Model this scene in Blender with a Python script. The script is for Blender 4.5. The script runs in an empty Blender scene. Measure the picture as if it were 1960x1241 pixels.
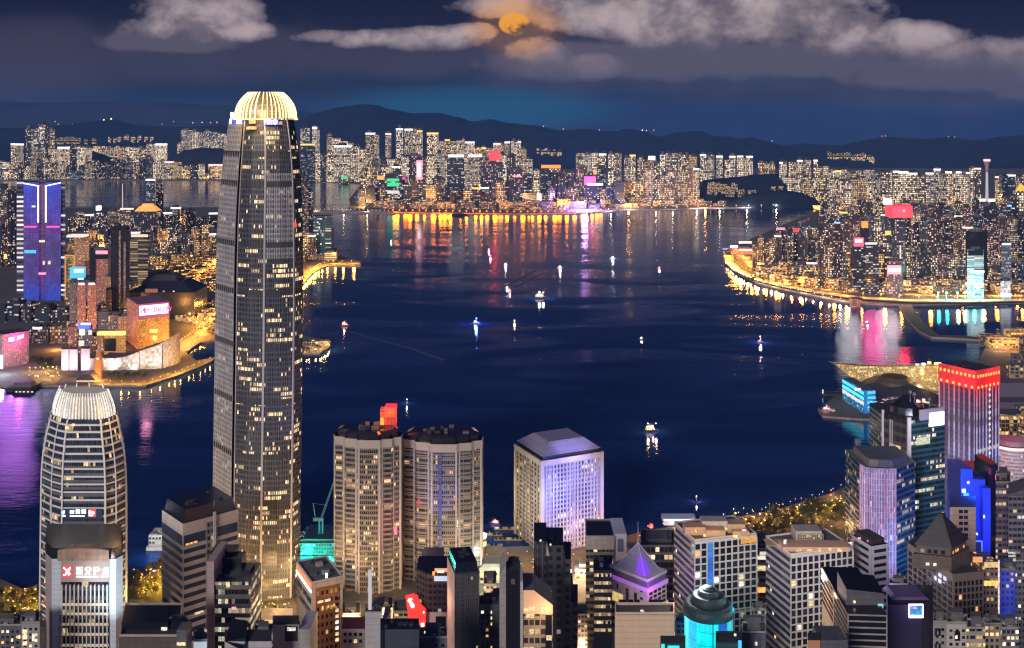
import bpy, bmesh, math, random
from mathutils import Vector
from mathutils.geometry import tessellate_polygon
random.seed(11)
S = bpy.context.scene
COL = S.collection
# ------------------------------------------------------------------ camera, sky, key light
F, H, YH, CX = 2000.0, 400.0, 235.0, 980.0          # focal length, eye height, horizon row, centre column
cam = bpy.data.cameras.new('camera')
cam.sensor_width = 36.0
cam.lens = 36.0 * F / 1960.0
cam.shift_y = -(620.5 - YH) / 1960.0
cam.clip_start, cam.clip_end = 5.0, 200000.0
cam_o = bpy.data.objects.new('camera', cam); COL.objects.link(cam_o)
cam_o.location = (0, 0, H); cam_o.rotation_euler = (math.radians(90), 0, 0)
S.camera = cam_o
S.view_settings.view_transform = 'Standard'; S.view_settings.look = 'None'
S.view_settings.exposure = 0.0; S.view_settings.gamma = 1.0
S.render.engine = 'CYCLES'
cy = S.cycles
cy.use_denoising = True
cy.max_bounces = 5; cy.diffuse_bounces = 2; cy.glossy_bounces = 3; cy.transparent_max_bounces = 6
cy.sample_clamp_indirect = 2.5; cy.sample_clamp_direct = 40.0
cy.caustics_reflective = False; cy.caustics_refractive = False
cy.filter_width = 1.3
W = bpy.data.worlds.new('World'); S.world = W; W.use_nodes = True
WN = W.node_tree; WN.nodes.clear()
def node(nt, typ, props=None, **ins):
 n = nt.nodes.new(typ)
 for k, v in (props or {}).items(): setattr(n, k, v)
 for k, v in ins.items():
  key = int(k[1:]) if k[0] == 'i' and k[1:].isdigit() else k
  s = n.inputs[key]
  if hasattr(v, 'is_output'): nt.links.new(v, s)
  else: s.default_value = v
 return n
def mth(nt, op, a, b=0.0, c=0.0, clamp=False):
 n = nt.nodes.new('ShaderNodeMath'); n.operation = op; n.use_clamp = clamp
 for i, v in enumerate((a, b, c)):
  if hasattr(v, 'is_output'): nt.links.new(v, n.inputs[i])
  else: n.inputs[i].default_value = v
 return n.outputs[0]
def mixc(nt, f, a, b, typ='MIX'):
 n = nt.nodes.new('ShaderNodeMix'); n.data_type = 'RGBA'; n.blend_type = typ
 for i, v in ((0, f), (6, a), (7, b)):
  if hasattr(v, 'is_output'): nt.links.new(v, n.inputs[i])
  elif i == 0: n.inputs[0].default_value = v
  else: n.inputs[i].default_value = (*v[:3], 1.0)
 return n.outputs[2]
def sstep(nt, x, a, b, o0=0.0, o1=1.0):
 n = nt.nodes.new('ShaderNodeMapRange'); n.interpolation_type = 'SMOOTHSTEP'
 nt.links.new(x, n.inputs[0])
 for i, v in ((1, a), (2, b), (3, o0), (4, o1)): n.inputs[i].default_value = v
 return n.outputs[0]
def lin(r, g, b):                                    # 0-255 display value -> linear
 f = lambda c: (c / 12.92 if c <= 0.04045 else ((c + 0.055) / 1.055) ** 2.4)
 return (f(r / 255), f(g / 255), f(b / 255))
def sky():
 nt = WN
 tc = node(nt, 'ShaderNodeTexCoord')
 sx = node(nt, 'ShaderNodeSeparateXYZ', i0=tc.outputs['Generated'])
 y = mth(nt, 'MAXIMUM', sx.outputs[1], 0.02)
 u = mth(nt, 'DIVIDE', sx.outputs[0], y); v = mth(nt, 'DIVIDE', sx.outputs[2], y)
 fwd = sstep(nt, sx.outputs[1], 0.05, 0.4)
 rp = node(nt, 'ShaderNodeValToRGB', i0=mth(nt, 'MULTIPLY', v, 2.0))
 cr = rp.color_ramp; cr.interpolation = 'B_SPLINE'
 cr.elements[0].position = 0.0; cr.elements[0].color = (*lin(24, 42, 75), 1)
 cr.elements[1].position = 1.0; cr.elements[1].color = (*lin(9, 15, 50), 1)
 for p, c in ((0.06, (29, 42, 68)), (0.12, (38, 43, 66)), (0.19, (29, 33, 56)), (0.26, (20, 25, 50)), (0.5, (14, 24, 66))):
  e = cr.elements.new(p); e.color = (*lin(*c), 1)
 base = rp.outputs[0]
 cv = node(nt, 'ShaderNodeCombineXYZ', i0=mth(nt, 'MULTIPLY', u, 11.0), i1=mth(nt, 'MULTIPLY', v, 15.0), i2=3.3)
 n1 = node(nt, 'ShaderNodeTexNoise', i0=cv.outputs[0], Scale=1.9, Detail=9.0, Roughness=0.6, Distortion=.12)
 cvb = node(nt, 'ShaderNodeCombineXYZ', i0=mth(nt, 'MULTIPLY', u, 40.0), i1=mth(nt, 'MULTIPLY', v, 50.0), i2=9.1)
 vo = node(nt, 'ShaderNodeTexVoronoi', {'feature': 'SMOOTH_F1'}, i0=cvb.outputs[0], Scale=1.1)
 puff = mth(nt, 'SUBTRACT', 0.55, vo.outputs[0])
 cv2 = node(nt, 'ShaderNodeCombineXYZ', i0=mth(nt, 'MULTIPLY', u, 2.2), i1=mth(nt, 'MULTIPLY', v, 22.0), i2=7.7)
 n2 = node(nt, 'ShaderNodeTexNoise', i0=cv2.outputs[0], Scale=1.0, Detail=3.0)
 nz = mth(nt, 'ADD', mth(nt, 'MULTIPLY', mth(nt, 'SUBTRACT', n1.outputs[0], 0.5), 2.9), mth(nt, 'MULTIPLY', puff, 0.8))
 def blob(px, py, ax, ay):
  a = mth(nt, 'DIVIDE', mth(nt, 'SUBTRACT', u, (px - CX) / F), ax / F)
  b = mth(nt, 'DIVIDE', mth(nt, 'SUBTRACT', v, (YH - py) / F), ay / F)
  return mth(nt, 'SUBTRACT', 1.0, mth(nt, 'ADD', mth(nt, 'MULTIPLY', a, a), mth(nt, 'MULTIPLY', b, b)))
 def union(bl):
  d = blob(*bl[0])
  for b in bl[1:]: d = mth(nt, 'MAXIMUM', d, blob(*b))
  return mth(nt, 'MAXIMUM', d, -2.0)
 veil = union([(380, 100, 330, 62), (760, 105, 320, 45), (1060, 120, 190, 70), (1420, 120, 360, 72), (1860, 150, 420, 72), (60, 120, 200, 90)])
 vm = sstep(nt, mth(nt, 'ADD', veil, mth(nt, 'MULTIPLY', nz, 0.5)), -0.5, 1.0)
 c1 = mixc(nt, mth(nt, 'MULTIPLY', vm, 0.72), base, lin(68, 65, 84))
 bank = mth(nt, 'ADD', union([(1070, 118, 165, 42), (1330, 112, 250, 44), (1560, 110, 200, 40), (1830, 140, 240, 40), (2000, 140, 160, 60), (330, 78, 150, 26)]), mth(nt, 'MULTIPLY', nz, 0.55))
 c1 = mixc(nt, mth(nt, 'MULTIPLY', sstep(nt, bank, -0.1, 0.55), 0.72), c1, lin(98, 91, 106))
 heap = union([(375, 30, 140, 50), (300, 52, 80, 28), (455, 58, 72, 26), (620, 70, 60, 15), (700, 76, 90, 20), (810, 76, 120, 26), (900, 60, 60, 18),
     (1010, 10, 150, 30), (1150, 20, 170, 52), (1290, 40, 165, 58), (1480, 22, 210, 74), (1600, 52, 95, 62),
     (1030, 112, 75, 44), (1120, 130, 80, 26), (1740, 78, 130, 40), (1860, 108, 130, 38), (2000, 120, 120, 50)])
 dens = mth(nt, 'ADD', heap, mth(nt, 'MULTIPLY', nz, 0.8))
 hm = sstep(nt, dens, -0.02, 0.42)
 soft = sstep(nt, dens, 0.1, 1.3)
 hc = mixc(nt, soft, lin(106, 97, 110), lin(184, 166, 168))
 hc = mixc(nt, mth(nt, 'MULTIPLY', sstep(nt, n1.outputs[0], 0.35, 0.62, 0.7, 0.0), 0.75), hc, lin(80, 75, 92))
 low = sstep(nt, v, 0.055, 0.085)
 c2 = mixc(nt, mth(nt, 'MULTIPLY', hm, mth(nt, 'MULTIPLY_ADD', low, 0.75, 0.2)), c1, hc)
 st = mth(nt, 'MULTIPLY', sstep(nt, n2.outputs[0], 0.5, 0.72), sstep(nt, v, 0.08, 0.03))
 c3 = mixc(nt, mth(nt, 'MULTIPLY', st, 0.35), c2, lin(52, 66, 100))
 teal = sstep(nt, union([(900, 212, 270, 46)]), -0.6, 1.0)
 c4 = mixc(nt, mth(nt, 'MULTIPLY', teal, 0.85), c3, lin(20, 88, 118))
 mg = mth(nt, 'ADD', blob(990, 52, 75, 48), mth(nt, 'MULTIPLY', nz, 0.7))
 mgm = mth(nt, 'MULTIPLY', sstep(nt, mg, -1.2, 1.2), mth(nt, 'MULTIPLY_ADD', hm, 0.75, 0.25))
 c5 = mixc(nt, mth(nt, 'MULTIPLY', mgm, 0.75), c4, lin(224, 158, 96))
 back = lin(46, 60, 116)
 c6 = mixc(nt, fwd, back, c5)
 bg = node(nt, 'ShaderNodeBackground', Color=c6, Strength=1.0)
 out = nt.nodes.new('ShaderNodeOutputWorld'); nt.links.new(bg.outputs[0], out.inputs[0])
sky()
sun = bpy.data.lights.new('night_glow', 'SUN'); sun.energy = 2.45; sun.angle = math.radians(14); sun.color = (1.0, 0.90, 0.84)
sun_o = bpy.data.objects.new('night_glow', sun); COL.objects.link(sun_o)
sun_o.rotation_euler = Vector((0.50, 1.0, -0.40)).to_track_quat('-Z', 'Y').to_euler()
# ------------------------------------------------------------------ picture column/row -> place
def X(px, Y): return (px - CX) * Y / F
def Z(py, Y): return H - (py - YH) * Y / F
def Yat(py, z=0.0): return F * (H - z) / (py - YH)
def G(px, py, z=0.0):
 Y = Yat(py, z); return (X(px, Y), Y)
# ------------------------------------------------------------------ materials
def nomis(m):
 try: m.cycles.emission_sampling = 'NONE'
 except Exception: pass
 return m
_mats = {}
def mat(name, col, rough=0.7, metal=0.0, emis=None, es=0.0, noise=0.0, nscale=0.15, spec=0.4):
 if name in _mats: return _mats[name]
 m = bpy.data.materials.new(name); m.use_nodes = True; nt = m.node_tree
 b = nt.nodes['Principled BSDF']
 b.inputs['Base Color'].default_value = (*col, 1); b.inputs['Roughness'].default_value = rough
 b.inputs['Metallic'].default_value = metal; b.inputs['Specular IOR Level'].default_value = spec
 if noise:
  tc = node(nt, 'ShaderNodeTexCoord')
  tn = node(nt, 'ShaderNodeTexNoise', i0=tc.outputs['Object'], Scale=nscale, Detail=5.0, Roughness=0.65)
  mp = node(nt, 'ShaderNodeMapping', i0=tc.outputs['Object']); mp.inputs['Scale'].default_value = (1, 1, 0.12)
  t2 = node(nt, 'ShaderNodeTexNoise', i0=mp.outputs[0], Scale=nscale * 5, Detail=3.0)
  s = mth(nt, 'ADD', tn.outputs[0], mth(nt, 'MULTIPLY', t2.outputs[0], 0.6))
  f = sstep(nt, s, 0.4, 1.2, 1 - noise, 1 + noise)
  oz = node(nt, 'ShaderNodeSeparateXYZ', i0=tc.outputs['Object']); jt = mth(nt, 'LESS_THAN', mth(nt, 'FRACT', mth(nt, 'DIVIDE', oz.outputs[2], 3.5)), 0.09)
  f = mth(nt, 'MULTIPLY', f, mth(nt, 'SUBTRACT', 1.0, mth(nt, 'MULTIPLY', jt, 0.28)))
  vm = node(nt, 'ShaderNodeVectorMath', {'operation': 'SCALE'}); vm.inputs[0].default_value = col
  nt.links.new(f, vm.inputs['Scale']); nt.links.new(vm.outputs[0], b.inputs['Base Color'])
 if emis:
  b.inputs['Emission Color'].default_value = (*emis, 1); b.inputs['Emission Strength'].default_value = es
 nomis(m); _mats[name] = m
 return m
def glow(name, col, s, var=0.0):
 """emissive surface; var = uneven brightness from panel to panel and inside"""
 if name in _mats: return _mats[name]
 m = bpy.data.materials.new(name); m.use_nodes = True; nt = m.node_tree
 b = nt.nodes['Principled BSDF']; b.inputs['Base Color'].default_value = (0.08, 0.08, 0.08, 1)
 b.inputs['Emission Color'].default_value = (*col, 1)
 if var:
  tc = node(nt, 'ShaderNodeTexCoord'); oi = node(nt, 'ShaderNodeObjectInfo')
  n = node(nt, 'ShaderNodeTexNoise', i0=tc.outputs['Object'], Scale=0.8, Detail=3.0)
  a = sstep(nt, n.outputs[0], 0.3, 0.7, 1 - var, 1 + var)
  r = mth(nt, 'MULTIPLY_ADD', mth(nt, 'POWER', oi.outputs['Random'], 1.5), 1.2 * var, 1 - 0.6 * var)
  nt.links.new(mth(nt, 'MULTIPLY', mth(nt, 'MULTIPLY', a, r), s), b.inputs['Emission Strength'])
 else: b.inputs['Emission Strength'].default_value = s
 nomis(m); _mats[name] = m
 return m
def facade_group():
 g = bpy.data.node_groups.new('facade', 'ShaderNodeTree')
 I = g.interface
 for nm, d in (('CellW', 3.0), ('FloorH', 3.5), ('WinW', 0.7), ('WinH', 0.6), ('Lit', 0.3), ('Run', 0.1), ('RunLen', 6.0),
     ('Strength', 1.0), ('WallRough', 0.75), ('GlassRough', 0.12), ('Glow', 0.0), ('Band', 0.0)):
  s = I.new_socket(name=nm, in_out='INPUT', socket_type='NodeSocketFloat'); s.default_value = d
 for nm in ('Wall', 'Glass', 'LitA', 'LitB', 'GlowColor'):
  I.new_socket(name=nm, in_out='INPUT', socket_type='NodeSocketColor')
 I.new_socket(name='Shader', in_out='OUTPUT', socket_type='NodeSocketShader')
 gi = g.nodes.new('NodeGroupInput').outputs; go = g.nodes.new('NodeGroupOutput')
 nt = g
 uv = node(nt, 'ShaderNodeUVMap'); sp = node(nt, 'ShaderNodeSeparateXYZ', i0=uv.outputs[0])
 oi = node(nt, 'ShaderNodeObjectInfo'); seed = mth(nt, 'MULTIPLY', oi.outputs['Random'], 97.0)
 cu = mth(nt, 'DIVIDE', sp.outputs[0], gi['CellW']); cv = mth(nt, 'DIVIDE', sp.outputs[1], gi['FloorH'])
 iu = mth(nt, 'FLOOR', cu); iv = mth(nt, 'FLOOR', cv); fu = mth(nt, 'FRACT', cu); fv = mth(nt, 'FRACT', cv)
 mu = mth(nt, 'LESS_THAN', mth(nt, 'ABSOLUTE', mth(nt, 'SUBTRACT', fu, 0.5)), mth(nt, 'MULTIPLY', gi['WinW'], 0.5))
 mv = mth(nt, 'LESS_THAN', mth(nt, 'ABSOLUTE', mth(nt, 'SUBTRACT', fv, 0.5)), mth(nt, 'MULTIPLY', gi['WinH'], 0.5))
 mask = mth(nt, 'MULTIPLY', mu, mv)
 c = node(nt, 'ShaderNodeCombineXYZ', i0=iu, i1=iv, i2=seed)
 wn = node(nt, 'ShaderNodeTexWhiteNoise', {'noise_dimensions': '3D'}, Vector=c.outputs[0])
 sc = node(nt, 'ShaderNodeSeparateColor', i0=wn.outputs['Color'])
 fl = node(nt, 'ShaderNodeTexWhiteNoise', {'noise_dimensions': '2D'}, Vector=node(nt, 'ShaderNodeCombineXYZ', i0=iv, i1=seed).outputs[0])
 ru = mth(nt, 'FLOOR', mth(nt, 'ADD', mth(nt, 'DIVIDE', iu, gi['RunLen']), mth(nt, 'MULTIPLY', fl.outputs[0], 9.0)))
 rn = node(nt, 'ShaderNodeTexWhiteNoise', {'noise_dimensions': '3D'}, Vector=node(nt, 'ShaderNodeCombineXYZ', i0=ru, i1=iv, i2=mth(nt, 'ADD', seed, 5.3)).outputs[0])
 fb = mth(nt, 'MULTIPLY_ADD', fl.outputs[0], 0.9, 0.55)
 la = mth(nt, 'LESS_THAN', wn.outputs[0], mth(nt, 'MULTIPLY', gi['Lit'], fb))
 la2 = mth(nt, 'LESS_THAN', wn.outputs[0], mth(nt, 'MULTIPLY', mth(nt, 'MULTIPLY', gi['Lit'], fb), mth(nt, 'MULTIPLY_ADD', oi.outputs['Random'], 0.7, 0.6))); la = la2
 lb = mth(nt, 'MULTIPLY', mth(nt, 'LESS_THAN', rn.outputs[0], gi['Run']), mth(nt, 'LESS_THAN', sc.outputs[2], 0.86))
 lit = mth(nt, 'MULTIPLY', mth(nt, 'MAXIMUM', la, lb), mask)
 dn = node(nt, 'ShaderNodeTexNoise', i0=uv.outputs[0], Scale=0.9, Detail=3.0)
 inten = mth(nt, 'MULTIPLY', mth(nt, 'MULTIPLY_ADD', mth(nt, 'POWER', sc.outputs[1], 1.6), 1.05, 0.3), sstep(nt, dn.outputs[0], 0.3, 0.7, 0.55, 1.3))
 lc = mixc(nt, sc.outputs[0], gi['LitA'], gi['LitB'])
 wv = node(nt, 'ShaderNodeTexNoise', i0=uv.outputs[0], Scale=0.07, Detail=4.0)
 wal = node(nt, 'ShaderNodeVectorMath', {'operation': 'SCALE'}, i0=gi['Wall'])
 nt.links.new(sstep(nt, wv.outputs[0], 0.3, 0.7, 0.78, 1.18), wal.inputs['Scale'])
 gl = node(nt, 'ShaderNodeVectorMath', {'operation': 'SCALE'}, i0=gi['Glass'])
 nt.links.new(mth(nt, 'MULTIPLY_ADD', sc.outputs[2], 0.9, 0.5), gl.inputs['Scale'])
 bc = mixc(nt, mask, wal.outputs[0], gl.outputs[0])
 rg = mth(nt, 'ADD', mth(nt, 'MULTIPLY', mask, gi['GlassRough']), mth(nt, 'MULTIPLY', mth(nt, 'SUBTRACT', 1.0, mask), gi['WallRough']))
 e1 = node(nt, 'ShaderNodeVectorMath', {'operation': 'SCALE'}, i0=lc); nt.links.new(mth(nt, 'MULTIPLY', mth(nt, 'MULTIPLY', lit, inten), mth(nt, 'MULTIPLY', gi['Strength'], mth(nt, 'MULTIPLY_ADD', mth(nt, 'FRACT', seed), 0.9, 0.6))), e1.inputs['Scale'])
 e2 = node(nt, 'ShaderNodeVectorMath', {'operation': 'SCALE'}, i0=gi['GlowColor'])
 nt.links.new(mth(nt, 'MULTIPLY', gi['Glow'], mth(nt, 'MULTIPLY_ADD', sc.outputs[0], 0.8, 0.5)), e2.inputs['Scale'])
 em = node(nt, 'ShaderNodeVectorMath', {'operation': 'ADD'}, i0=e1.outputs[0], i1=e2.outputs[0])
 b = node(nt, 'ShaderNodeBsdfPrincipled', i0=bc, Roughness=rg)
 nt.links.new(em.outputs[0], b.inputs['Emission Color']); b.inputs['Emission Strength'].default_value = 1.0
 b.inputs['Specular IOR Level'].default_value = 0.5
 nt.links.new(b.outputs[0], go.inputs[0])
 return g
FG = facade_group()
WARM, CREAM, WHITE, ORNG, COOL, GOLD = (1, .62, .26), (1, .68, .36), (1, .86, .68), (1, .42, .10), (.72, .88, 1), (1, .66, .18)
def fac(name, cw=3.0, fh=3.6, ww=.7, wh=.6, lit=.3, run=.1, rl=6.0, st=1.0, wall=(.3, .28, .26), glass=(.02, .03, .05), a=WARM, b=WHITE, glowc=None, gs=0.0, wr=.75, gr=.12):
 if name in _mats: return _mats[name]
 m = bpy.data.materials.new(name); m.use_nodes = True; nt = m.node_tree; nt.nodes.clear()
 g = nt.nodes.new('ShaderNodeGroup'); g.node_tree = FG
 for k, v in dict(CellW=cw, FloorH=fh, WinW=ww, WinH=wh, Lit=lit, Run=run, RunLen=rl, Strength=st, WallRough=wr, GlassRough=gr, Glow=gs).items(): g.inputs[k].default_value = v
 for k, v in dict(Wall=wall, Glass=glass, LitA=a, LitB=b, GlowColor=glowc or (0, 0, 0)).items(): g.inputs[k].default_value = (*v, 1)
 o = nt.nodes.new('ShaderNodeOutputMaterial'); nt.links.new(g.outputs[0], o.inputs[0])
 nomis(m); _mats[name] = m
 return m
# ------------------------------------------------------------------ mesh collector and object helpers
class MB:
 def __init__(self): self.v, self.f, self.m, self.uv = [], [], [], []
 def face(self, pts, mi=0, uv=None):
  n = len(self.v); self.v += [tuple(p) for p in pts]; self.f.append(tuple(range(n, n + len(pts)))); self.m.append(mi)
  self.uv.append(uv or [(p[0] + p[1], p[2]) for p in pts])
 def loft(self, rings, mi=0, top=1, u0=0.0, cap=True, base=False):
  """rings: same-length CCW loops of points from bottom to top; mi: index, or list per edge, or function(edge, level)"""
  n = len(rings[0]); b = len(self.v)
  for r in rings: self.v += [tuple(p) for p in r]
  us = [u0]
  for i in range(n):
   p, q = rings[0][i], rings[0][(i + 1) % n]; us.append(us[-1] + math.hypot(q[0] - p[0], q[1] - p[1]))
  for k in range(len(rings) - 1):
   for i in range(n):
    j = (i + 1) % n
    self.f.append((b + k * n + i, b + k * n + j, b + (k + 1) * n + j, b + (k + 1) * n + i))
    self.m.append(mi(i, k) if callable(mi) else mi[i] if isinstance(mi, (list, tuple)) else mi)
    z0, z1, z2, z3 = rings[k][i][2], rings[k][j][2], rings[k + 1][j][2], rings[k + 1][i][2]
    self.uv.append([(us[i], z0), (us[i + 1], z1), (us[i + 1], z2), (us[i], z3)])
  if cap:
   self.f.append(tuple(b + (len(rings) - 1) * n + i for i in range(n))); self.m.append(top)
   self.uv.append([(p[0], p[1]) for p in rings[-1]])
  if base:
   self.f.append(tuple(b + i for i in reversed(range(n)))); self.m.append(top); self.uv.append([(0, 0)] * n)
  return self
 def prism(self, poly, z0, z1, mi=0, top=1, u0=0.0, base=False):
  return self.loft([[(x, y, z0) for x, y in poly], [(x, y, z1) for x, y in poly]], mi, top, u0, True, base)
 def box(self, x0, x1, y0, y1, z0, z1, mi=0, top=None):
  return self.prism([(x0, y0), (x1, y0), (x1, y1), (x0, y1)], z0, z1, mi, mi if top is None else top, base=True)
 def slab(self, p, q, u0, u1, z0, z1, d0, d1, mi=0):
  """box on the face p->q (seen from outside left to right), u along it, d outwards"""
  L = math.hypot(q[0] - p[0], q[1] - p[1]); dx, dy = (q[0] - p[0]) / L, (q[1] - p[1]) / L; nx, ny = dy, -dx
  pt = lambda u, d: (p[0] + dx * u + nx * d, p[1] + dy * u + ny * d)
  return self.prism([pt(u0, d1), pt(u1, d1), pt(u1, d0), pt(u0, d0)], z0, z1, mi, mi, base=True)
 def tube(self, a, b, r0, r1=None, n=6, mi=0):
  a, b = Vector(a), Vector(b); r1 = r0 if r1 is None else r1
  d = (b - a).normalized(); s = d.orthogonal().normalized(); t = d.cross(s)
  ra = [a + (s * math.cos(k * 2 * math.pi / n) + t * math.sin(k * 2 * math.pi / n)) * r0 for k in range(n)]
  rb = [b + (s * math.cos(k * 2 * math.pi / n) + t * math.sin(k * 2 * math.pi / n)) * r1 for k in range(n)]
  return self.loft([ra, rb], mi, mi, base=True)
 def mesh(self, name, mats, off=(0, 0, 0), smooth=False):
  me = bpy.data.meshes.new(name)
  me.from_pydata([(x - off[0], y - off[1], z - off[2]) for x, y, z in self.v], [], self.f)
  for m in mats: me.materials.append(m)
  me.polygons.foreach_set('material_index', [min(i, len(mats) - 1) for i in self.m])
  ul = me.uv_layers.new(name='UVMap')
  ul.data.foreach_set('uv', [c for f in self.uv for p in f for c in p[:2]])
  if smooth: me.polygons.foreach_set('use_smooth', [True] * len(self.f))
  me.update()
  return me
 def build(self, name, mats, parent=None, smooth=False, at=None):
  if not isinstance(mats, (list, tuple)): mats = [mats]
  off = tuple(parent['_w']) if parent is not None else (at or (0, 0, 0))
  o = bpy.data.objects.new(name, self.mesh(name, mats, off, smooth)); COL.objects.link(o)
  if parent is not None:
   o.parent = parent
  else: o.location = off
  o['_w'] = [float(c) for c in off]
  return o
def tag(o, label=None, cat=None, group=None, kind=None):
 for k, v in (('label', label), ('category', cat), ('group', group), ('kind', kind)):
  if v: o[k] = v
 return o
def thing(name, label, cat, loc, group=None):
 o = bpy.data.objects.new(name, None); COL.objects.link(o); o.empty_display_size = 5
 o.location = loc; o['_w'] = [float(c) for c in loc]
 return tag(o, label, cat, group)
def put(mesh, name, parent, loc):                     # a linked copy of a mesh as a part; loc in world
 o = bpy.data.objects.new(name, mesh); COL.objects.link(o); o.parent = parent
 w = parent['_w']; o.location = (loc[0] - w[0], loc[1] - w[1], loc[2] - w[2]); o['_w'] = [float(c) for c in loc]
 return o
def lamp(parent, loc, col, power, r=2.0, name='lamp_light'):
 l = bpy.data.lights.new(name, 'POINT'); l.color = col; l.energy = power; l.shadow_soft_size = r
 o = bpy.data.objects.new(name, l); COL.objects.link(o)
 if parent is not None:
  w = parent['_w']; o.parent = parent; o.location = (loc[0] - w[0], loc[1] - w[1], loc[2] - w[2])
 else: o.location = loc
 return o
def spot(parent, loc, target, col, power, ang=60, r=3.0, blend=0.8):
 l = bpy.data.lights.new('spot_beam', 'SPOT'); l.color = col; l.energy = power; l.shadow_soft_size = r
 l.spot_size = math.radians(ang); l.spot_blend = blend
 o = bpy.data.objects.new('spot_beam', l); COL.objects.link(o)
 w = parent['_w']; o.parent = parent; o.location = (loc[0] - w[0], loc[1] - w[1], loc[2] - w[2])
 o.rotation_euler = (Vector(target) - Vector(loc)).to_track_quat('-Z', 'Y').to_euler()
 return o
ORD = ['first', 'second', 'third', 'fourth', 'fifth', 'sixth', 'seventh', 'eighth', 'ninth', 'tenth', 'eleventh', 'twelfth', 'thirteenth', 'fourteenth',
  'fifteenth', 'sixteenth', 'seventeenth', 'eighteenth', 'nineteenth', 'twentieth'] + ['twenty-' + k for k in
  ('first', 'second', 'third', 'fourth', 'fifth', 'sixth', 'seventh', 'eighth', 'ninth')] + ['thirtieth'] + ['thirty-' + k for k in
  ('first', 'second', 'third', 'fourth', 'fifth', 'sixth', 'seventh', 'eighth', 'ninth')] + ['fortieth'] + ['forty-' + k for k in
  ('first', 'second', 'third', 'fourth', 'fifth', 'sixth', 'seventh', 'eighth', 'ninth')]
def rect(cx, cy, w, d, th=0.0):
 c, s = math.cos(th), math.sin(th)
 return [(cx + a * c - b * s, cy + a * s + b * c) for a, b in ((-w / 2, -d / 2), (w / 2, -d / 2), (w / 2, d / 2), (-w / 2, d / 2))]
def inset(poly, k):
 cx = sum(p[0] for p in poly) / len(poly); cyy = sum(p[1] for p in poly) / len(poly)
 return [(cx + (x - cx) * k, cyy + (y - cyy) * k) for x, y in poly]
def ring(poly, z): return [(x, y, z) for x, y in poly]
def corner_rect(xl, xc, xr, Y, deg):
 """rectangle with its near corner at column xc, ends at xl and xr; [near, right, back, left]"""
 th = math.radians(deg) - math.atan((xc - CX) / F); kl, kc, kr = (xl - CX) / F, (xc - CX) / F, (xr - CX) / F
 cx, cyy = kc * Y, Y; c, s = math.cos(th), math.sin(th)
 t = (kr * cyy - cx) / (c - kr * s); q = (kl * cyy - cx) / (-s - kl * c)
 R = (cx + t * c, cyy + t * s); L = (cx - q * s, cyy + q * c)
 return [(cx, cyy), R, (R[0] + L[0] - cx, R[1] + L[1] - cyy), L]
def front_rect(xl, xr, Y, depth):
 a, b = X(xl, Y), X(xr, Y)
 return [(a, Y), (b, Y), (X(xr, Y + depth), Y + depth), (X(xl, Y + depth), Y + depth)]
# water, land, hills
def water_mat():
 m = bpy.data.materials.new('harbour_water'); m.use_nodes = True; nt = m.node_tree
 nt.nodes.clear(); b = node(nt, 'ShaderNodeBsdfAnisotropic', {'distribution': 'BECKMANN'}); df = node(nt, 'ShaderNodeBsdfDiffuse'); fr = node(nt, 'ShaderNodeFresnel', IOR=1.33)
 tc = node(nt, 'ShaderNodeTexCoord')
 mp = node(nt, 'ShaderNodeMapping', i0=tc.outputs['Object']); mp.inputs['Scale'].default_value = (1 / 420, 1 / 150, 1)
 w = node(nt, 'ShaderNodeTexNoise', i0=tc.outputs['Object'], Scale=1 / 500, Detail=2.0)
 mp2 = node(nt, 'ShaderNodeMixRGB', i0=0.25, i1=mp.outputs[0], i2=w.outputs['Color'])
 big = node(nt, 'ShaderNodeTexNoise', i0=mp2.outputs[0], Scale=1.3, Detail=4.0, Distortion=1.4)
 slick = sstep(nt, big.outputs[0], 0.38, 0.62)      # smooth slicks and wind-ruffled lanes
 nt.links.new(mth(nt, 'MULTIPLY_ADD', slick, 0.08, 0.105), b.inputs['Roughness'])
 b.inputs['Color'].default_value = (1, 1, 1, 1); nt.links.new(mixc(nt, slick, (.0045, .018, .09), (.0085, .031, .14)), df.inputs['Color'])
 mw = node(nt, 'ShaderNodeMapping', i0=tc.outputs['Object']); mw.inputs['Scale'].default_value = (1 / 26, 1 / 9, 1); mw.inputs['Rotation'].default_value = (0, 0, 0.25)
 n1 = node(nt, 'ShaderNodeTexNoise', i0=mw.outputs[0], Scale=1.0, Detail=3.0, Roughness=0.6)
 bp = node(nt, 'ShaderNodeBump', Height=n1.outputs[0], Strength=0.16, Distance=2.0)
 nt.links.new(mth(nt, 'MULTIPLY_ADD', slick, 0.14, 0.085), bp.inputs['Strength'])
 for n in (b, df, fr): nt.links.new(bp.outputs[0], n.inputs['Normal'])
 mx = node(nt, 'ShaderNodeMixShader', i0=fr.outputs[0], i1=df.outputs[0], i2=b.outputs[0]); node(nt, 'ShaderNodeOutputMaterial', Surface=mx.outputs[0])
 return m
M_WATER = water_mat()
wb = MB(); wb.face([(-30000, -500, 0), (30000, -500, 0), (30000, 12600, 0), (-30000, 12600, 0)])
tag(wb.build('water', M_WATER), kind='structure')
M_LAND = mat('paved_land', (.10, .09, .08), .9, noise=.35, nscale=.02)
M_QUAY = mat('quay_wall', (.22, .20, .18), .85, noise=.3, nscale=.05)
M_ROAD = mat('asphalt', (.07, .065, .06), .85, noise=.2, nscale=.1)
M_DECK = mat('concrete_deck', (.26, .24, .21), .9, noise=.2, nscale=.1)
M_GRASS = mat('park_lawn', (.05, .075, .025), .95, noise=.5, nscale=.03)
M_HILL = mat('night_hillside', (.020, .032, .065), 1.0, noise=.4, nscale=.004, spec=0.0)  # some blue of the distant haze mixed into the base colour
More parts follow.
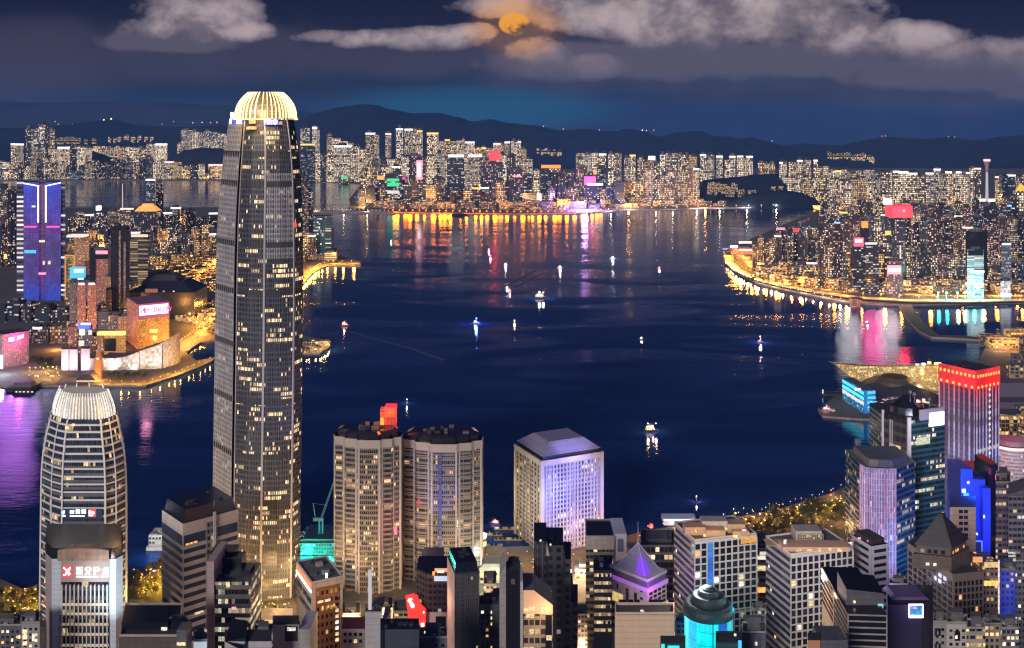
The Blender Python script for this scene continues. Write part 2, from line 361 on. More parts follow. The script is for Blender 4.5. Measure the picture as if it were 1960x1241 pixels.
M_HILL2 = mat('near_hillside', (.016, .024, .044), 1.0, noise=.4, nscale=.01, spec=0.0)
def land(name, pts, z=3.0, m=None, zb=-2.0):
 tri = tessellate_polygon([[Vector((x, y, 0)) for x, y in pts]])
 mb = MB(); n = len(pts)
 area = sum(pts[i][0] * pts[(i + 1) % n][1] - pts[(i + 1) % n][0] * pts[i][1] for i in range(n))
 P = pts if area > 0 else pts[::-1]
 tri = tessellate_polygon([[Vector((x, y, 0)) for x, y in P]])
 for t in tri:
  a, b, c = [P[i] for i in t]
  if (b[0] - a[0]) * (c[1] - a[1]) - (c[0] - a[0]) * (b[1] - a[1]) < 0: b, c = c, b
  mb.face([(*a, z), (*b, z), (*c, z)], 0)
 for i in range(n):
  a, b = P[i], P[(i + 1) % n]
  mb.face([(*a, zb), (*b, zb), (*b, z), (*a, z)], 1)
 return tag(mb.build(name, [m or M_LAND, M_QUAY]), kind='structure')
def px(pts, z=3.0): return [G(a, b, z) for a, b in pts]
far_shore = [(-1500, 345), (130, 346), (420, 346), (585, 347), (692, 353), (668, 381), (672, 398), (750, 406.5), (850, 408), (1000, 410), (1100, 409),
    (1160, 405), (1200, 401), (1280, 402), (1340, 399), (1450, 397), (1560, 394), (1700, 392), (2800, 386)]
land('ground', px(far_shore) + [(14000, 13000), (-14000, 13000)])
tst = [(-900, 736), (0, 738), (20, 741), (80, 738), (185, 738), (280, 738), (345, 717), (405, 692), (412, 684), (376, 690), (356, 674), (384, 655), (430, 648),
  (560, 668), (585, 676), (612, 676), (633, 662), (618, 650), (580, 642), (560, 600), (572, 560), (585, 537), (605, 518), (627, 508), (690, 509), (692, 501),
  (645, 489), (637, 470), (640, 440), (600, 400), (420, 397), (130, 397), (-900, 397)]
land('ground', px(tst))
isle = [(1385, 488), (1389, 505), (1408, 522), (1450, 541), (1500, 553), (1550, 563), (1600, 573), (1640, 580), (1690, 583), (1745, 583), (1960, 579), (2600, 574),
  (2700, 390), (1700, 388), (1572, 393), (1560, 405), (1500, 430), (1440, 456), (1400, 477)]
land('ground', px(isle))
central = [(3000, 655), (1890, 655), (1874, 690), (1800, 712), (1655, 742), (1600, 757), (1566, 783), (1575, 796), (1640, 801), (1690, 803), (1702, 830), (1690, 905),
   (1660, 918), (1640, 926), (1600, 942), (1500, 973), (1430, 987), (1330, 1001), (1240, 1015), (1180, 1030), (1000, 1046), (926, 1048), (915, 1062),
   (650, 1066), (640, 1045), (570, 1045), (556, 1062), (420, 1075), (300, 1090), (240, 1125), (130, 1113), (60, 1134), (0, 1108), (-900, 1080)]
land('ground', px(central) + [(-3500, 60), (6000, 60)])
def strip(name, pts, w, z0, z1, m, kind='structure', lab=None, cat=None, flat=True):
 P = [G(a, b, z1) for a, b in pts]; L, R = [], []
 for i, p in enumerate(P):
  a, b = P[max(i - 1, 0)], P[min(i + 1, len(P) - 1)]
  d = math.hypot(b[0] - a[0], b[1] - a[1]); nx, ny = -(b[1] - a[1]) / d * w / 2, (b[0] - a[0]) / d * w / 2
  L.append((p[0] + nx, p[1] + ny)); R.append((p[0] - nx, p[1] - ny))
 mb = MB()
 for i in range(len(P) - 1):
  mb.face([(*R[i], z1), (*R[i + 1], z1), (*L[i + 1], z1), (*L[i], z1)])
  if z0 < z1:
   mb.face([(*R[i], z0), (*R[i + 1], z0), (*R[i + 1], z1), (*R[i], z1)], 1); mb.face([(*L[i + 1], z0), (*L[i], z0), (*L[i], z1), (*L[i + 1], z1)], 1)
 if z0 < z1:
  for i, s in ((0, 1), (-1, -1)):
   a, b = (L[i], R[i]) if s > 0 else (R[i], L[i]); mb.face([(*a, z0), (*b, z0), (*b, z1), (*a, z1)], 1)
 o = mb.build(name, [m, M_QUAY])
 return tag(o, lab, cat, None, kind) if kind else tag(o, lab, cat)
M_ROCK = mat('breakwater_rock', (.035, .033, .035), .95, noise=.5, nscale=.2)
strip('breakwater', [(1733, 584), (1742, 600), (1758, 620), (1774, 634), (1790, 643), (1840, 645), (1885, 648), (1925, 655)], 26, -2, 4.2, M_ROCK, None,
  'dark curved stone breakwater sheltering the still basin', 'breakwater')
strip('pier', [(598, 405), (640, 404.5), (700, 405.5), (760, 407)], 60, -2, 6, M_QUAY, None, 'long low pier reaching left from the orange-lit far shore', 'pier')
def hill(name, prof, D, dep, m, zbase=-5.0, nx=150, ny=14, jit=0.02, lab=None, seed=1):
 rnd = random.Random(seed)
 xs = [p[0] for p in prof]
 def top(c):
  for (a, b), (c2, d) in zip(prof, prof[1:]):
   if a <= c <= c2:
    t = (c - a) / (c2 - a); t = t * t * (3 - 2 * t) * .5 + t * .5
    return b + (d - b) * t
  return prof[-1][1]
 mb = MB(); rows = []
 ph = [rnd.uniform(0, 6) for _ in range(8)]
 for j in range(ny + 1):
  s = -1 + 2 * j / ny; r = []
  for i in range(nx + 1):
   c = xs[0] + (xs[-1] - xs[0]) * i / nx
   z = Z(top(c), D); x = X(c, D)
   y = D + dep * s
   e = max(0, 1 - abs(s)); e = e * e * (3 - 2 * e)
   bump = sum(math.sin(x / (900 / (k + 1)) * 2 + ph[k] + s * 3 * (k + 1)) / (k + 1) for k in range(6))
   edge = min(1, min(i, nx - i) / 4)
   zz = zbase + (z - zbase) * e * (1 + 0.10 * bump * (1 - e)) * 1 
   zz += bump * jit * 40 * (e > .98) * .3
   r.append((x * (y / D) ** .25, y, zbase + (zz - zbase) * (edge if edge < 1 else 1)))
  rows.append(r)
 for j in range(ny):
  for i in range(nx): mb.face([rows[j][i], rows[j][i + 1], rows[j + 1][i + 1], rows[j + 1][i]])
 o = mb.build(name, m, smooth=True)
 bm = bmesh.new(); bm.from_mesh(o.data); bmesh.ops.remove_doubles(bm, verts=bm.verts, dist=0.01); bm.to_mesh(o.data); bm.free()
 return tag(o, lab, None, None, 'structure')
hill('hills', [(-900, 200), (-300, 193), (0, 194), (100, 198), (200, 195), (300, 196), (430, 203), (560, 212), (700, 230), (900, 255)], 15500, 3200, mat('far_ridge', (.045, .06, .11), 1.0, noise=.3, nscale=.002, spec=0), seed=2)  # far ridge paler and bluer, haze put into its colour
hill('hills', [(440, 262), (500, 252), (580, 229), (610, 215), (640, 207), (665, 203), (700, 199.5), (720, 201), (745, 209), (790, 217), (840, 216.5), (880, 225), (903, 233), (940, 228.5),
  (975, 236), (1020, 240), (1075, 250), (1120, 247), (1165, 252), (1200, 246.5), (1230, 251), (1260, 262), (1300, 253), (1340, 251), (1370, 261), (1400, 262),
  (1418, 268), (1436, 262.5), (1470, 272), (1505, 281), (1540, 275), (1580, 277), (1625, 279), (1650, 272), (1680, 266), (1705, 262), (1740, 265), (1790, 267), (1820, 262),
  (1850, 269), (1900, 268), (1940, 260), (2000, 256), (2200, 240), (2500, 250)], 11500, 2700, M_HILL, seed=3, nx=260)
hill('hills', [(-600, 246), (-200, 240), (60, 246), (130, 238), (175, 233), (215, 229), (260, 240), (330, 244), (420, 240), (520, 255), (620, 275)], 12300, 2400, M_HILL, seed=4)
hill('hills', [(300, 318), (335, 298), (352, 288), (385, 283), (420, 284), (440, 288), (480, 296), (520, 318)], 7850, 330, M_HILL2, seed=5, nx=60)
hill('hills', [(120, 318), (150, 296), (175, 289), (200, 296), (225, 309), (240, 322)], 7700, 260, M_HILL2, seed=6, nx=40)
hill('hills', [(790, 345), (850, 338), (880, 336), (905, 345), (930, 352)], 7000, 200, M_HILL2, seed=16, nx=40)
hill('headland', [(1326, 380), (1337, 356), (1346, 345), (1385, 341), (1425, 337), (1440, 334), (1470, 333), (1500, 334), (1507, 340), (1512, 360), (1530, 384)], 5350, 260, M_HILL2, seed=7, nx=70)
hill('headland', [(1376, 395), (1400, 384), (1440, 370), (1470, 365), (1500, 364), (1530, 368), (1555, 377), (1575, 392)], 5030, 170, M_HILL2, seed=8, nx=60)
def road(pts, w, z=3.02, deck=False):
 return strip('road', pts, w, z, z, M_ROAD) if not deck else strip('road', pts, w, z - 2.2, z, M_DECK)
HWY = [(1393, 489), (1397, 503), (1412, 517), (1440, 530), (1500, 546), (1560, 557), (1640, 569), (1740, 575), (1850, 576), (1960, 573.5), (2150, 571)]
HWY2 = [(1398, 482), (1425, 492), (1438, 508), (1470, 524), (1530, 545), (1600, 558), (1660, 562), (1740, 564), (1850, 567), (1960, 566)]
road(HWY, 26, 9.0, True); strip('road', HWY2, 20, 3.02, 3.02, M_DECK)
TR1 = [(346, 672), (362, 655), (385, 640), (400, 620), (418, 604), (440, 585)]
TR2 = [(318, 560), (345, 553), (372, 543), (392, 528), (410, 508), (430, 490)]
TR3 = [(330, 596), (352, 606), (372, 622), (390, 634)]
strip('road', TR1, 26, 3.02, 3.02, M_DECK); strip('road', TR2, 30, 3.03, 3.03, M_DECK); road(TR3, 20, 3.04)
HUNG = [(581, 538), (592, 523), (608, 511), (628, 505), (660, 505), (690, 505)]
road(HUNG, 14)
KSH = [(668, 396), (700, 401), (750, 403), (850, 404.5), (1000, 406.5), (1100, 405.5), (1160, 402), (1200, 398.5), (1280, 399), (1340, 396.5)]
road(KSH, 40)
CP = [(1690, 905), (1660, 917.5), (1600, 946), (1500, 977), (1430, 991), (1330, 1005), (1240, 1020)]
road(CP, 10)
CROAD = [(1960, 940), (1700, 985), (1560, 1010), (1420, 1020), (1290, 1040), (1180, 1062), (1000, 1085), (900, 1092)]
road(CROAD, 24, 3.03)
MALL = [(190, 733), (280, 732), (343, 712), (402, 690)]
road(MALL, 12)
lawn = [(1500, 985), (1590, 958), (1650, 945), (1660, 1010), (1560, 1045), (1470, 1030)]
def sheet(name, pts, z, m):
 P = px(pts, z); mb = MB(); mb.face([(*p, z) for p in (P if sum(P[i][0] * P[(i + 1) % len(P)][1] - P[(i + 1) % len(P)][0] * P[i][1] for i in range(len(P))) > 0 else P[::-1])])
 return tag(mb.build(name, m), kind='structure')
sheet('lawn', lawn, 3.012, M_GRASS)
sheet('lawn', [(-200, 1135), (60, 1136), (130, 1118), (140, 1200), (-200, 1200)], 3.012, M_GRASS)
sheet('lawn', [(242, 1130), (310, 1094), (330, 1090), (330, 1165), (240, 1165)], 3.012, M_GRASS)
# far city: one object per tower
G3 = dict(fh=9.5, cw=7.5, ww=.62, wh=.60)
FAR = {
 'cream':  ('cream-lit', fac('flats_cream', lit=.74, run=.08, st=1.9, wall=(.12, .095, .085), a=CREAM, b=WHITE, **G3)),
 'amber':  ('amber-lit', fac('flats_amber', lit=.74, run=.1, st=1.9, wall=(.13, .09, .06), a=WARM, b=CREAM, **G3)),
 'pale':   ('pale-lit',  fac('flats_pale', lit=.74, run=.1, st=1.9, wall=(.12, .115, .125), a=WHITE, b=CREAM, **G3)),
 'dark':   ('dark',      fac('block_dark', lit=.26, run=.06, st=1.7, wall=(.022, .026, .045), a=CREAM, b=WHITE, fh=9.5, cw=8, ww=.55, wh=.5)),
 'office': ('dark glass', fac('office_dark', lit=.16, run=.16, rl=3, st=1.0, wall=(.022, .03, .045), a=WHITE, b=COOL, fh=8.5, cw=8, ww=.85, wh=.5)),
 'blue':   ('blue-lit',  fac('block_blue', lit=.34, run=.1, st=1.0, wall=(.03, .045, .09), a=COOL, b=WHITE, fh=9, cw=8, ww=.6, wh=.5)),
 'gold':   ('gold-lit',  fac('block_gold', lit=.7, run=.2, st=1.7, wall=(.26, .17, .08), a=ORNG, b=GOLD, fh=7, cw=6, ww=.7, wh=.6)),
}
N_ = dict(fh=5.6, cw=5.0, ww=.60, wh=.55)               # nearer districts show finer windows
NEAR = {
 'cream':  ('cream-lit', fac('mid_cream', lit=.52, run=.08, st=1.6, wall=(.075, .062, .065), a=CREAM, b=WHITE, **N_)),
 'amber':  ('amber-lit', fac('mid_amber', lit=.52, run=.1, st=1.5, wall=(.12, .08, .055), a=WARM, b=CREAM, **N_)),
 'dark':   ('dark',      fac('mid_dark', lit=.26, run=.05, st=1.6, wall=(.018, .019, .038), a=(1, .62, .46), b=(1, .88, .8), **N_)),
 'office': ('dark glass', fac('mid_office', lit=.14, run=.14, rl=4, st=1.0, wall=(.02, .024, .045), a=WHITE, b=COOL, fh=5, cw=5, ww=.9, wh=.5)),
 'pink':   ('rose-lit',  fac('mid_rose', lit=.45, run=.06, st=1.0, wall=(.065, .042, .06), a=(1, .60, .48), b=(1, .80, .72), **N_)),
 'blue':   ('blue-lit',  fac('mid_blue', lit=.3, run=.1, st=1.0, wall=(.025, .035, .075), a=COOL, b=WHITE, **N_)),
 'gold':   ('gold-lit',  fac('mid_gold', lit=.66, run=.2, st=1.6, wall=(.26, .17, .08), a=ORNG, b=GOLD, fh=5, cw=5, ww=.7, wh=.55)),
}
M_ROOF = mat('roof_dark', (.035, .035, .04), .9)
M_ROOF2 = mat('roof_grey', (.12, .115, .11), .9, noise=.3, nscale=.1)
CROWN = {'white': ('white-crowned', glow('crown_white', (1, .96, .93), 1.9)), 'gold': ('gold-crowned', glow('crown_gold', (1, .62, .15), 1.6)),
   'red': ('red-crowned', glow('crown_red', (1, .10, .06), 2.2)), 'rose': ('rose-crowned', glow('crown_rose', (1, .62, .58), 1.7)),
   'orange': ('orange-crowned', glow('crown_orange', (1, .32, .06), 1.8)), 'blue': ('blue-crowned', glow('crown_blue', (.25, .5, 1), 1.8))}
def plan(shape, cx, cyy, w, d, th, rnd):
 c, s = math.cos(th), math.sin(th)
 if shape == 'cross':
  k = .30; P = [(-k, -1), (k, -1), (k, -k - .12), (1, -k - .12), (1, k + .12), (k, k + .12), (k, 1), (-k, 1), (-k, k + .12), (-1, k + .12), (-1, -k - .12), (-k, -k - .12)]
 elif shape == 'notch':
  P = [(-1, -.8), (-.62, -.8), (-.62, -1), (-.18, -1), (-.18, -.72), (.18, -.72), (.18, -1), (.62, -1), (.62, -.8), (1, -.8), (1, .9), (-1, .9)]
 elif shape == 'slab': P = [(-1, -.6), (1, -.6), (1, .6), (-1, .6)]
 elif shape == 'round': P = [(math.cos(a * math.pi / 8 - math.pi / 2 - math.pi / 16), math.sin(a * math.pi / 8 - math.pi / 2 - math.pi / 16)) for a in range(16)]
 else: P = [(-1, -1), (1, -1), (1, 1), (-1, 1)]
 return [(cx + (a * c * w - b * s * d) / 2, cyy + (a * s * w + b * c * d) / 2) for a, b in P]
def tower(name, x0, x1, ytop, Y, tb, shape='box', crown=None, zb=3.0, th=0.0, depth=None, seed=0, plant=True, label=None, cat='tower', group=None):
 rnd = random.Random(seed); w = (x1 - x0) * Y / F; cx = X((x0 + x1) / 2, Y)
 zt = Z(ytop, Y); d = depth or min(max(w * rnd.uniform(.75, 1.0), 16), 60)
 if shape in ('box', 'slab'): w = w / (abs(math.cos(th)) + abs(math.sin(th)) * d / max(w, 1) * .6)
 P = plan(shape, cx, Y + d / 2, w, d, th, rnd)
 h = zt - zb
 pl = (rnd.uniform(.03, .06) * h + 3) if plant else 0
 ch = max(4.0, 3.2 * Y / F) if crown else 0
 zs = zt - pl
 rings = [ring(P, zb), ring(P, zs - ch)]; lv = [0]
 if crown: rings.append(ring(P, zs)); lv.append(2)
 if plant:
  k = rnd.uniform(.42, .7); Q = inset(P, k)
  rings += [ring(Q, zs + .01), ring(Q, zt)]; lv += [1, 3 if rnd.random() < .5 else 1]
 mb = MB().loft(rings, lambda i, k: lv[k], 1, u0=rnd.uniform(0, 900))
 base = (cx, Y + d / 2, zb)
 o = mb.build(name, [tb[1], M_ROOF, CROWN[crown][1] if crown else M_ROOF, M_ROOF2], at=base)
 return tag(o, label, cat, group)
_rows = {}
def row(name, cat, phrase, group, items, Y, pal, zb=3.0, shapes=('cross', 'notch', 'box'), seed=0, jitY=0.0):
 """items: (x0, x1, ytop, palette key, crown or None); Y one distance for the row"""
 rnd = random.Random(seed + 77)
 for k, it in enumerate(sorted(items, key=lambda t: t[0] + t[1])):
  x0, x1, yt, key = it[:4]; cr = it[4] if len(it) > 4 else None
  adj = pal[key][0]; bits = [adj, name.replace('_', ' ')]
  lab = adj + (' ' + CROWN[cr][0] if cr else '') + f" {name.replace('_', ' ')}, {ORD[k]} from left in {phrase}"
  if len(lab.split()) > 16: lab = lab.replace(' from left in the', ' from left,').replace('-crowned', '-topped')
  if len(lab.split()) > 16: lab = lab.replace(' below the ', ' under ').replace(' of the ', ' of ')
  tower(name, x0, x1, yt, Y + rnd.uniform(-jitY, jitY), pal[key], rnd.choice(shapes), cr, zb, rnd.uniform(-.35, .35), seed=rnd.randint(0, 99999), label=lab, cat=cat, group=group)
def gen(x0, x1, ytop, var, wmin, wmax, keys, seed, gap=1.5, crowns=(), skip=()):
 rnd = random.Random(seed); out = []; x = x0
 while x < x1:
  w = rnd.uniform(wmin, wmax)
  yt = (ytop(x + w / 2) if callable(ytop) else ytop) + rnd.uniform(-var, var)
  if not any(a < x + w and x < b for a, b in skip):
   out.append((x, x + w, yt, rnd.choice(keys), rnd.choice(crowns) if crowns and rnd.random() < .16 else None))
  x += w + rnd.uniform(.2, gap)
 return out
# --- beyond the far bay, left side
row('apartment_tower', 'tower', 'the tall cluster on the far left', 'tall flats on the far left shore',
 [(19, 30, 270, 'cream', 'white'), (31, 42, 272, 'cream', 'white'), (48, 60, 240, 'dark'), (60, 73, 241, 'pale'), (73, 86, 233, 'pale'), (86, 93, 238, 'dark'), (93, 103, 243, 'cream'),
  (58, 77, 277, 'cream'), (90, 108, 284, 'cream'), (108, 131, 277, 'cream', 'white'), (132, 147, 276, 'dark'), (147, 160, 278, 'pale'), (160, 173, 280, 'cream')], 7520, FAR, seed=1, jitY=60)
row('apartment_block', 'tower', 'the low row behind a knoll', 'low flats over the knolls',
 [(176, 192, 277, 'amber'), (192, 208, 278, 'cream'), (211, 221, 279, 'cream'), (221, 230, 278, 'cream'), (230, 240, 280, 'amber'), (240, 249, 279, 'cream'), (250, 262, 281, 'cream'), (262, 278, 280, 'cream'),
  (280, 296, 272, 'pale'), (297, 315, 272, 'pale', 'white')], 8050, FAR, seed=2)
row('apartment_tower', 'tower', 'the pale row behind the round dark knoll', 'pale flats behind the round knoll',
 [(338, 346, 272, 'cream'), (346, 365, 246, 'pale'), (367, 377, 247, 'pale'), (377, 386, 249, 'pale'), (388, 403, 247, 'pale'), (403, 416, 249, 'pale'), (416, 430, 252, 'pale'), (432, 444, 256, 'pale')], 8150, FAR, seed=3)
row('apartment_block', 'tower', 'the bay front opposite the purple tower', 'blocks on the far bay front',
 gen(-8, 178, lambda c: 312 + 8 * math.sin(c / 17), 8, 10, 17, ['dark', 'dark', 'cream', 'blue'], 4) + gen(180, 276, 306, 6, 11, 16, ['dark', 'cream', 'dark'], 5)
 + [(277, 290, 297, 'dark'), (291, 302, 312, 'cream'), (303, 316, 305, 'cream'), (316, 330, 306, 'cream', 'rose'), (330, 345, 308, 'amber'), (346, 362, 316, 'amber'), (362, 378, 314, 'dark'), (378, 390, 313, 'cream'), (398, 410, 312, 'amber', 'rose'), (410, 424, 312, 'amber', 'rose')],
 7330, FAR, seed=6, jitY=30)
# --- behind the tall domed tower, to its right
row('apartment_tower', 'tower', 'the rear skyline right of the domed tower', 'rear skyline right of the domed tower',
 [(574, 591, 239, 'pale'), (597, 606, 238, 'pale', 'white'), (606, 612, 243, 'pale'), (625, 635, 254, 'cream'), (636, 650, 262, 'cream'), (652, 664, 266, 'pale'), (664, 676, 270, 'cream'), (676, 688, 276, 'pale'), (700, 716, 249, 'cream', 'white'), (716, 725, 255, 'cream'),
  (737, 748, 251, 'cream', 'rose'), (757, 771, 240, 'pale', 'white'), (773, 790, 243, 'cream', 'white'), (790, 798, 241, 'cream'), (798, 808, 245, 'cream', 'gold'), (817, 838, 248, 'cream', 'gold'),
  (840, 851, 268, 'cream'), (851, 861, 264, 'amber', 'gold'), (861, 872, 267, 'cream'), (873, 884, 266, 'cream'), (884, 890, 262, 'pale'), (890, 908, 268, 'cream', 'white'), (909, 921, 280, 'amber'), (921, 930, 278, 'amber', 'gold'),
  (931, 944, 280, 'amber'), (945, 957, 271, 'cream', 'rose'), (957, 964, 272, 'amber'), (966, 976, 268, 'cream', 'white'), (979, 990, 265, 'pale'), (990, 997, 267, 'pale', 'rose'), (997, 1007, 281, 'amber')],
 7600, FAR, seed=7, jitY=50)
row('apartment_block', 'tower', 'the middle tier right of the domed tower', 'middle tier right of the domed tower',
 [(573, 602, 270, 'office', 'gold'), (602, 612, 290, 'cream'), (613, 625, 292, 'dark'), (625, 638, 288, 'cream'), (640, 670, 274, 'pale', 'white'), (671, 684, 290, 'cream'), (684, 698, 284, 'cream'), (698, 712, 298, 'cream'), (712, 724, 302, 'dark')],
 7000, FAR, seed=8)
row('apartment_block', 'tower', 'the upper slope under the ridge centre', 'upper slope blocks under the ridge',
 gen(726, 1010, lambda c: 297 + 6 * math.sin(c / 23), 7, 11, 18, ['cream', 'dark', 'cream', 'pale', 'amber'], 9), 6300, FAR, seed=10, jitY=60)
# --- the far quay district, centre
row('office_block', 'office', 'the second tier of the orange-lit quay', 'second tier of the orange-lit quay',
 gen(690, 1150, lambda c: 322 + 7 * math.sin(c / 31) + (4 if c > 1000 else 0), 11, 12, 22, ['office', 'dark', 'dark', 'dark', 'office', 'cream'], 12, crowns=('white', 'orange', 'rose'), skip=((782, 814), (855, 925), (918, 962))), 5350, FAR, seed=13, jitY=60)
row('office_block', 'office', 'the first tier of the orange-lit quay', 'first tier of the orange-lit quay',
 gen(686, 1190, lambda c: 352 + 8 * math.sin(c / 27), 9, 11, 21, ['office', 'dark', 'dark', 'office', 'amber', 'dark', 'dark'], 14, crowns=('white', 'gold', 'orange'), skip=((737, 770), (998, 1037), (1117, 1147))), 4980, FAR, seed=15, jitY=40)
# --- right centre rows
row('apartment_tower', 'tower', 'the tall rear row left of the headland', 'tall flats left of the headland',
 [(1104, 1117, 290, 'pale'), (1118, 1131, 291, 'pale'), (1133, 1146, 289, 'cream'), (1148, 1160, 290, 'cream', 'white'), (1164, 1175, 290, 'pale'), (1176, 1190, 290, 'cream'), (1195, 1204, 298, 'pale'), (1206, 1217, 293, 'cream', 'gold'), (1221, 1234, 300, 'cream'), (1235, 1247, 307, 'amber'),
  (1249, 1262, 308, 'cream'), (1264, 1273, 290, 'pale'), (1275, 1285, 289, 'pale'), (1287, 1297, 288, 'pale'), (1299, 1308, 292, 'cream'), (1309, 1321, 291, 'cream'), (1322, 1334, 293, 'amber'), (1341, 1352, 291, 'pale', 'white'), (1353, 1368, 291, 'pale'),
  (1372, 1384, 294, 'pale', 'white'), (1388, 1397, 304, 'cream'), (1397, 1409, 294, 'pale', 'rose'), (1412, 1424, 294, 'pale', 'rose'), (1424, 1431, 300, 'pale'), (1430, 1441, 295, 'pale', 'white')], 5900, FAR, seed=16, jitY=50)
row('apartment_block', 'tower', 'the nearer row left of the headland', 'nearer row left of the headland',
 [(1188, 1208, 346, 'amber'), (1209, 1232, 344, 'amber'), (1238, 1251, 322, 'cream'), (1252, 1266, 340, 'cream'), (1267, 1278, 332, 'cream'), (1280, 1291, 318, 'cream'), (1291, 1303, 326, 'cream'), (1303, 1316, 318, 'cream'), (1316, 1327, 322, 'amber'), (1328, 1339, 318, 'cream', 'white'), (1240, 1262, 352, 'pale'),
  (1264, 1285, 356, 'amber'), (1286, 1300, 354, 'amber'), (1301, 1316, 350, 'amber'), (1317, 1336, 346, 'cream'), (1168, 1187, 352, 'cream'), (1150, 1166, 360, 'amber')], 5050, FAR, seed=17, jitY=25)
row('apartment_tower', 'tower', 'the trio on top of the headland', 'towers on top of the headland', [(1453, 1463, 308, 'cream'), (1463, 1472, 310, 'cream'), (1473, 1484, 309, 'cream')], 5700, FAR, seed=18)
row('apartment_tower', 'tower', 'the bright bank right of the headland', 'bright bank right of the headland',
 [(1493, 1500, 305, 'pale', 'white'), (1500, 1506, 306, 'pale'), (1511, 1519, 306, 'cream'), (1519, 1527, 306, 'cream'), (1527, 1537, 301, 'cream', 'white'), (1539, 1546, 303, 'cream'), (1545, 1553, 302, 'cream'), (1558, 1566, 301, 'cream', 'rose'),
  (1566, 1576, 318, 'amber'), (1577, 1588, 314, 'cream'), (1589, 1600, 320, 'cream'), (1600, 1612, 322, 'cream', 'gold'), (1613, 1626, 320, 'pale'), (1626, 1640, 326, 'cream'), (1641, 1658, 322, 'pale'), (1659, 1675, 322, 'pale'), (1676, 1684, 330, 'blue')], 5300, FAR, seed=19, jitY=50)
row('apartment_block', 'tower', 'the foot of the bank right of the headland', 'foot of the bank right of the headland',
 gen(1508, 1690, lambda c: 336 + (c - 1508) * .03, 6, 9, 14, ['cream', 'cream', 'pale', 'amber'], 20), 5080, FAR, seed=21, jitY=30)
row('apartment_tower', 'tower', 'the long row under the right ridge', 'long row under the right ridge',
 [(1687, 1700, 326, 'cream'), (1703, 1712, 327, 'cream'), (1711, 1722, 324, 'cream', 'white'), (1724, 1739, 325, 'cream', 'white'), (1741, 1756, 326, 'cream', 'white'), (1757, 1764, 334, 'cream'), (1763, 1777, 334, 'cream'), (1775, 1789, 326, 'pale', 'white'), (1790, 1802, 320, 'pale', 'white'), (1803, 1812, 329, 'cream'),
  (1812, 1823, 325, 'cream', 'white'), (1824, 1832, 328, 'cream'), (1832, 1842, 325, 'cream', 'white'), (1843, 1852, 330, 'cream'), (1847, 1858, 326, 'pale', 'white'), (1858, 1867, 318, 'cream'), (1867, 1879, 318, 'cream', 'rose'), (1907, 1916, 334, 'pink' if 0 else 'cream', 'rose'), (1917, 1930, 332, 'office'), (1930, 1944, 331, 'office', 'white'), (1946, 1961, 334, 'cream'), (1962, 1976, 330, 'cream'), (1978, 1990, 334, 'cream')], 5000, FAR, seed=22, jitY=40)
# --- the island's point, right: tiers from the back to the shore road
row('office_block', 'office', 'the rear tier on the right bank', 'rear tier on the right bank',
 gen(1572, 1985, lambda c: 388 + (6 if c < 1640 else 0) - max(0, (c - 1850)) * .06, 9, 11, 19, ['dark', 'dark', 'office', 'cream'], 30, crowns=('gold', 'orange', 'rose'), skip=((1694, 1733),)), 3950, NEAR, seed=31, jitY=60)
row('apartment_tower', 'tower', 'the third tier back on the right bank', 'third tier back on the right bank',
 gen(1530, 1985, lambda c: 428 - min(30, (c - 1530) * .09), 10, 11, 18, ['dark', 'dark', 'blue', 'cream', 'office', 'pink'], 32, crowns=('blue', 'rose', 'white'), skip=((1712, 1733),)), 3350, NEAR, seed=33, jitY=60)
row('apartment_tower', 'tower', 'the second tier back on the right bank', 'second tier back on the right bank',
 gen(1462, 1985, lambda c: 458 - min(42, (c - 1462) * .13), 12, 12, 19, ['dark', 'cream', 'dark', 'blue', 'pink', 'office'], 34, crowns=('blue', 'rose', 'orange'), skip=((1630, 1682), (1716, 1733))), 2900, NEAR, seed=35, jitY=40)
row('apartment_tower', 'tower', 'the left end of the right bank', 'left end of the right bank',
 [(1441, 1451, 462, 'dark'), (1452, 1463, 451, 'cream'), (1464, 1474, 456, 'dark'), (1474, 1484, 452, 'cream'), (1484, 1496, 446, 'dark', 'rose'), (1497, 1508, 444, 'dark'), (1509, 1520, 448, 'cream'), (1520, 1530, 500, 'cream'), (1531, 1546, 497, 'pink'), (1547, 1566, 500, 'cream', 'white')], 2830, NEAR, seed=36, jitY=30)
row('apartment_tower', 'tower', 'the front tier by the right shore road', 'front tier by the right shore road',
 [(1568, 1580, 482, 'dark'), (1581, 1594, 470, 'cream'), (1595, 1609, 476, 'dark'), (1610, 1624, 490, 'cream'), (1684, 1695, 480, 'amber'), (1736, 1750, 470, 'cream'), (1751, 1766, 478, 'dark'), (1767, 1782, 462, 'dark'), (1783, 1800, 484, 'cream'), (1801, 1816, 482, 'pink'), (1817, 1835, 488, 'cream'),
  (1836, 1849, 500, 'dark'), (1886, 1899, 510, 'cream'), (1899, 1911, 515, 'amber'), (1937, 1948, 500, 'dark'), (1949, 1965, 495, 'blue'), (1966, 1980, 490, 'cream'), (1700, 1714, 528, 'pink'), (1716, 1728, 524, 'cream')], 2540, NEAR, seed=37, jitY=30)
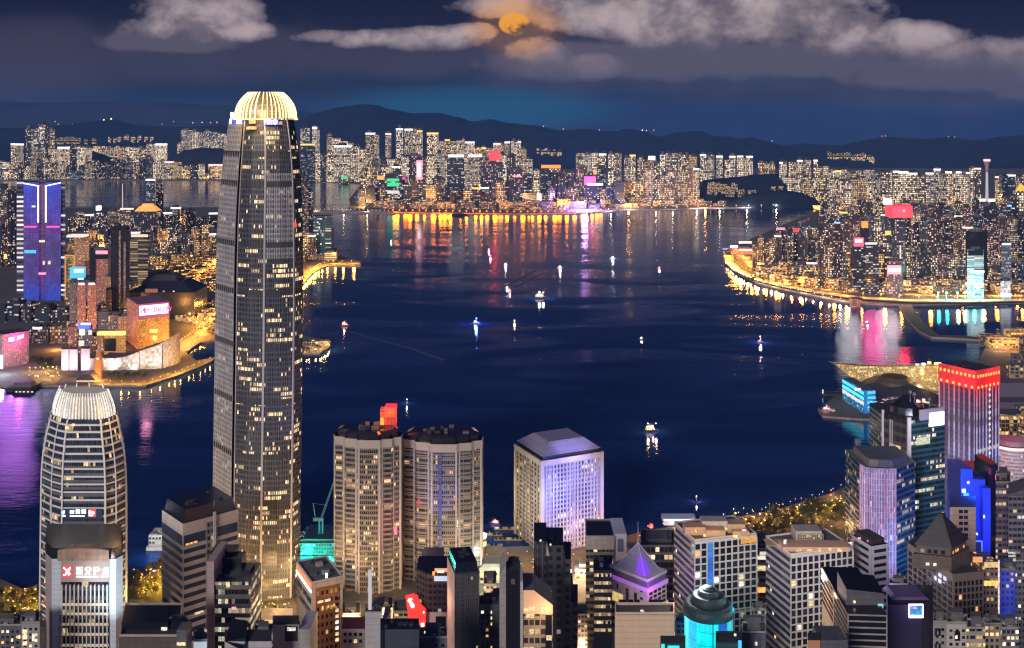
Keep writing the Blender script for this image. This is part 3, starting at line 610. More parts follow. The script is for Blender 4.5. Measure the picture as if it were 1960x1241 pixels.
# --- the left peninsula, right up to its near shore
row('apartment_tower', 'tower', 'the rear tier of the left peninsula', 'rear tier of the left peninsula',
 gen(128, 426, lambda c: 404 + 6 * math.sin(c / 19), 8, 11, 18, ['dark', 'dark', 'cream', 'office'], 40, crowns=('white',), skip=((256, 300),)), 3900, NEAR, seed=41, jitY=60)
row('apartment_tower', 'tower', 'the third tier of the left peninsula', 'third tier of the left peninsula',
 gen(128, 426, lambda c: 436 + 5 * math.sin(c / 13), 10, 11, 18, ['dark', 'cream', 'dark', 'amber'], 42, crowns=('white', 'rose')), 3450, NEAR, seed=43, jitY=50)
row('apartment_tower', 'tower', 'the second tier of the left peninsula', 'second tier of the left peninsula',
 gen(126, 424, lambda c: 462, 10, 12, 18, ['amber', 'cream', 'dark', 'amber'], 44, skip=((205, 286),)), 3150, NEAR, seed=45, jitY=40)
row('apartment_block', 'tower', 'the gold-lit blocks behind the black roof', 'gold-lit blocks behind the black roof',
 gen(286, 402, lambda c: 490, 6, 12, 20, ['gold', 'amber', 'gold'], 46), 2900, NEAR, seed=47, jitY=30)
row('office_block', 'office', 'the left edge beside the purple tower', 'blocks left of the purple tower',
 [(-6, 14, 352, 'cream'), (14, 30, 356, 'pale' if 0 else 'dark'), (-10, 8, 428, 'dark'), (9, 22, 420, 'cream'), (22, 33, 436, 'dark'), (-12, 6, 470, 'amber'), (7, 20, 490, 'gold'), (20, 33, 480, 'amber')], 2950, NEAR, seed=48, jitY=200)
row('office_block', 'office', 'the dim blocks below the purple tower', 'dim blocks below the purple tower',
 [(-10, 14, 585, 'office'), (14, 40, 572, 'office'), (40, 66, 578, 'dark'), (66, 98, 584, 'office'), (98, 131, 590, 'dark')], 2080, NEAR, seed=49, shapes=('box',))
row('office_block', 'office', 'the rose-lit blocks behind the pink-lit hotel', 'blocks behind the pink-lit hotel',
 [(54, 62, 626, 'pink'), (62, 79, 622, 'pink', 'white'), (80, 92, 621, 'pink'), (92, 113, 620, 'amber'), (113, 134, 628, 'pink')], 1880, NEAR, seed=50, shapes=('box', 'notch'))
row('office_block', 'office', 'the point just right of the domed tower', 'blocks on the point right of the domed tower',
 [(575, 583, 330, 'office'), (581, 590, 345, 'dark'), (588, 596, 360, 'office'), (576, 590, 438, 'amber'), (590, 602, 446, 'amber', 'white'), (596, 612, 462, 'pink'), (622, 642, 482, 'gold')], 3150, NEAR, seed=51, jitY=60, shapes=('box', 'notch'))
M_LOW = fac('low_shops', cw=6, fh=5, ww=.7, wh=.6, lit=.5, run=.2, rl=3, st=1.7, wall=(.25, .19, .13), a=ORNG, b=CREAM)
M_LOWD = fac('low_sheds', cw=7, fh=6, ww=.6, wh=.5, lit=.22, run=.1, rl=3, st=1.2, wall=(.10, .09, .10), a=CREAM, b=WHITE)
def clutter(name, region, n, hmin, hmax, wmin, wmax, seed, mats, label):
 rnd = random.Random(seed); mb = MB()
 for _ in range(n):
  t = rnd.random(); a, b = region(t, rnd)
  x, y = G(a, b, 3.0); w = rnd.uniform(wmin, wmax); d = rnd.uniform(wmin, wmax) * .7
  mb.prism(rect(x, y + d / 2, w, d, rnd.uniform(-.5, .5)), 2.9, 3 + rnd.uniform(hmin, hmax), 0 if rnd.random() < .6 else 1, 2, u0=rnd.uniform(0, 900))
 return tag(mb.build(name, mats + [M_ROOF2]), label, None, None, 'stuff')
LM = [M_LOW, M_LOWD]
shore_y = lambda c, P: next((b + (d - b) * (c - a) / (c2 - a) for (a, b), (c2, d) in zip(P, P[1:]) if a <= c <= c2), P[-1][1])
clutter('low_rise_district', lambda t, r: (680 + 660 * t, shore_y(680 + 660 * t, KSH) - 3 - 26 * r.random() ** 1.3), 420, 8, 34, 14, 60, 61, LM, 'low lit sheds and shops along the far orange quay')
clutter('low_rise_district', lambda t, r: (-20 + 600 * t, 343 - 14 * r.random()), 150, 8, 30, 20, 70, 62, LM, 'low lit waterside sheds on the far left bay')
clutter('low_rise_district', lambda t, r: (1340 + 230 * t, 394 - 5 * r.random()), 60, 6, 16, 10, 36, 63, LM, 'small lit sheds at the foot of the dark headland')
clutter('low_rise_district', lambda t, r: (1450 + 520 * t, 546 + 22 * min(1, t * 2.6) - 5 - 30 * r.random()), 330, 6, 26, 10, 34, 64, LM, 'low lit podiums behind the right shore road')
clutter('low_rise_district', lambda t, r: (1570 + 400 * t, 420 - 28 * r.random()), 110, 12, 40, 16, 40, 66, LM, 'low lit roofs at the back of the right bank')
def tregion(t, r):
 a = 286 + 130 * t; return a, 500 + 60 * r.random()
clutter('low_rise_district', tregion, 170, 5, 20, 10, 30, 65, [fac('gold_shops', cw=5, fh=4.5, ww=.75, wh=.65, lit=.75, run=.2, rl=3, st=2.0, wall=(.30, .19, .09), a=ORNG, b=GOLD), M_LOWD], 'low gold-lit roofs between road and black arena')
clutter('low_rise_district', lambda t, r: (300 + 115 * t, 575 + 70 * r.random() * (0.3 + .7 * t)), 110, 4, 13, 8, 24, 68, LM, 'low gold-lit roofs between the curved roads behind the white hall')
clutter('low_rise_district', lambda t, r: (130 + 130 * t, 560 + 70 * r.random()), 70, 8, 36, 12, 30, 67, LM, 'crowded lit low blocks behind the waterfront hall')
clutter('low_rise_district', lambda t, r: (580 + 60 * t, 498 - 18 * r.random()), 45, 4, 16, 8, 24, 69, LM, 'low lit sheds on the point right of the domed tower')
clutter('low_rise_district', lambda t, r: (583 + 42 * t, 656 + 14 * r.random() * (1 - abs(t - .5))), 26, 2, 8, 5, 14, 70, LM, 'small lit terrace roofs on the pier tip')
clutter('low_rise_district', lambda t, r: (425 + 150 * t, 470 + 150 * r.random()), 130, 6, 30, 10, 30, 71, LM, 'low lit blocks behind the domed tower')
clutter('low_rise_district', lambda t, r: (1945 + 330 * t, 660 + 330 * r.random() ** 1.4), 190, 8, 60, 12, 34, 72, LM, 'lit low blocks running off the right edge')
# middle distance: left shore
M_STONE = mat('pale_stone', (.36, .33, .30), .8, noise=.2, nscale=.08)
M_WHITEP = mat('white_panel', (.55, .53, .54), .6, noise=.12, nscale=.06)
M_CONC = mat('concrete', (.30, .285, .27), .85, noise=.25, nscale=.08)
M_DARKM = mat('dark_cladding', (.035, .035, .042), .55, noise=.3, nscale=.1)
M_STEEL = mat('steel', (.35, .35, .37), .4, .6)
E_WHITE = glow('sign_white', (1, .97, .95), 2.6)
E_PINK = glow('sign_pink', (1, .04, .30), 2.2)
E_ROSE = glow('sign_rose', (1, .25, .35), 1.8)
E_RED = glow('sign_red', (1, .015, .02), 2.0)
E_ORANGE = glow('sign_orange', (1, .25, .02), 1.8)
E_GOLD = glow('lamp_gold', (1, .55, .12), 2.2)
E_BLUE = glow('sign_blue', (.02, .12, 1), 1.6)
E_SKY = glow('sign_skyblue', (.03, .42, 1), 1.5)
E_CYAN = glow('sign_cyan', (.0, .75, .85), 1.3)
E_GREEN = glow('sign_green', (.0, .8, .30), 1.1)
E_VIOLET = glow('sign_violet', (.28, .03, 1), 1.3)
E_LAV = glow('sign_lavender', (.72, .45, 1), 1.4)
E_PANE = glow('lit_pane', (1, .72, .36), 1.25, .5)
E_PANEW = glow('lit_pane_white', (1, .93, .82), 1.1, .5)
E_PANEO = glow('lit_pane_orange', (1, .45, .12), 1.3, .5)
M_GLASS = mat('dark_pane', (.012, .016, .026), .12, spec=.6)
M_GLASSB = mat('blue_pane', (.018, .032, .065), .15, spec=.6)
def glow_ramp(name, z0, z1, stops, cw, fh, st, gap=.22, spark=.3):
 """emissive wall: colour changes with height; joints stay dark"""
 m = bpy.data.materials.new(name); m.use_nodes = True; nt = m.node_tree; b = nt.nodes['Principled BSDF']
 uv = node(nt, 'ShaderNodeUVMap'); sp = node(nt, 'ShaderNodeSeparateXYZ', i0=uv.outputs[0])
 t = sstep(nt, sp.outputs[1], z0, z1); mr = mth(nt, 'DIVIDE', mth(nt, 'SUBTRACT', sp.outputs[1], z0), z1 - z0, clamp=True)
 rp = node(nt, 'ShaderNodeValToRGB', i0=mr); cr = rp.color_ramp
 cr.elements[0].position, cr.elements[0].color = stops[0][0], (*stops[0][1], 1); cr.elements[1].position, cr.elements[1].color = stops[-1][0], (*stops[-1][1], 1)
 for p, c in stops[1:-1]: e = cr.elements.new(p); e.color = (*c, 1)
 fu = mth(nt, 'FRACT', mth(nt, 'DIVIDE', sp.outputs[0], cw)); fv = mth(nt, 'FRACT', mth(nt, 'DIVIDE', sp.outputs[1], fh))
 g = mth(nt, 'MULTIPLY', mth(nt, 'GREATER_THAN', fu, gap), mth(nt, 'GREATER_THAN', fv, gap))
 wn = node(nt, 'ShaderNodeTexWhiteNoise', {'noise_dimensions': '2D'}, Vector=node(nt, 'ShaderNodeCombineXYZ', i0=mth(nt, 'FLOOR', mth(nt, 'DIVIDE', sp.outputs[0], cw)), i1=mth(nt, 'FLOOR', mth(nt, 'DIVIDE', sp.outputs[1], fh))).outputs[0])
 nz = node(nt, 'ShaderNodeTexNoise', i0=uv.outputs[0], Scale=.03, Detail=3.0)
 k = mth(nt, 'MULTIPLY', mth(nt, 'MULTIPLY_ADD', g, .75, .25), mth(nt, 'MULTIPLY', mth(nt, 'MULTIPLY_ADD', wn.outputs[0], spark * 2, 1 - spark), sstep(nt, nz.outputs[0], .3, .7, .6, 1.35)))
 nt.links.new(rp.outputs[0], b.inputs['Emission Color']); nt.links.new(mth(nt, 'MULTIPLY', k, st), b.inputs['Emission Strength'])
 b.inputs['Base Color'].default_value = (.03, .03, .05, 1); b.inputs['Roughness'].default_value = .3
 return nomis(m)
def rbox(px0, px1, py0, py1, Y, d, mb, mi=0, z0=None):
 """front box given by its picture outline at distance Y"""
 return mb.box(X(px0, Y), X(px1, Y), Y, Y + d, Z(py1, Y) if z0 is None else z0, Z(py0, Y), mi)
def plate(name, parent, px0, px1, py0, py1, Y, m, t=.6, dy=0.0):
 mb = MB(); mb.box(X(px0, Y), X(px1, Y), Y - t + dy, Y + dy, Z(py1, Y), Z(py0, Y)); return mb.build(name, m, parent)
def glyph(mb, p, q, u, z, h, rows, d=.25, mi=0):
 """marks from a little bitmap, raised d from the face p->q; h is the height of one cell"""
 n = len(rows)
 for r, line in enumerate(rows):
  c = 0
  while c < len(line):
   if line[c] == '1':
    e = c
    while e < len(line) and line[e] == '1': e += 1
    mb.slab(p, q, u + c * h, u + e * h, z + (n - 1 - r) * h, z + (n - r) * h * 1.0, .02, d, mi); c = e
   else: c += 1
Y0 = 2330
t = thing('led_tower', 'purple and blue LED-clad skyscraper with white V-shaped light lines', 'skyscraper', (X(79, Y0), Y0 + 30, 3))
zt, z0 = Z(349, Y0), 3
blu, ppl = (.02, .05, .80), (.13, .03, .42)
M_LED = glow_ramp('led_wing', Z(575, Y0), zt, [(0, (.02, .10, .9)), (.10, (.04, .06, .6)), (.2, (.12, .05, .42)), (.42, (.10, .06, .30)), (.6, (.16, .04, .42)), (.78, (.07, .05, .62)), (1, (.02, .07, .85))], 3.2, 3.6, .85)
M_LEDC = glow_ramp('led_spine', Z(575, Y0), zt, [(0, (.05, .06, .6)), (.2, (.20, .04, .36)), (.5, (.16, .05, .25)), (1, (.26, .06, .26))], 3.2, 3.0, .7)
for a, b, nm in ((45, 74, 'facade_wing'), (87.5, 116.5, 'facade_wing')):
 P = front_rect(a, b, Y0, 55); mb = MB().prism(P, z0, zt - (0 if a < 60 else 0), 0, 1); mb.build(nm, [M_LED, M_ROOF], t)
MB().prism(front_rect(74.2, 87.3, Y0 + 6, 40), z0, Z(352, Y0), 0, 1).build('facade_spine', [M_LEDC, M_ROOF], t)
M_COL = fac('side_bays', cw=20, fh=10.4, ww=.98, wh=.42, lit=.66, run=0, st=1.35, wall=(.08, .07, .12), a=(.95, .85, 1), b=WHITE)
for a, b in ((32, 44.8), (116.8, 125)):
 MB().prism(front_rect(a, b, Y0 + 4, 45), z0, Z(347 if a < 50 else 356, Y0), 0, 1, u0=20 if a < 50 else 60).build('side_bay', [M_COL, M_ROOF], t)
EW2 = glow('light_line', (.9, .9, 1), 2.4)
for a, b, c, d in ((45, 351, 75, 356.5), (86.5, 356.5, 116.5, 350)):
 mb = MB(); mb.tube((X(a, Y0), Y0 - 1, Z(b, Y0)), (X(c, Y0), Y0 - 1, Z(d, Y0)), 1.5, n=4); mb.build('light_line', EW2, t)
for a in (73.5, 88):
 mb = MB(); mb.tube((X(a, Y0), Y0 - 1, Z(356.5, Y0)), (X(a, Y0), Y0 - 1, Z(426, Y0)), 1.5, n=4); mb.build('light_line', EW2, t)
for a, b in ((46, 70), (89, 114)): plate('light_bar', t, a, b, 433, 435.6, Y0, E_PINK)
plate('blue_screen', t, 47, 69, 479, 485, Y0, E_SKY); plate('red_screen', t, 74, 88, 522, 526, Y0, E_ROSE)
for a, b, c, d in ((82, 86, 500, 507), (92, 97, 500, 506), (75, 86, 460, 464), (61, 68, 394, 397)): plate('lit_window', t, a, b, c, d, Y0, E_PANE if c > 450 else E_PANEW)
def simple(name, label, cat, x0, x1, yt, Y, m, depth=30, top=M_ROOF, th=0, z0=3.0, group=None, plant=True, seed=1):
 """plain shaft with a parapet and roof plant, as parts of one thing"""
 if Y < 700: depth *= .5
 t = thing(name, label, cat, (X((x0 + x1) / 2, Y), Y + depth / 2, z0), group)
 P = front_rect(x0, x1, Y, depth) if not th else corner_rect(x0, x1 if th < 0 else x0 + (x1 - x0) * th, x1, Y, 30)
 if th: P = corner_rect(x0, x0 + (x1 - x0) * th, x1, Y, 26)
 zt = Z(yt, Y)
 MB().prism(P, z0, zt, 0, 1, u0=random.uniform(0, 500)).build('walls', [m, top], t)
 if plant:
  if Y < 900: roof_kit(t, P, zt, 7, int(x0), 2.2); parapet(t, P, zt, 1.0, .5, M_CONC if m is not R_BLACK else M_DARKM)
  if Y < 700 and m in (M_LGREY, M_CONC, M_DGREY, M_BEIGE, M_BROWN):
   L = math.dist(P[0], P[1]); n_ = max(2, int(L / 3.2)); panes(t, P[0], P[1], .6, L - .6, zt - 3.6 * 8 - 2, zt - 2, n_, 8, .5, .45, PW, [6, 3, 2.2, 1, 1], int(x0))
  Q = inset(P, .55); MB().prism(Q, zt - .1, zt + max(3, (zt - z0) * .04), 0, 0).build('roof_plant', [M_ROOF2], t)
 return t, P, zt
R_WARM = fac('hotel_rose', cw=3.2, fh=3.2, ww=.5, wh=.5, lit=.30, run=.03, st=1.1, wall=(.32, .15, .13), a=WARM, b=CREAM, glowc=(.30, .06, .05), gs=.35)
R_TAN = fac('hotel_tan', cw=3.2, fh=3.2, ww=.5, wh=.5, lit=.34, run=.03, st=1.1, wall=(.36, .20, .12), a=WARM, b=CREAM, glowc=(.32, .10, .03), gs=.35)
R_GREY = fac('hotel_grey', cw=3.4, fh=3.4, ww=.5, wh=.5, lit=.22, run=.03, st=1.0, wall=(.15, .13, .15), a=WARM, b=WHITE)
R_STRIPE = fac('striped_gold', cw=40, fh=5.2, ww=1.0, wh=.5, lit=.9, run=.5, rl=2, st=.85, wall=(.10, .07, .04), a=(1, .62, .24), b=CREAM)
R_BLACK = mat('black_glass', (.012, .012, .018), .2, spec=.6)
t, P, zt = simple('shop_tower', 'black tower with a rose-lit billboard top left of the tall black skyscraper', 'tower', 172, 207, 480, 2150, R_WARM, 34)
MB().prism(front_rect(171, 183, 2148, 36), 3, zt + 1, 0, 0).build('side_wall', R_BLACK, t)
plate('billboard', t, 180, 206, 480, 486.5, 2149, E_ROSE); plate('screen_surround', t, 178, 207, 487, 496, 2149, R_BLACK)
t, P, zt = simple('black_skyscraper', 'tall black skyscraper with two pale vertical strips', 'skyscraper', 212, 248, 440, 2080, R_BLACK, 45, plant=False)
MB().prism(front_rect(216, 243, 2085, 30), zt, zt + 4, 0, 0).build('roof_plant', R_BLACK, t)
ST1 = fac('pale_strip', cw=2.2, fh=3.4, ww=.8, wh=.4, lit=.45, run=0, st=.7, wall=(.22, .18, .19), a=CREAM, b=WHITE)
for a, b, c in ((227.5, 231, 442), (236.5, 240.5, 463)):
 mb = MB(); Yp = 2080
 mb.prism(front_rect(a, b, Yp - 1, 1.0), 3, Z(c, Yp), 0, 1); mb.build('lit_strip', [ST1, M_ROOF], t)
t, P, zt = simple('gold_striped_block', 'broad gold-striped office block right of the tall black skyscraper', 'office block', 249, 283, 458, 2420, R_STRIPE, 40)
plate('crown_sign', t, 251, 283, 449, 454, 2421, glow('crown_tan', (1, .6, .4), 1.3))
t, P, zt = simple('gold_framed_tower', 'slim tower in a gold-lit frame right of the purple tower', 'tower', 124, 143, 488, 2280, fac('gold_frame_mid', cw=4, fh=4, ww=.7, wh=.5, lit=.5, run=.1, st=1.0, wall=(.28, .19, .06), a=ORNG, b=GOLD), 26)
for a, b in ((124, 126), (141, 143)): plate('gold_edge', t, a, b, 488, 574, 2280, glow('gold_edge', (1, .42, .06), .75))
plate('gold_edge', t, 126, 141, 488, 490.5, 2280, glow('gold_edge', (1, .42, .06), .75))
t, P, zt = simple('tan_tower', 'tan lit tower with a pale flat cap between purple and black towers', 'tower', 143, 171, 452, 2350, R_TAN, 34)
plate('roof_cap', t, 138, 170, 448, 452, 2350, glow('cap_lit', (1, .85, .75), 1.0), t=30)
t, P, zt = simple('blue_sign_tower', 'dark block topped by a bright blue sign box', 'tower', 136, 171, 531, 2180, R_GREY, 30, plant=False)
sp_ = plate('sign_box', t, 139, 164, 511, 531, 2180, E_SKY, t=14); plate('sign_lettering', sp_, 142, 160, 515.5, 522, 2180 - 14, glow('white_blue', (.7, .95, 1), 2.6))
plate('sign_plate', t, 149, 160, 530, 535, 2180, E_WHITE)
for x0, x1, lb in ((148, 164, 'rose-lit twin hotel shaft on the left, under the blue sign box'), (167.5, 184, 'rose-lit twin hotel shaft on the right, beside the billboard tower')):
 t, P, zt = simple('hotel_shaft', lb, 'hotel', x0, x1, 544, 2010, R_WARM, 26, group='twin rose-lit hotel shafts')
 plate('crown_light', t, x0 + 2, x1 - 2, 541.5, 545.5, 2010, CROWN['rose'][1])
t, P, zt = simple('thin_grey_tower', 'thin grey tower standing left of the rose-lit twin shafts', 'tower', 133, 146, 541, 2030, R_GREY, 26)
t, P, zt = simple('screen_block', 'small block with white screens under a blue roof sign', 'block', 149, 177, 628, 1800, R_GREY, 24, plant=False)
sp_ = plate('roof_sign', t, 153, 174, 617, 628, 1800, E_BLUE, t=8); plate('sign_lettering', sp_, 155, 173, 618.5, 622, 1792, E_WHITE)
for a, b, c, d in ((152, 162, 630, 642), (169, 176, 632, 641), (151, 161, 652, 663)): plate('video_screen', t, a, b, c, d, 1800, E_PANEW)
t, P, zt = simple('tan_low_hotel', 'tan low hotel beside the white screens, in front of the twin shafts', 'hotel', 168, 197, 644, 1810, R_TAN, 26)
t, P, zt = simple('rose_block', 'rose-lit mid-rise with a red roof lamp left of the white screens', 'block', 130, 147, 626, 1815, R_WARM, 24)
plate('roof_lamp', t, 145, 156, 620, 624, 1815, E_ROSE)
t, P, zt = simple('gold_gate_block', 'gold-lit block framing a square black panel', 'block', 199, 241, 640, 1790, fac('gate_gold', cw=4, fh=4, ww=.5, wh=.5, lit=.4, run=.1, st=1.0, wall=(.36, .22, .08), a=ORNG, b=GOLD, glowc=(.5, .2, .03), gs=.5), 26, plant=False)
plate('black_panel', t, 200, 222, 648, 672, 1790, R_BLACK, t=1.5); plate('roof_edge_light', t, 190, 241, 634, 640, 1790, E_GOLD, t=10)
for x0, x1, yt, Y, mm, lb in ((187, 213, 597, 1960, R_GREY, 'grey block with small windows behind the gold gate block'), (207, 238, 603, 1940, R_GREY, 'dim grey slab left of the pink-signed hotel'),
        (226, 256, 606, 1900, R_TAN, 'dim tan block just behind the pink-signed hotel'), (200, 212, 530, 2140, R_TAN, 'small tan slab between billboard tower and black skyscraper'), (203, 214, 556, 2060, R_GREY, 'small grey slab at the foot of the black skyscraper')):
 simple('city_block', lb, 'block', x0, x1, yt, Y, mm, 26)
t, P, zt = simple('gold_roofed_tower', 'dark tower with a stepped gold-lit pagoda roof', 'tower', 257, 299, 405, 3500, NEAR['dark'][1], 50, plant=False)
mb = MB()
for k, (w, a, b) in enumerate(((1.0, 0, 9), (.78, 9, 16), (.5, 16, 24))):
 P0 = rect(X(278, 3500), 3525, 74 * w, 50 * w); P1 = inset(P0, .8); mb.loft([ring(P0, zt + a), ring(P1, zt + b)], 0, 0)
mb.build('gold_roof', glow('pagoda_gold', (1, .40, .05), 1.3, .3), t)
t, P, zt = simple('mast_tower', 'dark tower carrying a tall thin lit mast', 'tower', 229, 252, 400, 3550, NEAR['dark'][1], 40)
mb = MB(); mb.tube((X(232.5, 3550), 3560, zt), (X(232.5, 3550), 3560, Z(352, 3550)), 1.6, 1.0); mb.build('mast', glow('mast_lit', (1, .7, .6), .9), t)
plate('parapet_light', t, 230, 256, 398.5, 401.5, 3550, CROWN['rose'][1])
t, P, zt = simple('white_topped_tower', 'slender glass tower with a white lit top rising over the far bay', 'tower', 279, 297, 343, 3700, NEAR['blue'][1], 32)
plate('top_light', t, 279, 297, 343, 346, 3700, E_WHITE)
simple('dark_slab_tower', 'dark slab tower right beside the white-topped glass tower', 'tower', 298, 313, 350, 3760, NEAR['dark'][1], 32)
t, P, zt = simple('white_lantern_tower', 'tower with a single white lantern on its roof', 'tower', 184, 199, 401, 3600, NEAR['dark'][1], 30, plant=False)
plate('lantern', t, 188, 194, 394, 402, 3600, E_WHITE, t=20)
Ya = 2110
t = thing('black_arena', 'black arena with a wide stepped sloping roof', 'arena', (X(310, Ya), Ya + 60, 3))
def slopebox(x0, x1, x2, x3, yb, ym, yt, Y, d, z0=3.0):
 a = [(X(x0, Y), Y), (X(x1, Y), Y), (X(x1, Y), Y + d), (X(x0, Y), Y + d)]
 b = [(X(x2, Y), Y + d * .25), (X(x3, Y), Y + d * .25), (X(x3, Y), Y + d * .75), (X(x2, Y), Y + d * .75)]
 return [ring(a, z0), ring(a, Z(ym, Y)), ring(b, Z(yt, Y))]
MB().loft(slopebox(240, 372, 285, 345, 560, 560, 541, Ya, 90), 0, 0).build('roof', R_BLACK, t)
MB().loft(slopebox(270, 340, 282, 330, 560, 541, 528, Ya + 20, 60), 0, 0).build('upper_roof', M_DARKM, t)
plate('wall_panel', t, 278, 302, 553, 560, Ya - 1, mat('dull_rose', (.20, .12, .13), .8))
for a in (298, 312, 331): plate('lit_window', t, a, a + 3, 557, 558.5, Ya, E_PANE)
t, P, zt = simple('arena_annex', 'dark flat hall with small red windows behind the black arena', 'hall', 283, 324, 521, 2330, R_BLACK, 40, plant=False)
for a in (286, 298, 313): plate('window', t, a, a + 9, 531, 534, 2330, E_ROSE)
t = thing('pink_signed_hotel', 'gold-lit hotel block under a long white sign with pink lettering', 'hotel', (X(290, 1840), 1860, 3))
P = corner_rect(243, 263, 324, 1830, 12); zt = Z(583, 1830)
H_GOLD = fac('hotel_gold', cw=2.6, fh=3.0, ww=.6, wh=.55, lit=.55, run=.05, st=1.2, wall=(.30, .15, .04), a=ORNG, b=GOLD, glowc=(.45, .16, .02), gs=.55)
MB().prism(P, 3, zt, [0, 2, 2, 2], 1).build('walls', [H_GOLD, mat('mauve_roof', (.22, .10, .14), .8), R_WARM], t)
L = math.dist(P[0], P[1])
mb = MB(); mb.slab(P[0], P[1], 0, L, zt - 26, zt - .3, .02, .5); mb.build('sign_surround', glow('rose_surround', (.55, .05, .18), .8), t)
mb = MB(); mb.slab(P[0], P[1], 3, L - 2, zt - 20, zt - 3, .5, 1.0); sp_ = mb.build('sign_panel', glow('sign_panel_white', (1, .9, .95), 2.0), t)
mb = MB(); u = 6.0
for g in (['1', '1', '.', '1', '1', '1'], ['.11', '111', '111', '111', '.11', '.11'], ['1.1', '1.1', '111', '1.1', '1.1', '1.1'], ['1.1', '1.1', '.1.', '.1.', '1.1', '1.1'], ['11.', '1.1', '1.1', '1.1', '1.1', '11.'],
   ['1.1', '1.1', '1.1', '111', '1.1', '1.1'], ['1.1', '1.1', '1.1', '1.1', '1.1', '111'], ['1.1', '1.1', '1.1', '111', '.1.', '.1.'], ['1..', '1..', '.11', '.1.', '.1.', '11.']):
 glyph(mb, P[0], P[1], u, zt - 16.5, 1.62, g, 1.3); u += (len(g[0]) * 1.62 + 1.5) * 1.0
mb.build('sign_lettering', glow('letter_pink', (.75, .10, .55), 1.0), sp_)
plate('lit_lobby', t, 287, 302, 630, 637, 1829, E_GOLD)
lamp(t, (X(292, 1790), 1760, 110), (1, .35, .6), 2e4, 8, 'accent_light')
t = thing('pink_topped_hotel', 'slab hotel at the left edge glowing pink from its roof sign', 'hotel', (X(25, 1690), 1720, 3))
P = corner_rect(-14, 5, 55, 1690, 24); zt = Z(641, 1690)
HP = fac('hotel_pink', cw=3, fh=3.3, ww=.45, wh=.5, lit=.2, run=.02, st=.9, wall=(.38, .20, .24), a=WARM, b=CREAM)
MB().prism(P, 3, zt, 0, 1).build('walls', [HP, M_ROOF], t)
p, q = P[0], P[1]; L = math.dist(p, q)
mb = MB(); glyph(mb, p, q, L * .22, zt - 13, 1.5, ['111111', '111111', '.11111', '111111'], .6); glyph(mb, p, q, L * .55, zt - 11.5, 1.5, ['......1', '1.1.111', '1111111', '1111111', '1.11...'], .6)
mb.build('roof_sign', glow('neon_white_pink', (1, .55, .85), 4.0), t)
nrm = Vector((q[1] - p[1], -(q[0] - p[0]), 0)).normalized()
mid = Vector(((p[0] + q[0]) / 2, (p[1] + q[1]) / 2, zt - 8))
lamp(t, mid + nrm * 12, (1, .03, .35), 7e4, 5, 'accent_light')
[spot(t, (X(c, 1650), 1650, h), (X(c, 1650), 1350, h * .4), (.60, .20, 1), 9e4, 150, 34) for c, h in ((12, 30), (34, 62), (20, 100), (28, 150))]  # purple spots added in mid-air only for the streak on the water
mb = MB(); mb.box(X(2, 1688), X(5.5, 1688), 1686, 1688, 3, Z(680, 1688)); mb.build('light_column', glow('light_column', (.85, .92, 1), 3.0), t)
plate('canopy_light', t, 5, 40, 727, 731, 1650, glow('canopy_white', (1, .85, .95), 2.2))
lamp(t, (X(4, 1650), 1640, 26), (.7, .9, 1), 1.6e5, 6, 'canopy_lamp')
Yc = 1775
t = thing('waterfront_hall', 'windowless white hall with long sweeping curved walls by the water', 'hall', (X(250, Yc), Yc + 25, 3))
def sail(pts, Y0, Y1, y_base, d, name):
 """wall whose top follows a curve: pts (column, top row)"""
 mb = MB(); n = len(pts)
 A = []
 for i, (a, b) in enumerate(pts):
  Y = Y0 + (Y1 - Y0) * i / (n - 1); A.append((X(a, Y), Y, Z(b, Y)))
 for i in range(n - 1):
  (x0, y0, z0), (x1, y1, z1) = A[i], A[i + 1]
  mb.face([(x0, y0, 3), (x1, y1, 3), (x1, y1, z1), (x0, y0, z0)]); mb.face([(x0, y0, z0), (x1, y1, z1), (x1, y1 + d, z1), (x0, y0 + d, z0)], 1)
  mb.face([(x1, y1 + d, 3), (x0, y0 + d, 3), (x0, y0 + d, z0), (x1, y1 + d, z1)])
 for i, s in ((0, 1), (n - 1, 0)):
  x, y, z = A[i]; f = [(x, y + d, 3), (x, y, 3), (x, y, z), (x, y + d, z)]; mb.face(f if s else f[::-1])
 return mb.build(name, [M_WALLT, mat('mauve_slate', (.10, .07, .08), .8, noise=.3)], t)
M_WALLT = fac('tiled_wall', cw=4, fh=4, ww=.96, wh=.96, lit=0, run=0, st=0, wall=(.20, .19, .18), glass=(.34, .33, .31), gr=.7)
sail([(192, 685), (205, 686), (220, 686), (235, 684), (250, 680), (266, 673)], Yat(713), Yat(712), 710, 40, 'curved_wall')
sail([(267, 672), (280, 668), (292, 664), (303, 660), (310, 656)], Yat(711), Yat(709), 708, 34, 'curved_wall')
sail([(312, 655), (320, 650), (330, 644), (338, 638)], Yat(709), Yat(701), 700, 20, 'curved_wall')
for k, (a, b, yt) in enumerate(((117.5, 131, 669), (133, 148.5, 669), (155, 172, 668))):
 MB().prism(front_rect(a, b, Yat(713), 22), 3, Z(yt, Yat(713)), 0, 1).build('flat_block', [mat('lilac_white', (.50, .44, .50), .7, noise=.1), M_ROOF2], t)
MB().prism(front_rect(172, 183, Yat(713), 18), 3, Z(686, Yat(713)), 0, 1).build('link_block', [M_STONE, M_ROOF2], t)
[spot(t, (X(a, 1655), 1652, 5), (X(a, 1690), 1690, 26), c, 9e4, 80, 2) for a, c in ((130, (1, .62, .9)), (160, (1, .6, .8)), (215, (1, .95, .9)), (255, (.95, .95, 1)), (295, (.95, .95, 1)), (330, (.85, .88, 1)))]
t = thing('clock_tower', 'slim brick clock tower lit orange beside the white hall', 'clock tower', (X(187, 1650), 1655, 3))
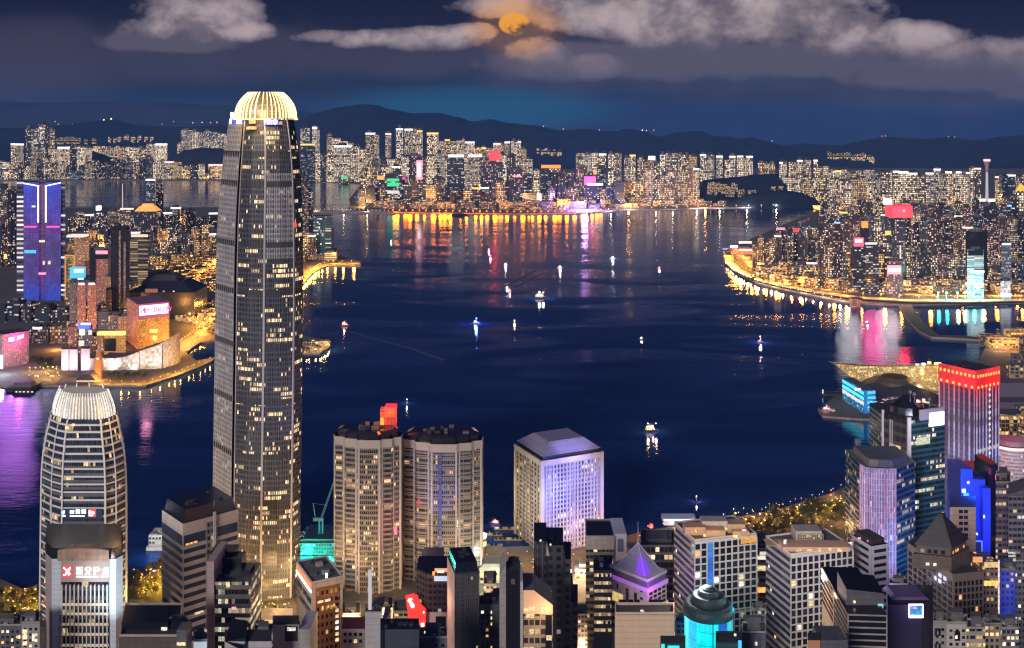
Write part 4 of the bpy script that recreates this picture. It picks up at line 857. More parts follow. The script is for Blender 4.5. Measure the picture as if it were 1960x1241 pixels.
Yk = Yat(728)
MB().loft([ring(rect(X(187, Yk), Yk + 4, 8.6, 8.6), 3), ring(rect(X(187, Yk), Yk + 4, 8.0, 8.0), Z(683, Yk)), ring(rect(X(187, Yk), Yk + 4, 6.4, 6.4), Z(682, Yk)), ring(rect(X(187, Yk), Yk + 4, 6.0, 6.0), Z(675, Yk))], 0, 0).build('shaft', mat('red_brick', (.40, .17, .07), .85, noise=.2, nscale=.4), t)
mb = MB(); mb.loft([ring(rect(X(187, Yk), Yk + 4, 5.6, 5.6), Z(675, Yk)), ring(rect(X(187, Yk), Yk + 4, .4, .4), Z(668, Yk))], 0, 0); mb.build('cap', M_STONE, t)
mb = MB(); mb.slab((X(187, Yk) - 4, Yk), (X(187, Yk) + 4, Yk), 2.2, 5.8, Z(689, Yk), Z(685, Yk), .1, .4); mb.build('clock_face', E_PANEW, t)
for dx in (-9, 9): lamp(t, (X(187, Yk) + dx, Yk - 16, 8), (1, .42, .08), 4.5e4, 1.0, 'floodlight')
Yp = 1610
t = thing('ferry_pier', 'dark ferry pier with arched metal roof below the clock tower', 'pier', (X(155, Yp), Yp, 0))
mb = MB(); mb.box(X(120, Yp), X(190, Yp), Yp - 12, Yp + 14, -2, 3.4); mb.build('deck', M_QUAY, t)
n = 14; rr = [[], []]
for k, yy in enumerate((Yp - 10, Yp + 10)):
 for i in range(n + 1):
  a = 150 + (187 - 150) * i / n; rr[k].append((X(a, Yp), yy, 6 + 9 * math.sin(math.pi * i / n) ** .8))
mb = MB()
for i in range(n): mb.face([rr[0][i], rr[0][i + 1], rr[1][i + 1], rr[1][i]]); mb.face([(rr[0][i][0], Yp - 10, 5), (rr[0][i + 1][0], Yp - 10, 5), rr[0][i + 1], rr[0][i]], 1)
mb.build('arched_roof', [M_STEEL, M_DARKM], t)
mb = MB(); mb.box(X(152, Yp), X(185, Yp), Yp - 10.6, Yp - 10.1, 3.4, 5.2); mb.build('lit_hall', E_PANE, t)
t = thing('harbour_pier', 'dark pier shed with rose lights at the bottom left shore', 'pier', (X(50, 1560), 1560, 0))
mb = MB(); mb.box(X(22, 1570), X(70, 1570), 1552, 1585, -2, 5); mb.build('deck', M_ROCK, t)
mb = MB(); mb.loft([ring(rect(X(48, 1570), 1568, 30, 20), 5), ring(rect(X(48, 1570), 1568, 24, 14), 12)], 0, 0); mb.build('shed', M_DARKM, t)
for a in (30, 37, 44, 52, 60): plate('deck_lamp', t, a, a + 3.4, 749.5, 752, 1551, CROWN['rose'][1])
t, P, zt = simple('teal_office', 'teal glass office stub with white lit edge, right of domed tower', 'office block', 600, 633, 414, 3120, fac('teal_glass', cw=5, fh=5, ww=.9, wh=.7, lit=.1, run=.1, rl=3, st=1.0, wall=(.04, .10, .13), glass=(.01, .05, .08), a=WHITE, b=COOL), 40, plant=False)
MB().prism(front_rect(620, 634, 3116, 46), 3, Z(420, 3116), 0, 1).build('side_wing', [fac('teal_edge', cw=30, fh=6.2, ww=.7, wh=.5, lit=.6, run=0, st=1.2, wall=(.03, .08, .11), a=WHITE, b=COOL), M_ROOF], t)
t, P, zt = simple('terraced_block', 'terraced block with orange-lit floors on the tip right of domed tower', 'block', 621, 643, 483, 3000, R_STRIPE, 40)
# ------------------------------------------------------------------ middle distance: far quay landmarks
def landmark(name, label, x0, x1, yt, yb, m, signs, depth=40, cat='office'):
 Y = Yat(yb, 3.0); t, P, zt = simple(name, label, cat, x0, x1, yt, Y, m, depth)
 for nm, a, b, c, d, mm in signs: plate(nm, t, a, b, c, d, Y - .3, mm, 2.5)
 return t, Y
D_ = FAR['office'][1]
t, Y = landmark('green_signed_block', 'dark block carrying a big green lit sign on the orange quay', 737, 770, 333, 389, D_, [('green_sign', 741, 764, 342, 347.5, E_GREEN), ('green_sign', 741, 764, 350, 357, E_GREEN), ('lit_window', 741, 764, 365, 371, E_PANEW)])
t, Y = landmark('vertical_signed_tower', 'dark wide tower with a tall vertical pink and white sign', 782, 814, 300, 390, FAR['dark'][1], [('sign_frame', 797, 808.5, 307, 344, E_ROSE)])
plate('sign_lettering', t, 799.5, 804.5, 312, 339, Y - 4, E_WHITE, 1.0)
landmark('orange_topped_block', 'block with a slanting orange-white lit top left of the green sign', 721, 736, 340, 388, D_, [('slanted_light', 722, 735, 337, 344, CROWN['orange'][1])])
landmark('pink_lamp_block', 'block with a magenta roof lamp right of the green sign', 765, 781, 340, 388, D_, [('roof_sign', 763, 776, 339, 344, E_PINK)])
landmark('white_bar_tower', 'broad dark tower with white light bar, left one of the two', 856, 889, 299, 390, D_, [('light_bar', 858, 888, 296.5, 301, E_WHITE)])
landmark('white_bar_tower', 'pale tower with white light bar beside the red-signed tower', 893, 923, 299, 370, FAR['pale'][1], [('light_bar', 896, 922, 296.5, 300.5, E_WHITE)])
t, Y = landmark('red_signed_tower', 'dark tower with a big square red sign at its top', 919, 962, 304, 392, FAR['dark'][1], [('red_sign', 936, 958, 289, 308, glow('sign_crimson', (1, .02, .045), 1.1))])
lamp(t, (X(947, Y - 40), Y - 40, Z(298, Y)), (1, .05, .1), 3.5e4, 8, 'accent_light')
landmark('heart_lit_block', 'dark block with a small red neon cluster halfway up', 975, 1000, 326, 392, FAR['dark'][1], [('neon_sign', 984, 995, 344, 352, E_RED), ('neon_sign', 981, 997, 336, 339, E_ROSE)])
landmark('white_striped_shed', 'low white-lit building with horizontal louvres on the quay', 1000, 1036, 370, 388, fac('white_louvre', cw=50, fh=8, ww=1, wh=.5, lit=1, run=1, st=.9, wall=(.2, .2, .22), a=WHITE, b=WHITE), [('lit_end', 1028, 1036, 371, 386, E_WHITE)], cat='shed')
landmark('orange_crowned_hotel', 'cream block under a wide orange lit roof', 1046, 1073, 323, 366, FAR['cream'][1], [('roof_light', 1036, 1073, 316, 322.5, E_ORANGE)], cat='hotel')
t, Y = landmark('magenta_signed_block', 'dark block wearing a big slanted magenta sign', 1119, 1147, 350, 392, FAR['dark'][1], [('magenta_sign', 1118, 1140, 338, 354, E_PINK), ('sign_lettering', 1124, 1154, 351, 355, E_WHITE), ('roof_beacon', 1136, 1142, 326, 334, E_ORANGE)])
lamp(t, (X(1130, 4400), Yat(404), 30), (.65, .35, 1), 7.5e6, 14, 'accent_light')
landmark('lit_lobby_block', 'small block with a fully lit cream front on the quay', 1154, 1166, 366, 390, FAR['cream'][1], [('lit_front', 1155, 1165, 367, 384, E_PANEW)], cat='block')
landmark('orange_column_block', 'slim orange-lit column block beside the cream front', 1167, 1174, 356, 392, FAR['gold'][1], [('lit_column', 1168, 1173, 358, 388, E_PANEO)], cat='block')
landmark('green_lit_hall', 'low hall with a green lit strip behind the bay', 648, 668, 340, 352, FAR['dark'][1], [('green_light', 653, 665, 338.5, 343, E_GREEN)], cat='hall')
landmark('white_roof_lamp_block', 'pale block with a slanted white lit roof box', 1238, 1256, 304, 352, FAR['pale'][1], [('roof_sign', 1241, 1254, 299, 305.5, E_WHITE)], cat='block')
t = thing('observation_tower', 'slender tower with a flared rose-lit lantern head', 'tower', (X(1889, 4700), 4700, 3))
Yo = 4700; cx = X(1889, Yo)
circ = lambda r, z, n=12: [(cx + r * math.cos(k * 2 * math.pi / n), Yo + r * math.sin(k * 2 * math.pi / n), z) for k in range(n)]
MB().loft([circ(7, 3), circ(4.6, Z(330, Yo))], 0, 0).build('shaft', glow('shaft_lit', (.9, .82, .9), .65, .3), t)
MB().loft([circ(4.6, Z(330, Yo)), circ(8, Z(318, Yo)), circ(14, Z(309, Yo)), circ(14.5, Z(305, Yo)), circ(6, Z(303.5, Yo))], lambda i, k: 1 if k == 2 else 0, 0).build('lantern', [mat('rose_metal', (.4, .25, .28), .5), glow('lantern_rose', (1, .45, .5), 2.0)], t)
plate('podium_light', t, 1872, 1904, 381, 386, 4700, E_WHITE)
t, P, zt = simple('gold_gabled_tower', 'tower with a yellow lit gable roof at the right edge', 'tower', 1944, 1972, 366, 3700, FAR['cream'][1], 40, plant=False)
mb = MB(); mb.loft([ring(P, zt), ring([((P[0][0] + P[1][0]) / 2 + a, P[0][1] + b) for a, b in ((-2, 18), (2, 18), (2, 22), (-2, 22))], zt + 24)], 0, 0); mb.build('gable_roof', glow('gable_gold', (1, .48, .02), 1.3), t)
t = thing('lit_stadium', 'gold floodlit sports ground behind the dark headland', 'stadium', (X(1594, 4760), 4760, 3))
mb = MB(); mb.loft([ring(rect(X(1590, 4760), 4790, 112, 90), 3), ring(rect(X(1590, 4760), 4790, 120, 98), 16), ring(rect(X(1590, 4760), 4790, 92, 70), 12)], 0, 1); mb.build('stand', [E_GOLD, glow('pitch_gold', (1, .38, .03), 1.2, .3)], t)
# ------------------------------------------------------------------ right bank landmarks
DK = NEAR['dark'][1]
t, Y = landmark('red_capped_skyscraper', 'tall dark skyscraper capped by a huge red lit box', 1712, 1733, 413, 552, DK, [('lit_stripe', 1722, 1724, 470, 512, E_PANEW)])
plate('red_cap', t, 1694, 1733, 391, 414, Y - 1, glow('cap_crimson', (1, .008, .03), 1.15), 45); plate('cap_lamp', t, 1728, 1732, 401, 406, Y - 46.2, E_ROSE, 1); plate('cap_edge', t, 1690, 1702, 380, 391, Y - 1, glow('cap_white_rose', (1, .6, .65), 2.2), 20)
lamp(t, (X(1712, Y) , Y - 70, Z(402, Y)), (1, .03, .08), 2.2e5, 6, 'accent_light')
t, Y = landmark('rose_signed_tower', 'dark tower with a rose-white roof sign left of the red cap', 1632, 1656, 472, 556, NEAR['office'][1], [('roof_sign', 1634, 1653, 455, 472, glow('rose_disc', (1, .12, .22), 1.2))])
plate('sign_lettering', t, 1637, 1650, 458, 464, Y - 3.2, E_WHITE, 1.0)
[lamp(t, (X(c, 2200), Yat(588), h), (1, .95, 1), 1.7e4, 24, 'accent_light') for c, h in ((1640, 22), (1650, 46), (1640, 72), (1648, 100), (1643, 130))]  # lamps stacked in mid-air, added to stretch the white streak on the water
landmark('white_bar_office', 'dark office with a white roof bar right of the rose sign', 1657, 1682, 468, 564, NEAR['office'][1], [('roof_bar', 1656, 1678, 465, 467.5, E_WHITE)])
t, Y = landmark('rose_banner_block', 'dark block with a wide rose-white banner low on its front', 1697, 1729, 500, 570, NEAR['pink'][1], [('banner', 1698, 1724, 508, 525, E_ROSE), ('banner_core', 1700, 1722, 514, 520, E_WHITE)])
[lamp(t, (X(c, 2200), Yat(590), h), (1, .10, .38), 3.6e4, 24, 'accent_light') for c, h in ((1690, 22), (1684, 48), (1692, 76), (1686, 104), (1690, 134))]; [lamp(t, (X(c, 2200), Yat(589), h), (1, .9, 1), 1.7e4, 24, 'accent_light') for c, h in ((1716, 22), (1724, 46), (1716, 72), (1722, 100))]  # more stacked lamps added for the rose and white water streaks
t, Y = landmark('orange_lamp_tower', 'tower crowned by a round orange lamp at the rear of right bank', 1646, 1664, 436, 520, DK, [('orange_lamp', 1649, 1661, 424, 436, E_ORANGE)])
landmark('red_roofed_block', 'low dark block with red roof lights at the left end', 1508, 1527, 436, 500, DK, [('roof_sign', 1518, 1528, 437, 444, E_RED)])
landmark('white_red_topped_block', 'dark block with white and red roof lamps near the left end', 1484, 1506, 440, 505, DK, [('roof_sign', 1487, 1502, 436, 440, E_ROSE)])
t, Y = landmark('white_banded_office', 'pale office block of bright white storeys by the right basin', 1851, 1883, 478, 573, fac('white_storeys', cw=20, fh=3.6, ww=1, wh=.55, lit=.75, run=.3, rl=2, st=.85, wall=(.2, .22, .26), a=COOL, b=WHITE), [('dark_screen', 1853, 1881, 479, 489, R_BLACK), ('diagonal_band', 1858, 1883, 518, 522, E_WHITE), ('podium_light', 1847, 1881, 541, 545, E_WHITE)])
t, Y = landmark('ice_blue_block', 'small ice-blue lit block beside the shore road', 1915, 1934, 538, 577, fac('ice', cw=4, fh=4, ww=.8, wh=.6, lit=.7, run=.2, st=.9, wall=(.3, .36, .45), a=COOL, b=WHITE, glowc=(.3, .5, .8), gs=.3), [('base_light', 1915, 1935, 562, 568, glow('ice_lamp', (.7, .9, 1), 1.6))], cat='block')
landmark('blue_grey_tower', 'blue-grey tower behind the ice-blue block', 1916, 1936, 468, 566, fac('blue_grey', cw=4, fh=4, ww=.8, wh=.6, lit=.2, run=.05, st=.9, wall=(.10, .13, .20), a=COOL, b=WHITE), [('crown', 1918, 1934, 466, 469, E_WHITE)])
landmark('red_neon_tower', 'slim tower with red neon signs down its side', 1936, 1950, 380, 500, DK, [('neon_sign', 1948, 1956, 440, 452, E_ROSE)], 30)
landmark('navy_slab', 'unlit navy slab behind the white-banded office', 1848, 1890, 444, 555, R_BLACK, [], 30, 'slab')
landmark('yellow_signed_block', 'grey block with a small yellow lit sign', 1686, 1704, 445, 540, NEAR['cream'][1], [('yellow_sign', 1694, 1705, 442, 450, glow('yellow_sign', (1, .8, .2), 1.0))], 30)
t = thing('point_terminal', 'low terminal with white and rose roof lights on the bank tip', 'terminal', (X(1415, 3150), 3160, 3))
mb = MB(); mb.box(X(1402, 3150), X(1440, 3150), 3150, 3200, 3, Z(476, 3150)); mb.build('hall', R_WARM, t)
for a, b, c, d, m in ((1414, 1438, 462, 466, CROWN['rose'][1]), (1398, 1411, 470, 474, E_WHITE), (1383, 1391, 475, 478, E_BLUE), (1415, 1439, 477, 480, CROWN['rose'][1])): plate('roof_light', t, a, b, c, d, 3148, m, 6)
t = thing('viaduct_pier', 'red-lit square pier house at the end of the shore viaduct', 'pier house', (X(1637, 2270), 2270, 0))
mb = MB(); mb.box(X(1629, 2270), X(1646, 2270), 2262, 2278, -2, Z(571, 2270)); mb.build('house', R_WARM, t)
mb = MB(); mb.box(X(1627, 2270), X(1648, 2270), 2258, 2282, Z(571, 2270), Z(569.5, 2270)); mb.build('roof', M_DARKM, t)
# foreground helpers
def norm(p, q):
 L = math.dist(p, q); return ((q[1] - p[1]) / L, -(q[0] - p[0]) / L)
def on(p, q, u, d=0.0):
 L = math.dist(p, q); n = norm(p, q); return (p[0] + (q[0] - p[0]) * u / L + n[0] * d, p[1] + (q[1] - p[1]) * u / L + n[1] * d)
def offs(P, d):
 """polygon pushed outwards by d (mitred)"""
 n = len(P); out = []
 for i in range(n):
  a, b, c = P[i - 1], P[i], P[(i + 1) % n]; n1, n2 = norm(a, b), norm(b, c)
  k = 1 + n1[0] * n2[0] + n1[1] * n2[1]; k = max(k, .5); out.append((b[0] + (n1[0] + n2[0]) * d / k, b[1] + (n1[1] + n2[1]) * d / k))
 return out
def fins(root, name, p, q, z0, z1, us, w, d, m):
 mb = MB()
 for u in us: mb.slab(p, q, u - w / 2, u + w / 2, z0, z1, -.1, d)
 return mb.build(name, m, root)
def bands(root, name, p, q, zs, h, d, m, u0=0.0, u1=None):
 L = math.dist(p, q)
 for z in zs:
  mb = MB(); mb.slab(p, q, u0, L if u1 is None else u1, z, z + h, .01, d); mb.build(name, m, root)
def ringbands(root, name, P, zs, h, d, m):
 Q = offs(P, d)
 for z in zs: MB().loft([ring(Q, z), ring(Q, z + h)], 0, 0, base=True).build(name, m, root)
def frange(a, b, n): return [a + (b - a) * i / (n - 1) for i in range(n)]
def panes(root, p, q, u0, u1, z0, z1, nc, nr, fw, fh, mats, wts, seed=0, skip=None, cap=100, off=.08, name='window'):
 """window panes cell by cell; what lies past the cap is one part of kind stuff"""
 rnd = random.Random(seed); cw, ch = (u1 - u0) / nc, (z1 - z0) / nr; cache = {}; rest = MB(); k = 0
 L = math.dist(p, q); d = ((q[0] - p[0]) / L, (q[1] - p[1]) / L); n = (d[1], -d[0]); w, h = cw * fw / 2, ch * fh / 2
 for r in reversed(range(nr)):
  for c in range(nc):
   if skip and skip(c, r): continue
   m = rnd.choices(range(len(mats)), wts)[0]; b = on(p, q, u0 + (c + .5) * cw, off); z = z0 + (r + .5) * ch
   if k < cap:
    if m not in cache:
     mb = MB(); t = .07
     mb.loft([[(-d[0] * w + n[0] * t, -d[1] * w + n[1] * t, s * h), (d[0] * w + n[0] * t, d[1] * w + n[1] * t, s * h), (d[0] * w - n[0] * t, d[1] * w - n[1] * t, s * h), (-d[0] * w - n[0] * t, -d[1] * w - n[1] * t, s * h)] for s in (-1, 1)], 0, 0, base=True)
     cache[m] = mb.mesh(name, [mats[m]])
    put(cache[m], name, root, (b[0], b[1], z))
   else: rest.slab(p, q, u0 + (c + .5) * cw - w, u0 + (c + .5) * cw + w, z - h, z + h, off - .07, off + .07, m)
   k += 1
 if rest.f: tag(rest.build(name, mats, root), kind='stuff')
PW = [M_GLASS, M_GLASSB, E_PANE, E_PANEW, E_PANEO]
def lattice(root, p, q, u0, u1, z0, z1, nc, nr, vw, hw, d, m, name='window_frame'):
 mb = MB()
 for i in range(nc + 1):
  u = u0 + (u1 - u0) * i / nc; mb.slab(p, q, max(u - vw / 2, 0.001), u + vw / 2, z0, z1, .01, d)
 for i in range(nr + 1):
  z = z0 + (z1 - z0) * i / nr; mb.slab(p, q, u0, u1, z - hw / 2, z + hw / 2, .01, d - .04)
 return mb.build(name, m, root)
def roof_kit(root, P, z, n, seed, hmax=4.0, m=None):
 """machines on the roof, each a part"""
 rnd = random.Random(seed); names = ['air_handler', 'water_tank', 'vent_box']
 for i in range(n):
  a, b = rnd.uniform(.15, .85), rnd.uniform(.15, .85)
  x = P[0][0] + (P[1][0] - P[0][0]) * a + (P[3][0] - P[0][0]) * b; y = P[0][1] + (P[1][1] - P[0][1]) * a + (P[3][1] - P[0][1]) * b
  th = math.atan2(P[1][1] - P[0][1], P[1][0] - P[0][0]); w = rnd.uniform(1.6, 5); d = rnd.uniform(1.6, 4); h = rnd.uniform(.8, hmax)
  mb = MB()
  if rnd.random() < .25: mb.tube((x, y, z), (x, y, z + h), w * .4, n=10); nm = 'water_tank'
  else: mb.prism(rect(x, y, w, d, th), z - .05, z + h, 0, 0); nm = rnd.choice(names)
  mb.build(nm, m or rnd.choice([M_ROOF2, M_CONC, M_ROOF]), root)
def parapet(root, P, z, h=1.4, t=.5, m=None):
 I = offs(P, -t); mb = MB(); n = len(P)
 for i in range(n):
  j = (i + 1) % n; a, b, c, d = P[i], P[j], I[j], I[i]
  mb.face([(*a, z - .2), (*b, z - .2), (*b, z + h), (*a, z + h)]); mb.face([(*a, z + h), (*b, z + h), (*c, z + h), (*d, z + h)]); mb.face([(*c, z - .2), (*d, z - .2), (*d, z + h), (*c, z + h)])
 return mb.build('parapet', m or M_CONC, root)
def mast(root, x, y, z, h, r=.25, m=None):
 mb = MB(); mb.tube((x, y, z), (x, y, z + h), r, r * .4); return mb.build('antenna', m or M_STEEL, root)
M_BEIGE = mat('beige_render', (.40, .33, .28), .85, noise=.18, nscale=.1)
M_PINKISH = mat('rose_stone', (.34, .27, .25), .8, noise=.18, nscale=.12)
M_LGREY = mat('light_grey_panel', (.40, .39, .39), .7, noise=.15, nscale=.1)
M_DGREY = mat('dark_grey_panel', (.10, .10, .115), .6, noise=.25, nscale=.15)
M_BROWN = mat('brown_stone', (.10, .075, .066), .7, noise=.25, nscale=.15)
M_SILVER = mat('silver_fin', (.50, .48, .47), .45, .25)
# foreground, left to right
# --- tall domed skyscraper
Yi = 865.0
PRO = [(1168, 407, 573), (1060, 407.5, 573.5), (980, 408, 574), (880, 409, 575.5), (780, 410.5, 577), (680, 412, 578), (580, 413, 579), (490, 415, 579), (430, 417.5, 578.5), (380, 421, 577), (330, 425.5, 574.5), (285, 431, 570), (252, 436, 565.5), (226, 440, 561)]
NP = [(-1, .16), (-.585, -.60), (-.575, -.46), (-.515, -.46), (-.505, -.66), (-.24, -.80), (.085, -.87), (.095, -.80), (.125, -.80), (.135, -.87), (.48, -.84), (.775, -.74), (.785, -.66), (.81, -.66), (.82, -.70), (1, -.36), (1, .55), (.62, 1), (-.6, 1), (-1, .62)]
def isec(py, xl, xr, k=1.0, off=0.0, pts=NP):
 hw = (X(xr, Yi + 20) - X(xl, Yi + 20)) / 2 + off; z = Z(py, Yi + 20); o = off * F / Yi; r = []
 for a, b in pts: y = Yi + 34 + b * hw; r.append((X((xl + xr) / 2 + a * ((xr - xl) / 2 + o), y), y, z))
 return r
t = thing('domed_skyscraper', 'tallest skyscraper, grey glass with a glowing golden ribbed dome', 'skyscraper', (X(490, Yi + 20), Yi + 34, 3))
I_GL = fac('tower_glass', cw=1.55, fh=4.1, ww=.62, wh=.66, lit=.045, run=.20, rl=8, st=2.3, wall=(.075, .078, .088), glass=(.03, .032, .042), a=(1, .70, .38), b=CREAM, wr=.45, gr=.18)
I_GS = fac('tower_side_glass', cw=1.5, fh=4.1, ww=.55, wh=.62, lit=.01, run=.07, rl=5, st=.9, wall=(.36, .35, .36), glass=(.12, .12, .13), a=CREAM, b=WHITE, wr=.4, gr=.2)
secs = [isec(*s) for s in PRO]; secs[0] = [(x, y, 3.0) for x, y, z in secs[0]]
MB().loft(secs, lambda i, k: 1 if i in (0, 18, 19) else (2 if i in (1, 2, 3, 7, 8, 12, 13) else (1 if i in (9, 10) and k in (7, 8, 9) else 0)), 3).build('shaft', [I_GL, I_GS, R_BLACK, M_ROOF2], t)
def loftfins(edges, n, w, d, name):
 for i in edges:
  mb = MB(); m = n[i]
  for s in range(m + 1):
   f = s / m; A = []
   for sc in secs:
    a, b = Vector(sc[i]), Vector(sc[(i + 1) % 20]); c = a.lerp(b, f); e = (b - a).normalized(); o = Vector((e.y, -e.x, 0))
    A.append((c - e * w / 2, c + e * w / 2, c + e * w / 2 + o * d, c - e * w / 2 + o * d))
   for k in range(len(A) - 1):
    for u, v in ((3, 2), (0, 3), (2, 1)): mb.face([A[k][u], A[k][v], A[k + 1][v], A[k + 1][u]])
  mb.build(name, M_SILVER if i in (0, 3, 6, 8, 11, 13) else mat('dull_mullion', (.135, .145, .165), .5, .2), t)
loftfins((0, 4, 5, 9, 10, 14, 15), {0: 9, 4: 4, 5: 5, 9: 6, 10: 5, 14: 4, 15: 5}, .22, .45, 'mullions')
loftfins((3, 6, 8, 11, 13), {3: 1, 6: 1, 8: 1, 11: 1, 13: 1}, .5, .9, 'corner_fin')
for py in (1124, 1040, 955, 868, 765, 660, 560, 470, 356, 300):     # mechanical storeys: dark louvre belts
 k = next(i for i in range(len(PRO) - 1) if PRO[i][0] >= py >= PRO[i + 1][0]); f = (PRO[k][0] - py) / (PRO[k][0] - PRO[k + 1][0])
 a = isec(py, PRO[k][1] + (PRO[k + 1][1] - PRO[k][1]) * f, PRO[k][2] + (PRO[k + 1][2] - PRO[k][2]) * f, 1, .12); MB().loft([a, [(x, y, z + 4.6) for x, y, z in a]], 0, 0, base=True).build('louvre_belt', M_DARKM, t)
E_RIB = glow('rib_gold', (1, .80, .36), 2.3, .25); E_DRUM = glow_ramp('drum_gold', Z(228, Yi + 20), Z(178, Yi + 20), [(0, (1, .62, .12)), (.45, (.75, .42, .10)), (1, (.24, .13, .06))], 1.4, 2.6, .62, .15, .5)  # dome lighting put in as gold emission on ribs and drum
c0 = isec(226, 443, 560); hc = [X(501.5, Yi + 20), Yi + 34]; zb_, zt_ = Z(227, Yi + 20), Z(176, Yi + 20); Rb = (X(560, Yi + 20) - X(443, Yi + 20)) / 2
OV = lambda a: ((abs(math.cos(a)) ** .8) * math.copysign(1, math.cos(a)), (abs(math.sin(a)) ** .8) * math.copysign(1, math.sin(a)))
def domept(a, s, k=1.0):
 r = Rb * (1 - .40 * s ** 2.6 - .03 * s) * k; o = OV(a); return (hc[0] + o[0] * r, hc[1] + o[1] * r * .92, zb_ + (zt_ - zb_) * s)
for i in range(44):
 a = i * 2 * math.pi / 44 + .05; mb = MB(); pr = None
 for k in range(9):
  s = k / 8; w = .34; e = Vector(OV(a)).normalized(); tn = Vector((-e.y, e.x)); rr = []
  for dr, dw in ((0, -w), (0, w), (-1.1, w), (-1.1, -w)):
   p = domept(a, s); rr.append((p[0] + e.x * dr + tn.x * dw, p[1] + e.y * dr + tn.y * dw, p[2]))
  if pr:
   for u in range(4): mb.face([pr[u], pr[(u + 1) % 4], rr[(u + 1) % 4], rr[u]])
  pr = rr
 mb.face(pr); mb.build('dome_rib', E_RIB, t)
mb = MB(); NN = 40
mb.loft([[domept(j * 2 * math.pi / NN, k / 6, .93) for j in range(NN)] for k in range(7)], 0, 1); mb.build('dome_drum', [E_DRUM, M_ROOF], t)
rg = [domept(j * 2 * math.pi / NN, 0, 1.03) for j in range(NN)]
MB().loft([[(x, y, z - 1.2) for x, y, z in rg], rg], 0, 0).build('dome_base_light', glow('base_gold', (1, .66, .2), 2.4), t)
p, q = secs[-1][19][:2], None
def shaft_sign(x0, x1, y0, y1, gl, nm):
 Ys = Yi + 8.0; mb = MB(); mb.box(X(x0, Ys), X(x1, Ys), Ys - .5, Ys + 3, Z(y1, Ys), Z(y0, Ys)); sp_ = mb.build('sign_panel', glow('panel_blue', (.02, .07, .85), 1.1), t)
 mb = MB(); glyph(mb, (X(x0, Ys), Ys - .5), (X(x1, Ys), Ys - .5), .4, Z(y1, Ys) + .5, (Z(y0, Ys) - Z(y1, Ys) - 1) / len(gl), gl, .35); mb.build('sign_lettering', E_WHITE, sp_)
shaft_sign(505, 532, 227.5, 239.5, ['111111....11.', '11...1.1.1..1', '11.1...1...1.', '1..11.1..1..1', '1..11..1..11.'], 'front')
p, q = secs[-1][0][:2], secs[-1][1][:2]; L = math.dist(p, q)
mb = MB(); mb.slab(p, q, .6, L - .6, Z(238, Yi + 20), Z(226.5, Yi + 20), -2.5, .7); sp_ = mb.build('sign_panel', _mats['panel_blue'], t)
mb = MB(); glyph(mb, p, q, 1.2, Z(238, Yi + 20) + .3, (L - 2.4) / 12, ['.11....1.111', '.11....111.1', '.11....1.111', '11.....11.11', '11.....11111'], 1.0); mb.build('sign_lettering', E_WHITE, sp_)
for a, b, c, d in ((478, 490, 230, 237), (473, 491, 242.5, 248)): plate('lit_window', t, a, b, c, d, Yi + 10, E_PANEO, 3)
plate('red_lamp', t, 563, 568, 425, 434, Yi + 14, E_RED, 6)
Pp = [(X(478, 870), 868), (X(560, 870), 868), (X(575, 870), 905), (X(420, 870), 905)]
lamp(t, (hc[0], hc[1] - 45, zb_ + 8), (1, .6, .2), 9e4, 6, 'dome_glow')
lamp(t, (hc[0] - 20, Yi - 90, 60), (1, .80, .6), 6e4, 14, 'forecourt_light'); lamp(t, (hc[0] + 10, Yi - 60, 12), (1, .6, .25), 6e4, 6, 'forecourt_light')
spot(t, (X(470, Yi) - 60, Yi - 150, 40), (X(430, Yi), Yi + 20, 270), (1, .95, .95), 2.2e6, 24, 6); spot(t, (X(545, Yi) + 50, Yi - 120, 60), (X(545, Yi), Yi + 10, 190), (.35, .45, 1), 3.5e5, 30, 6)
# --- barrel-shaped tower, left
Yb = 800.0
PRO2 = [(1260, 77, 241), (1120, 78, 241), (1040, 79, 241), (960, 80, 240.5), (930, 81, 239.5), (895, 84, 236.5), (860, 90, 230), (820, 100, 222)]
NP2 = [(-1, .3), (-.985, -.05), (-.75, -.40), (-.5, -.60), (.5, -.60), (.75, -.40), (.985, -.05), (1, .3), (1, .9), (.5, 1.2), (-.5, 1.2), (-1, .9)]
def bsec(py, xl, xr, off=0.0, pts=NP2):
 hw = (X(xr, Yb) - X(xl, Yb)) / 2 + off; o = off * F / Yb; r = []
 for a, b in pts: y = Yb + 38 + b * hw; r.append((X((xl + xr) / 2 + a * ((xr - xl) / 2 + o), y), y, Z(py, Yb)))
 return r
def bat(py):
 k = next((i for i in range(len(PRO2) - 1) if PRO2[i][0] >= py >= PRO2[i + 1][0])); f = (PRO2[k][0] - py) / (PRO2[k][0] - PRO2[k + 1][0])
 return PRO2[k][1] + (PRO2[k + 1][1] - PRO2[k][1]) * f, PRO2[k][2] + (PRO2[k + 1][2] - PRO2[k][2]) * f
t = thing('barrel_tower', 'barrel-shaped glass tower with white floor bands and a crown of fins', 'tower', (X(160, Yb), Yb + 38, 3))
B_GL = fac('barrel_glass', cw=2.0, fh=5.4, ww=.86, wh=.62, lit=.05, run=.06, rl=5, st=.95, wall=(.10, .105, .12), glass=(.018, .03, .055), a=(1, .70, .28), b=CREAM, gr=.1)
ss = [bsec(*s) for s in PRO2]; ss[0] = [(x, y, 3.0) for x, y, z in ss[0]]
MB().loft(ss, 0, 1).build('shaft', [B_GL, M_ROOF2], t)
M_BAND = mat('white_band', (.64, .62, .60), .55)
for i in range(26):
 py = 832 + (13.2 + .12 * i) * i
 if py > 1240: break
 Q = bsec(py, *bat(py), off=.55); R = bsec(py - 3.2, *bat(py - 3.2), off=.55); MB().loft([Q, R], 0, 0, base=True).build('floor_band', M_BAND, t)
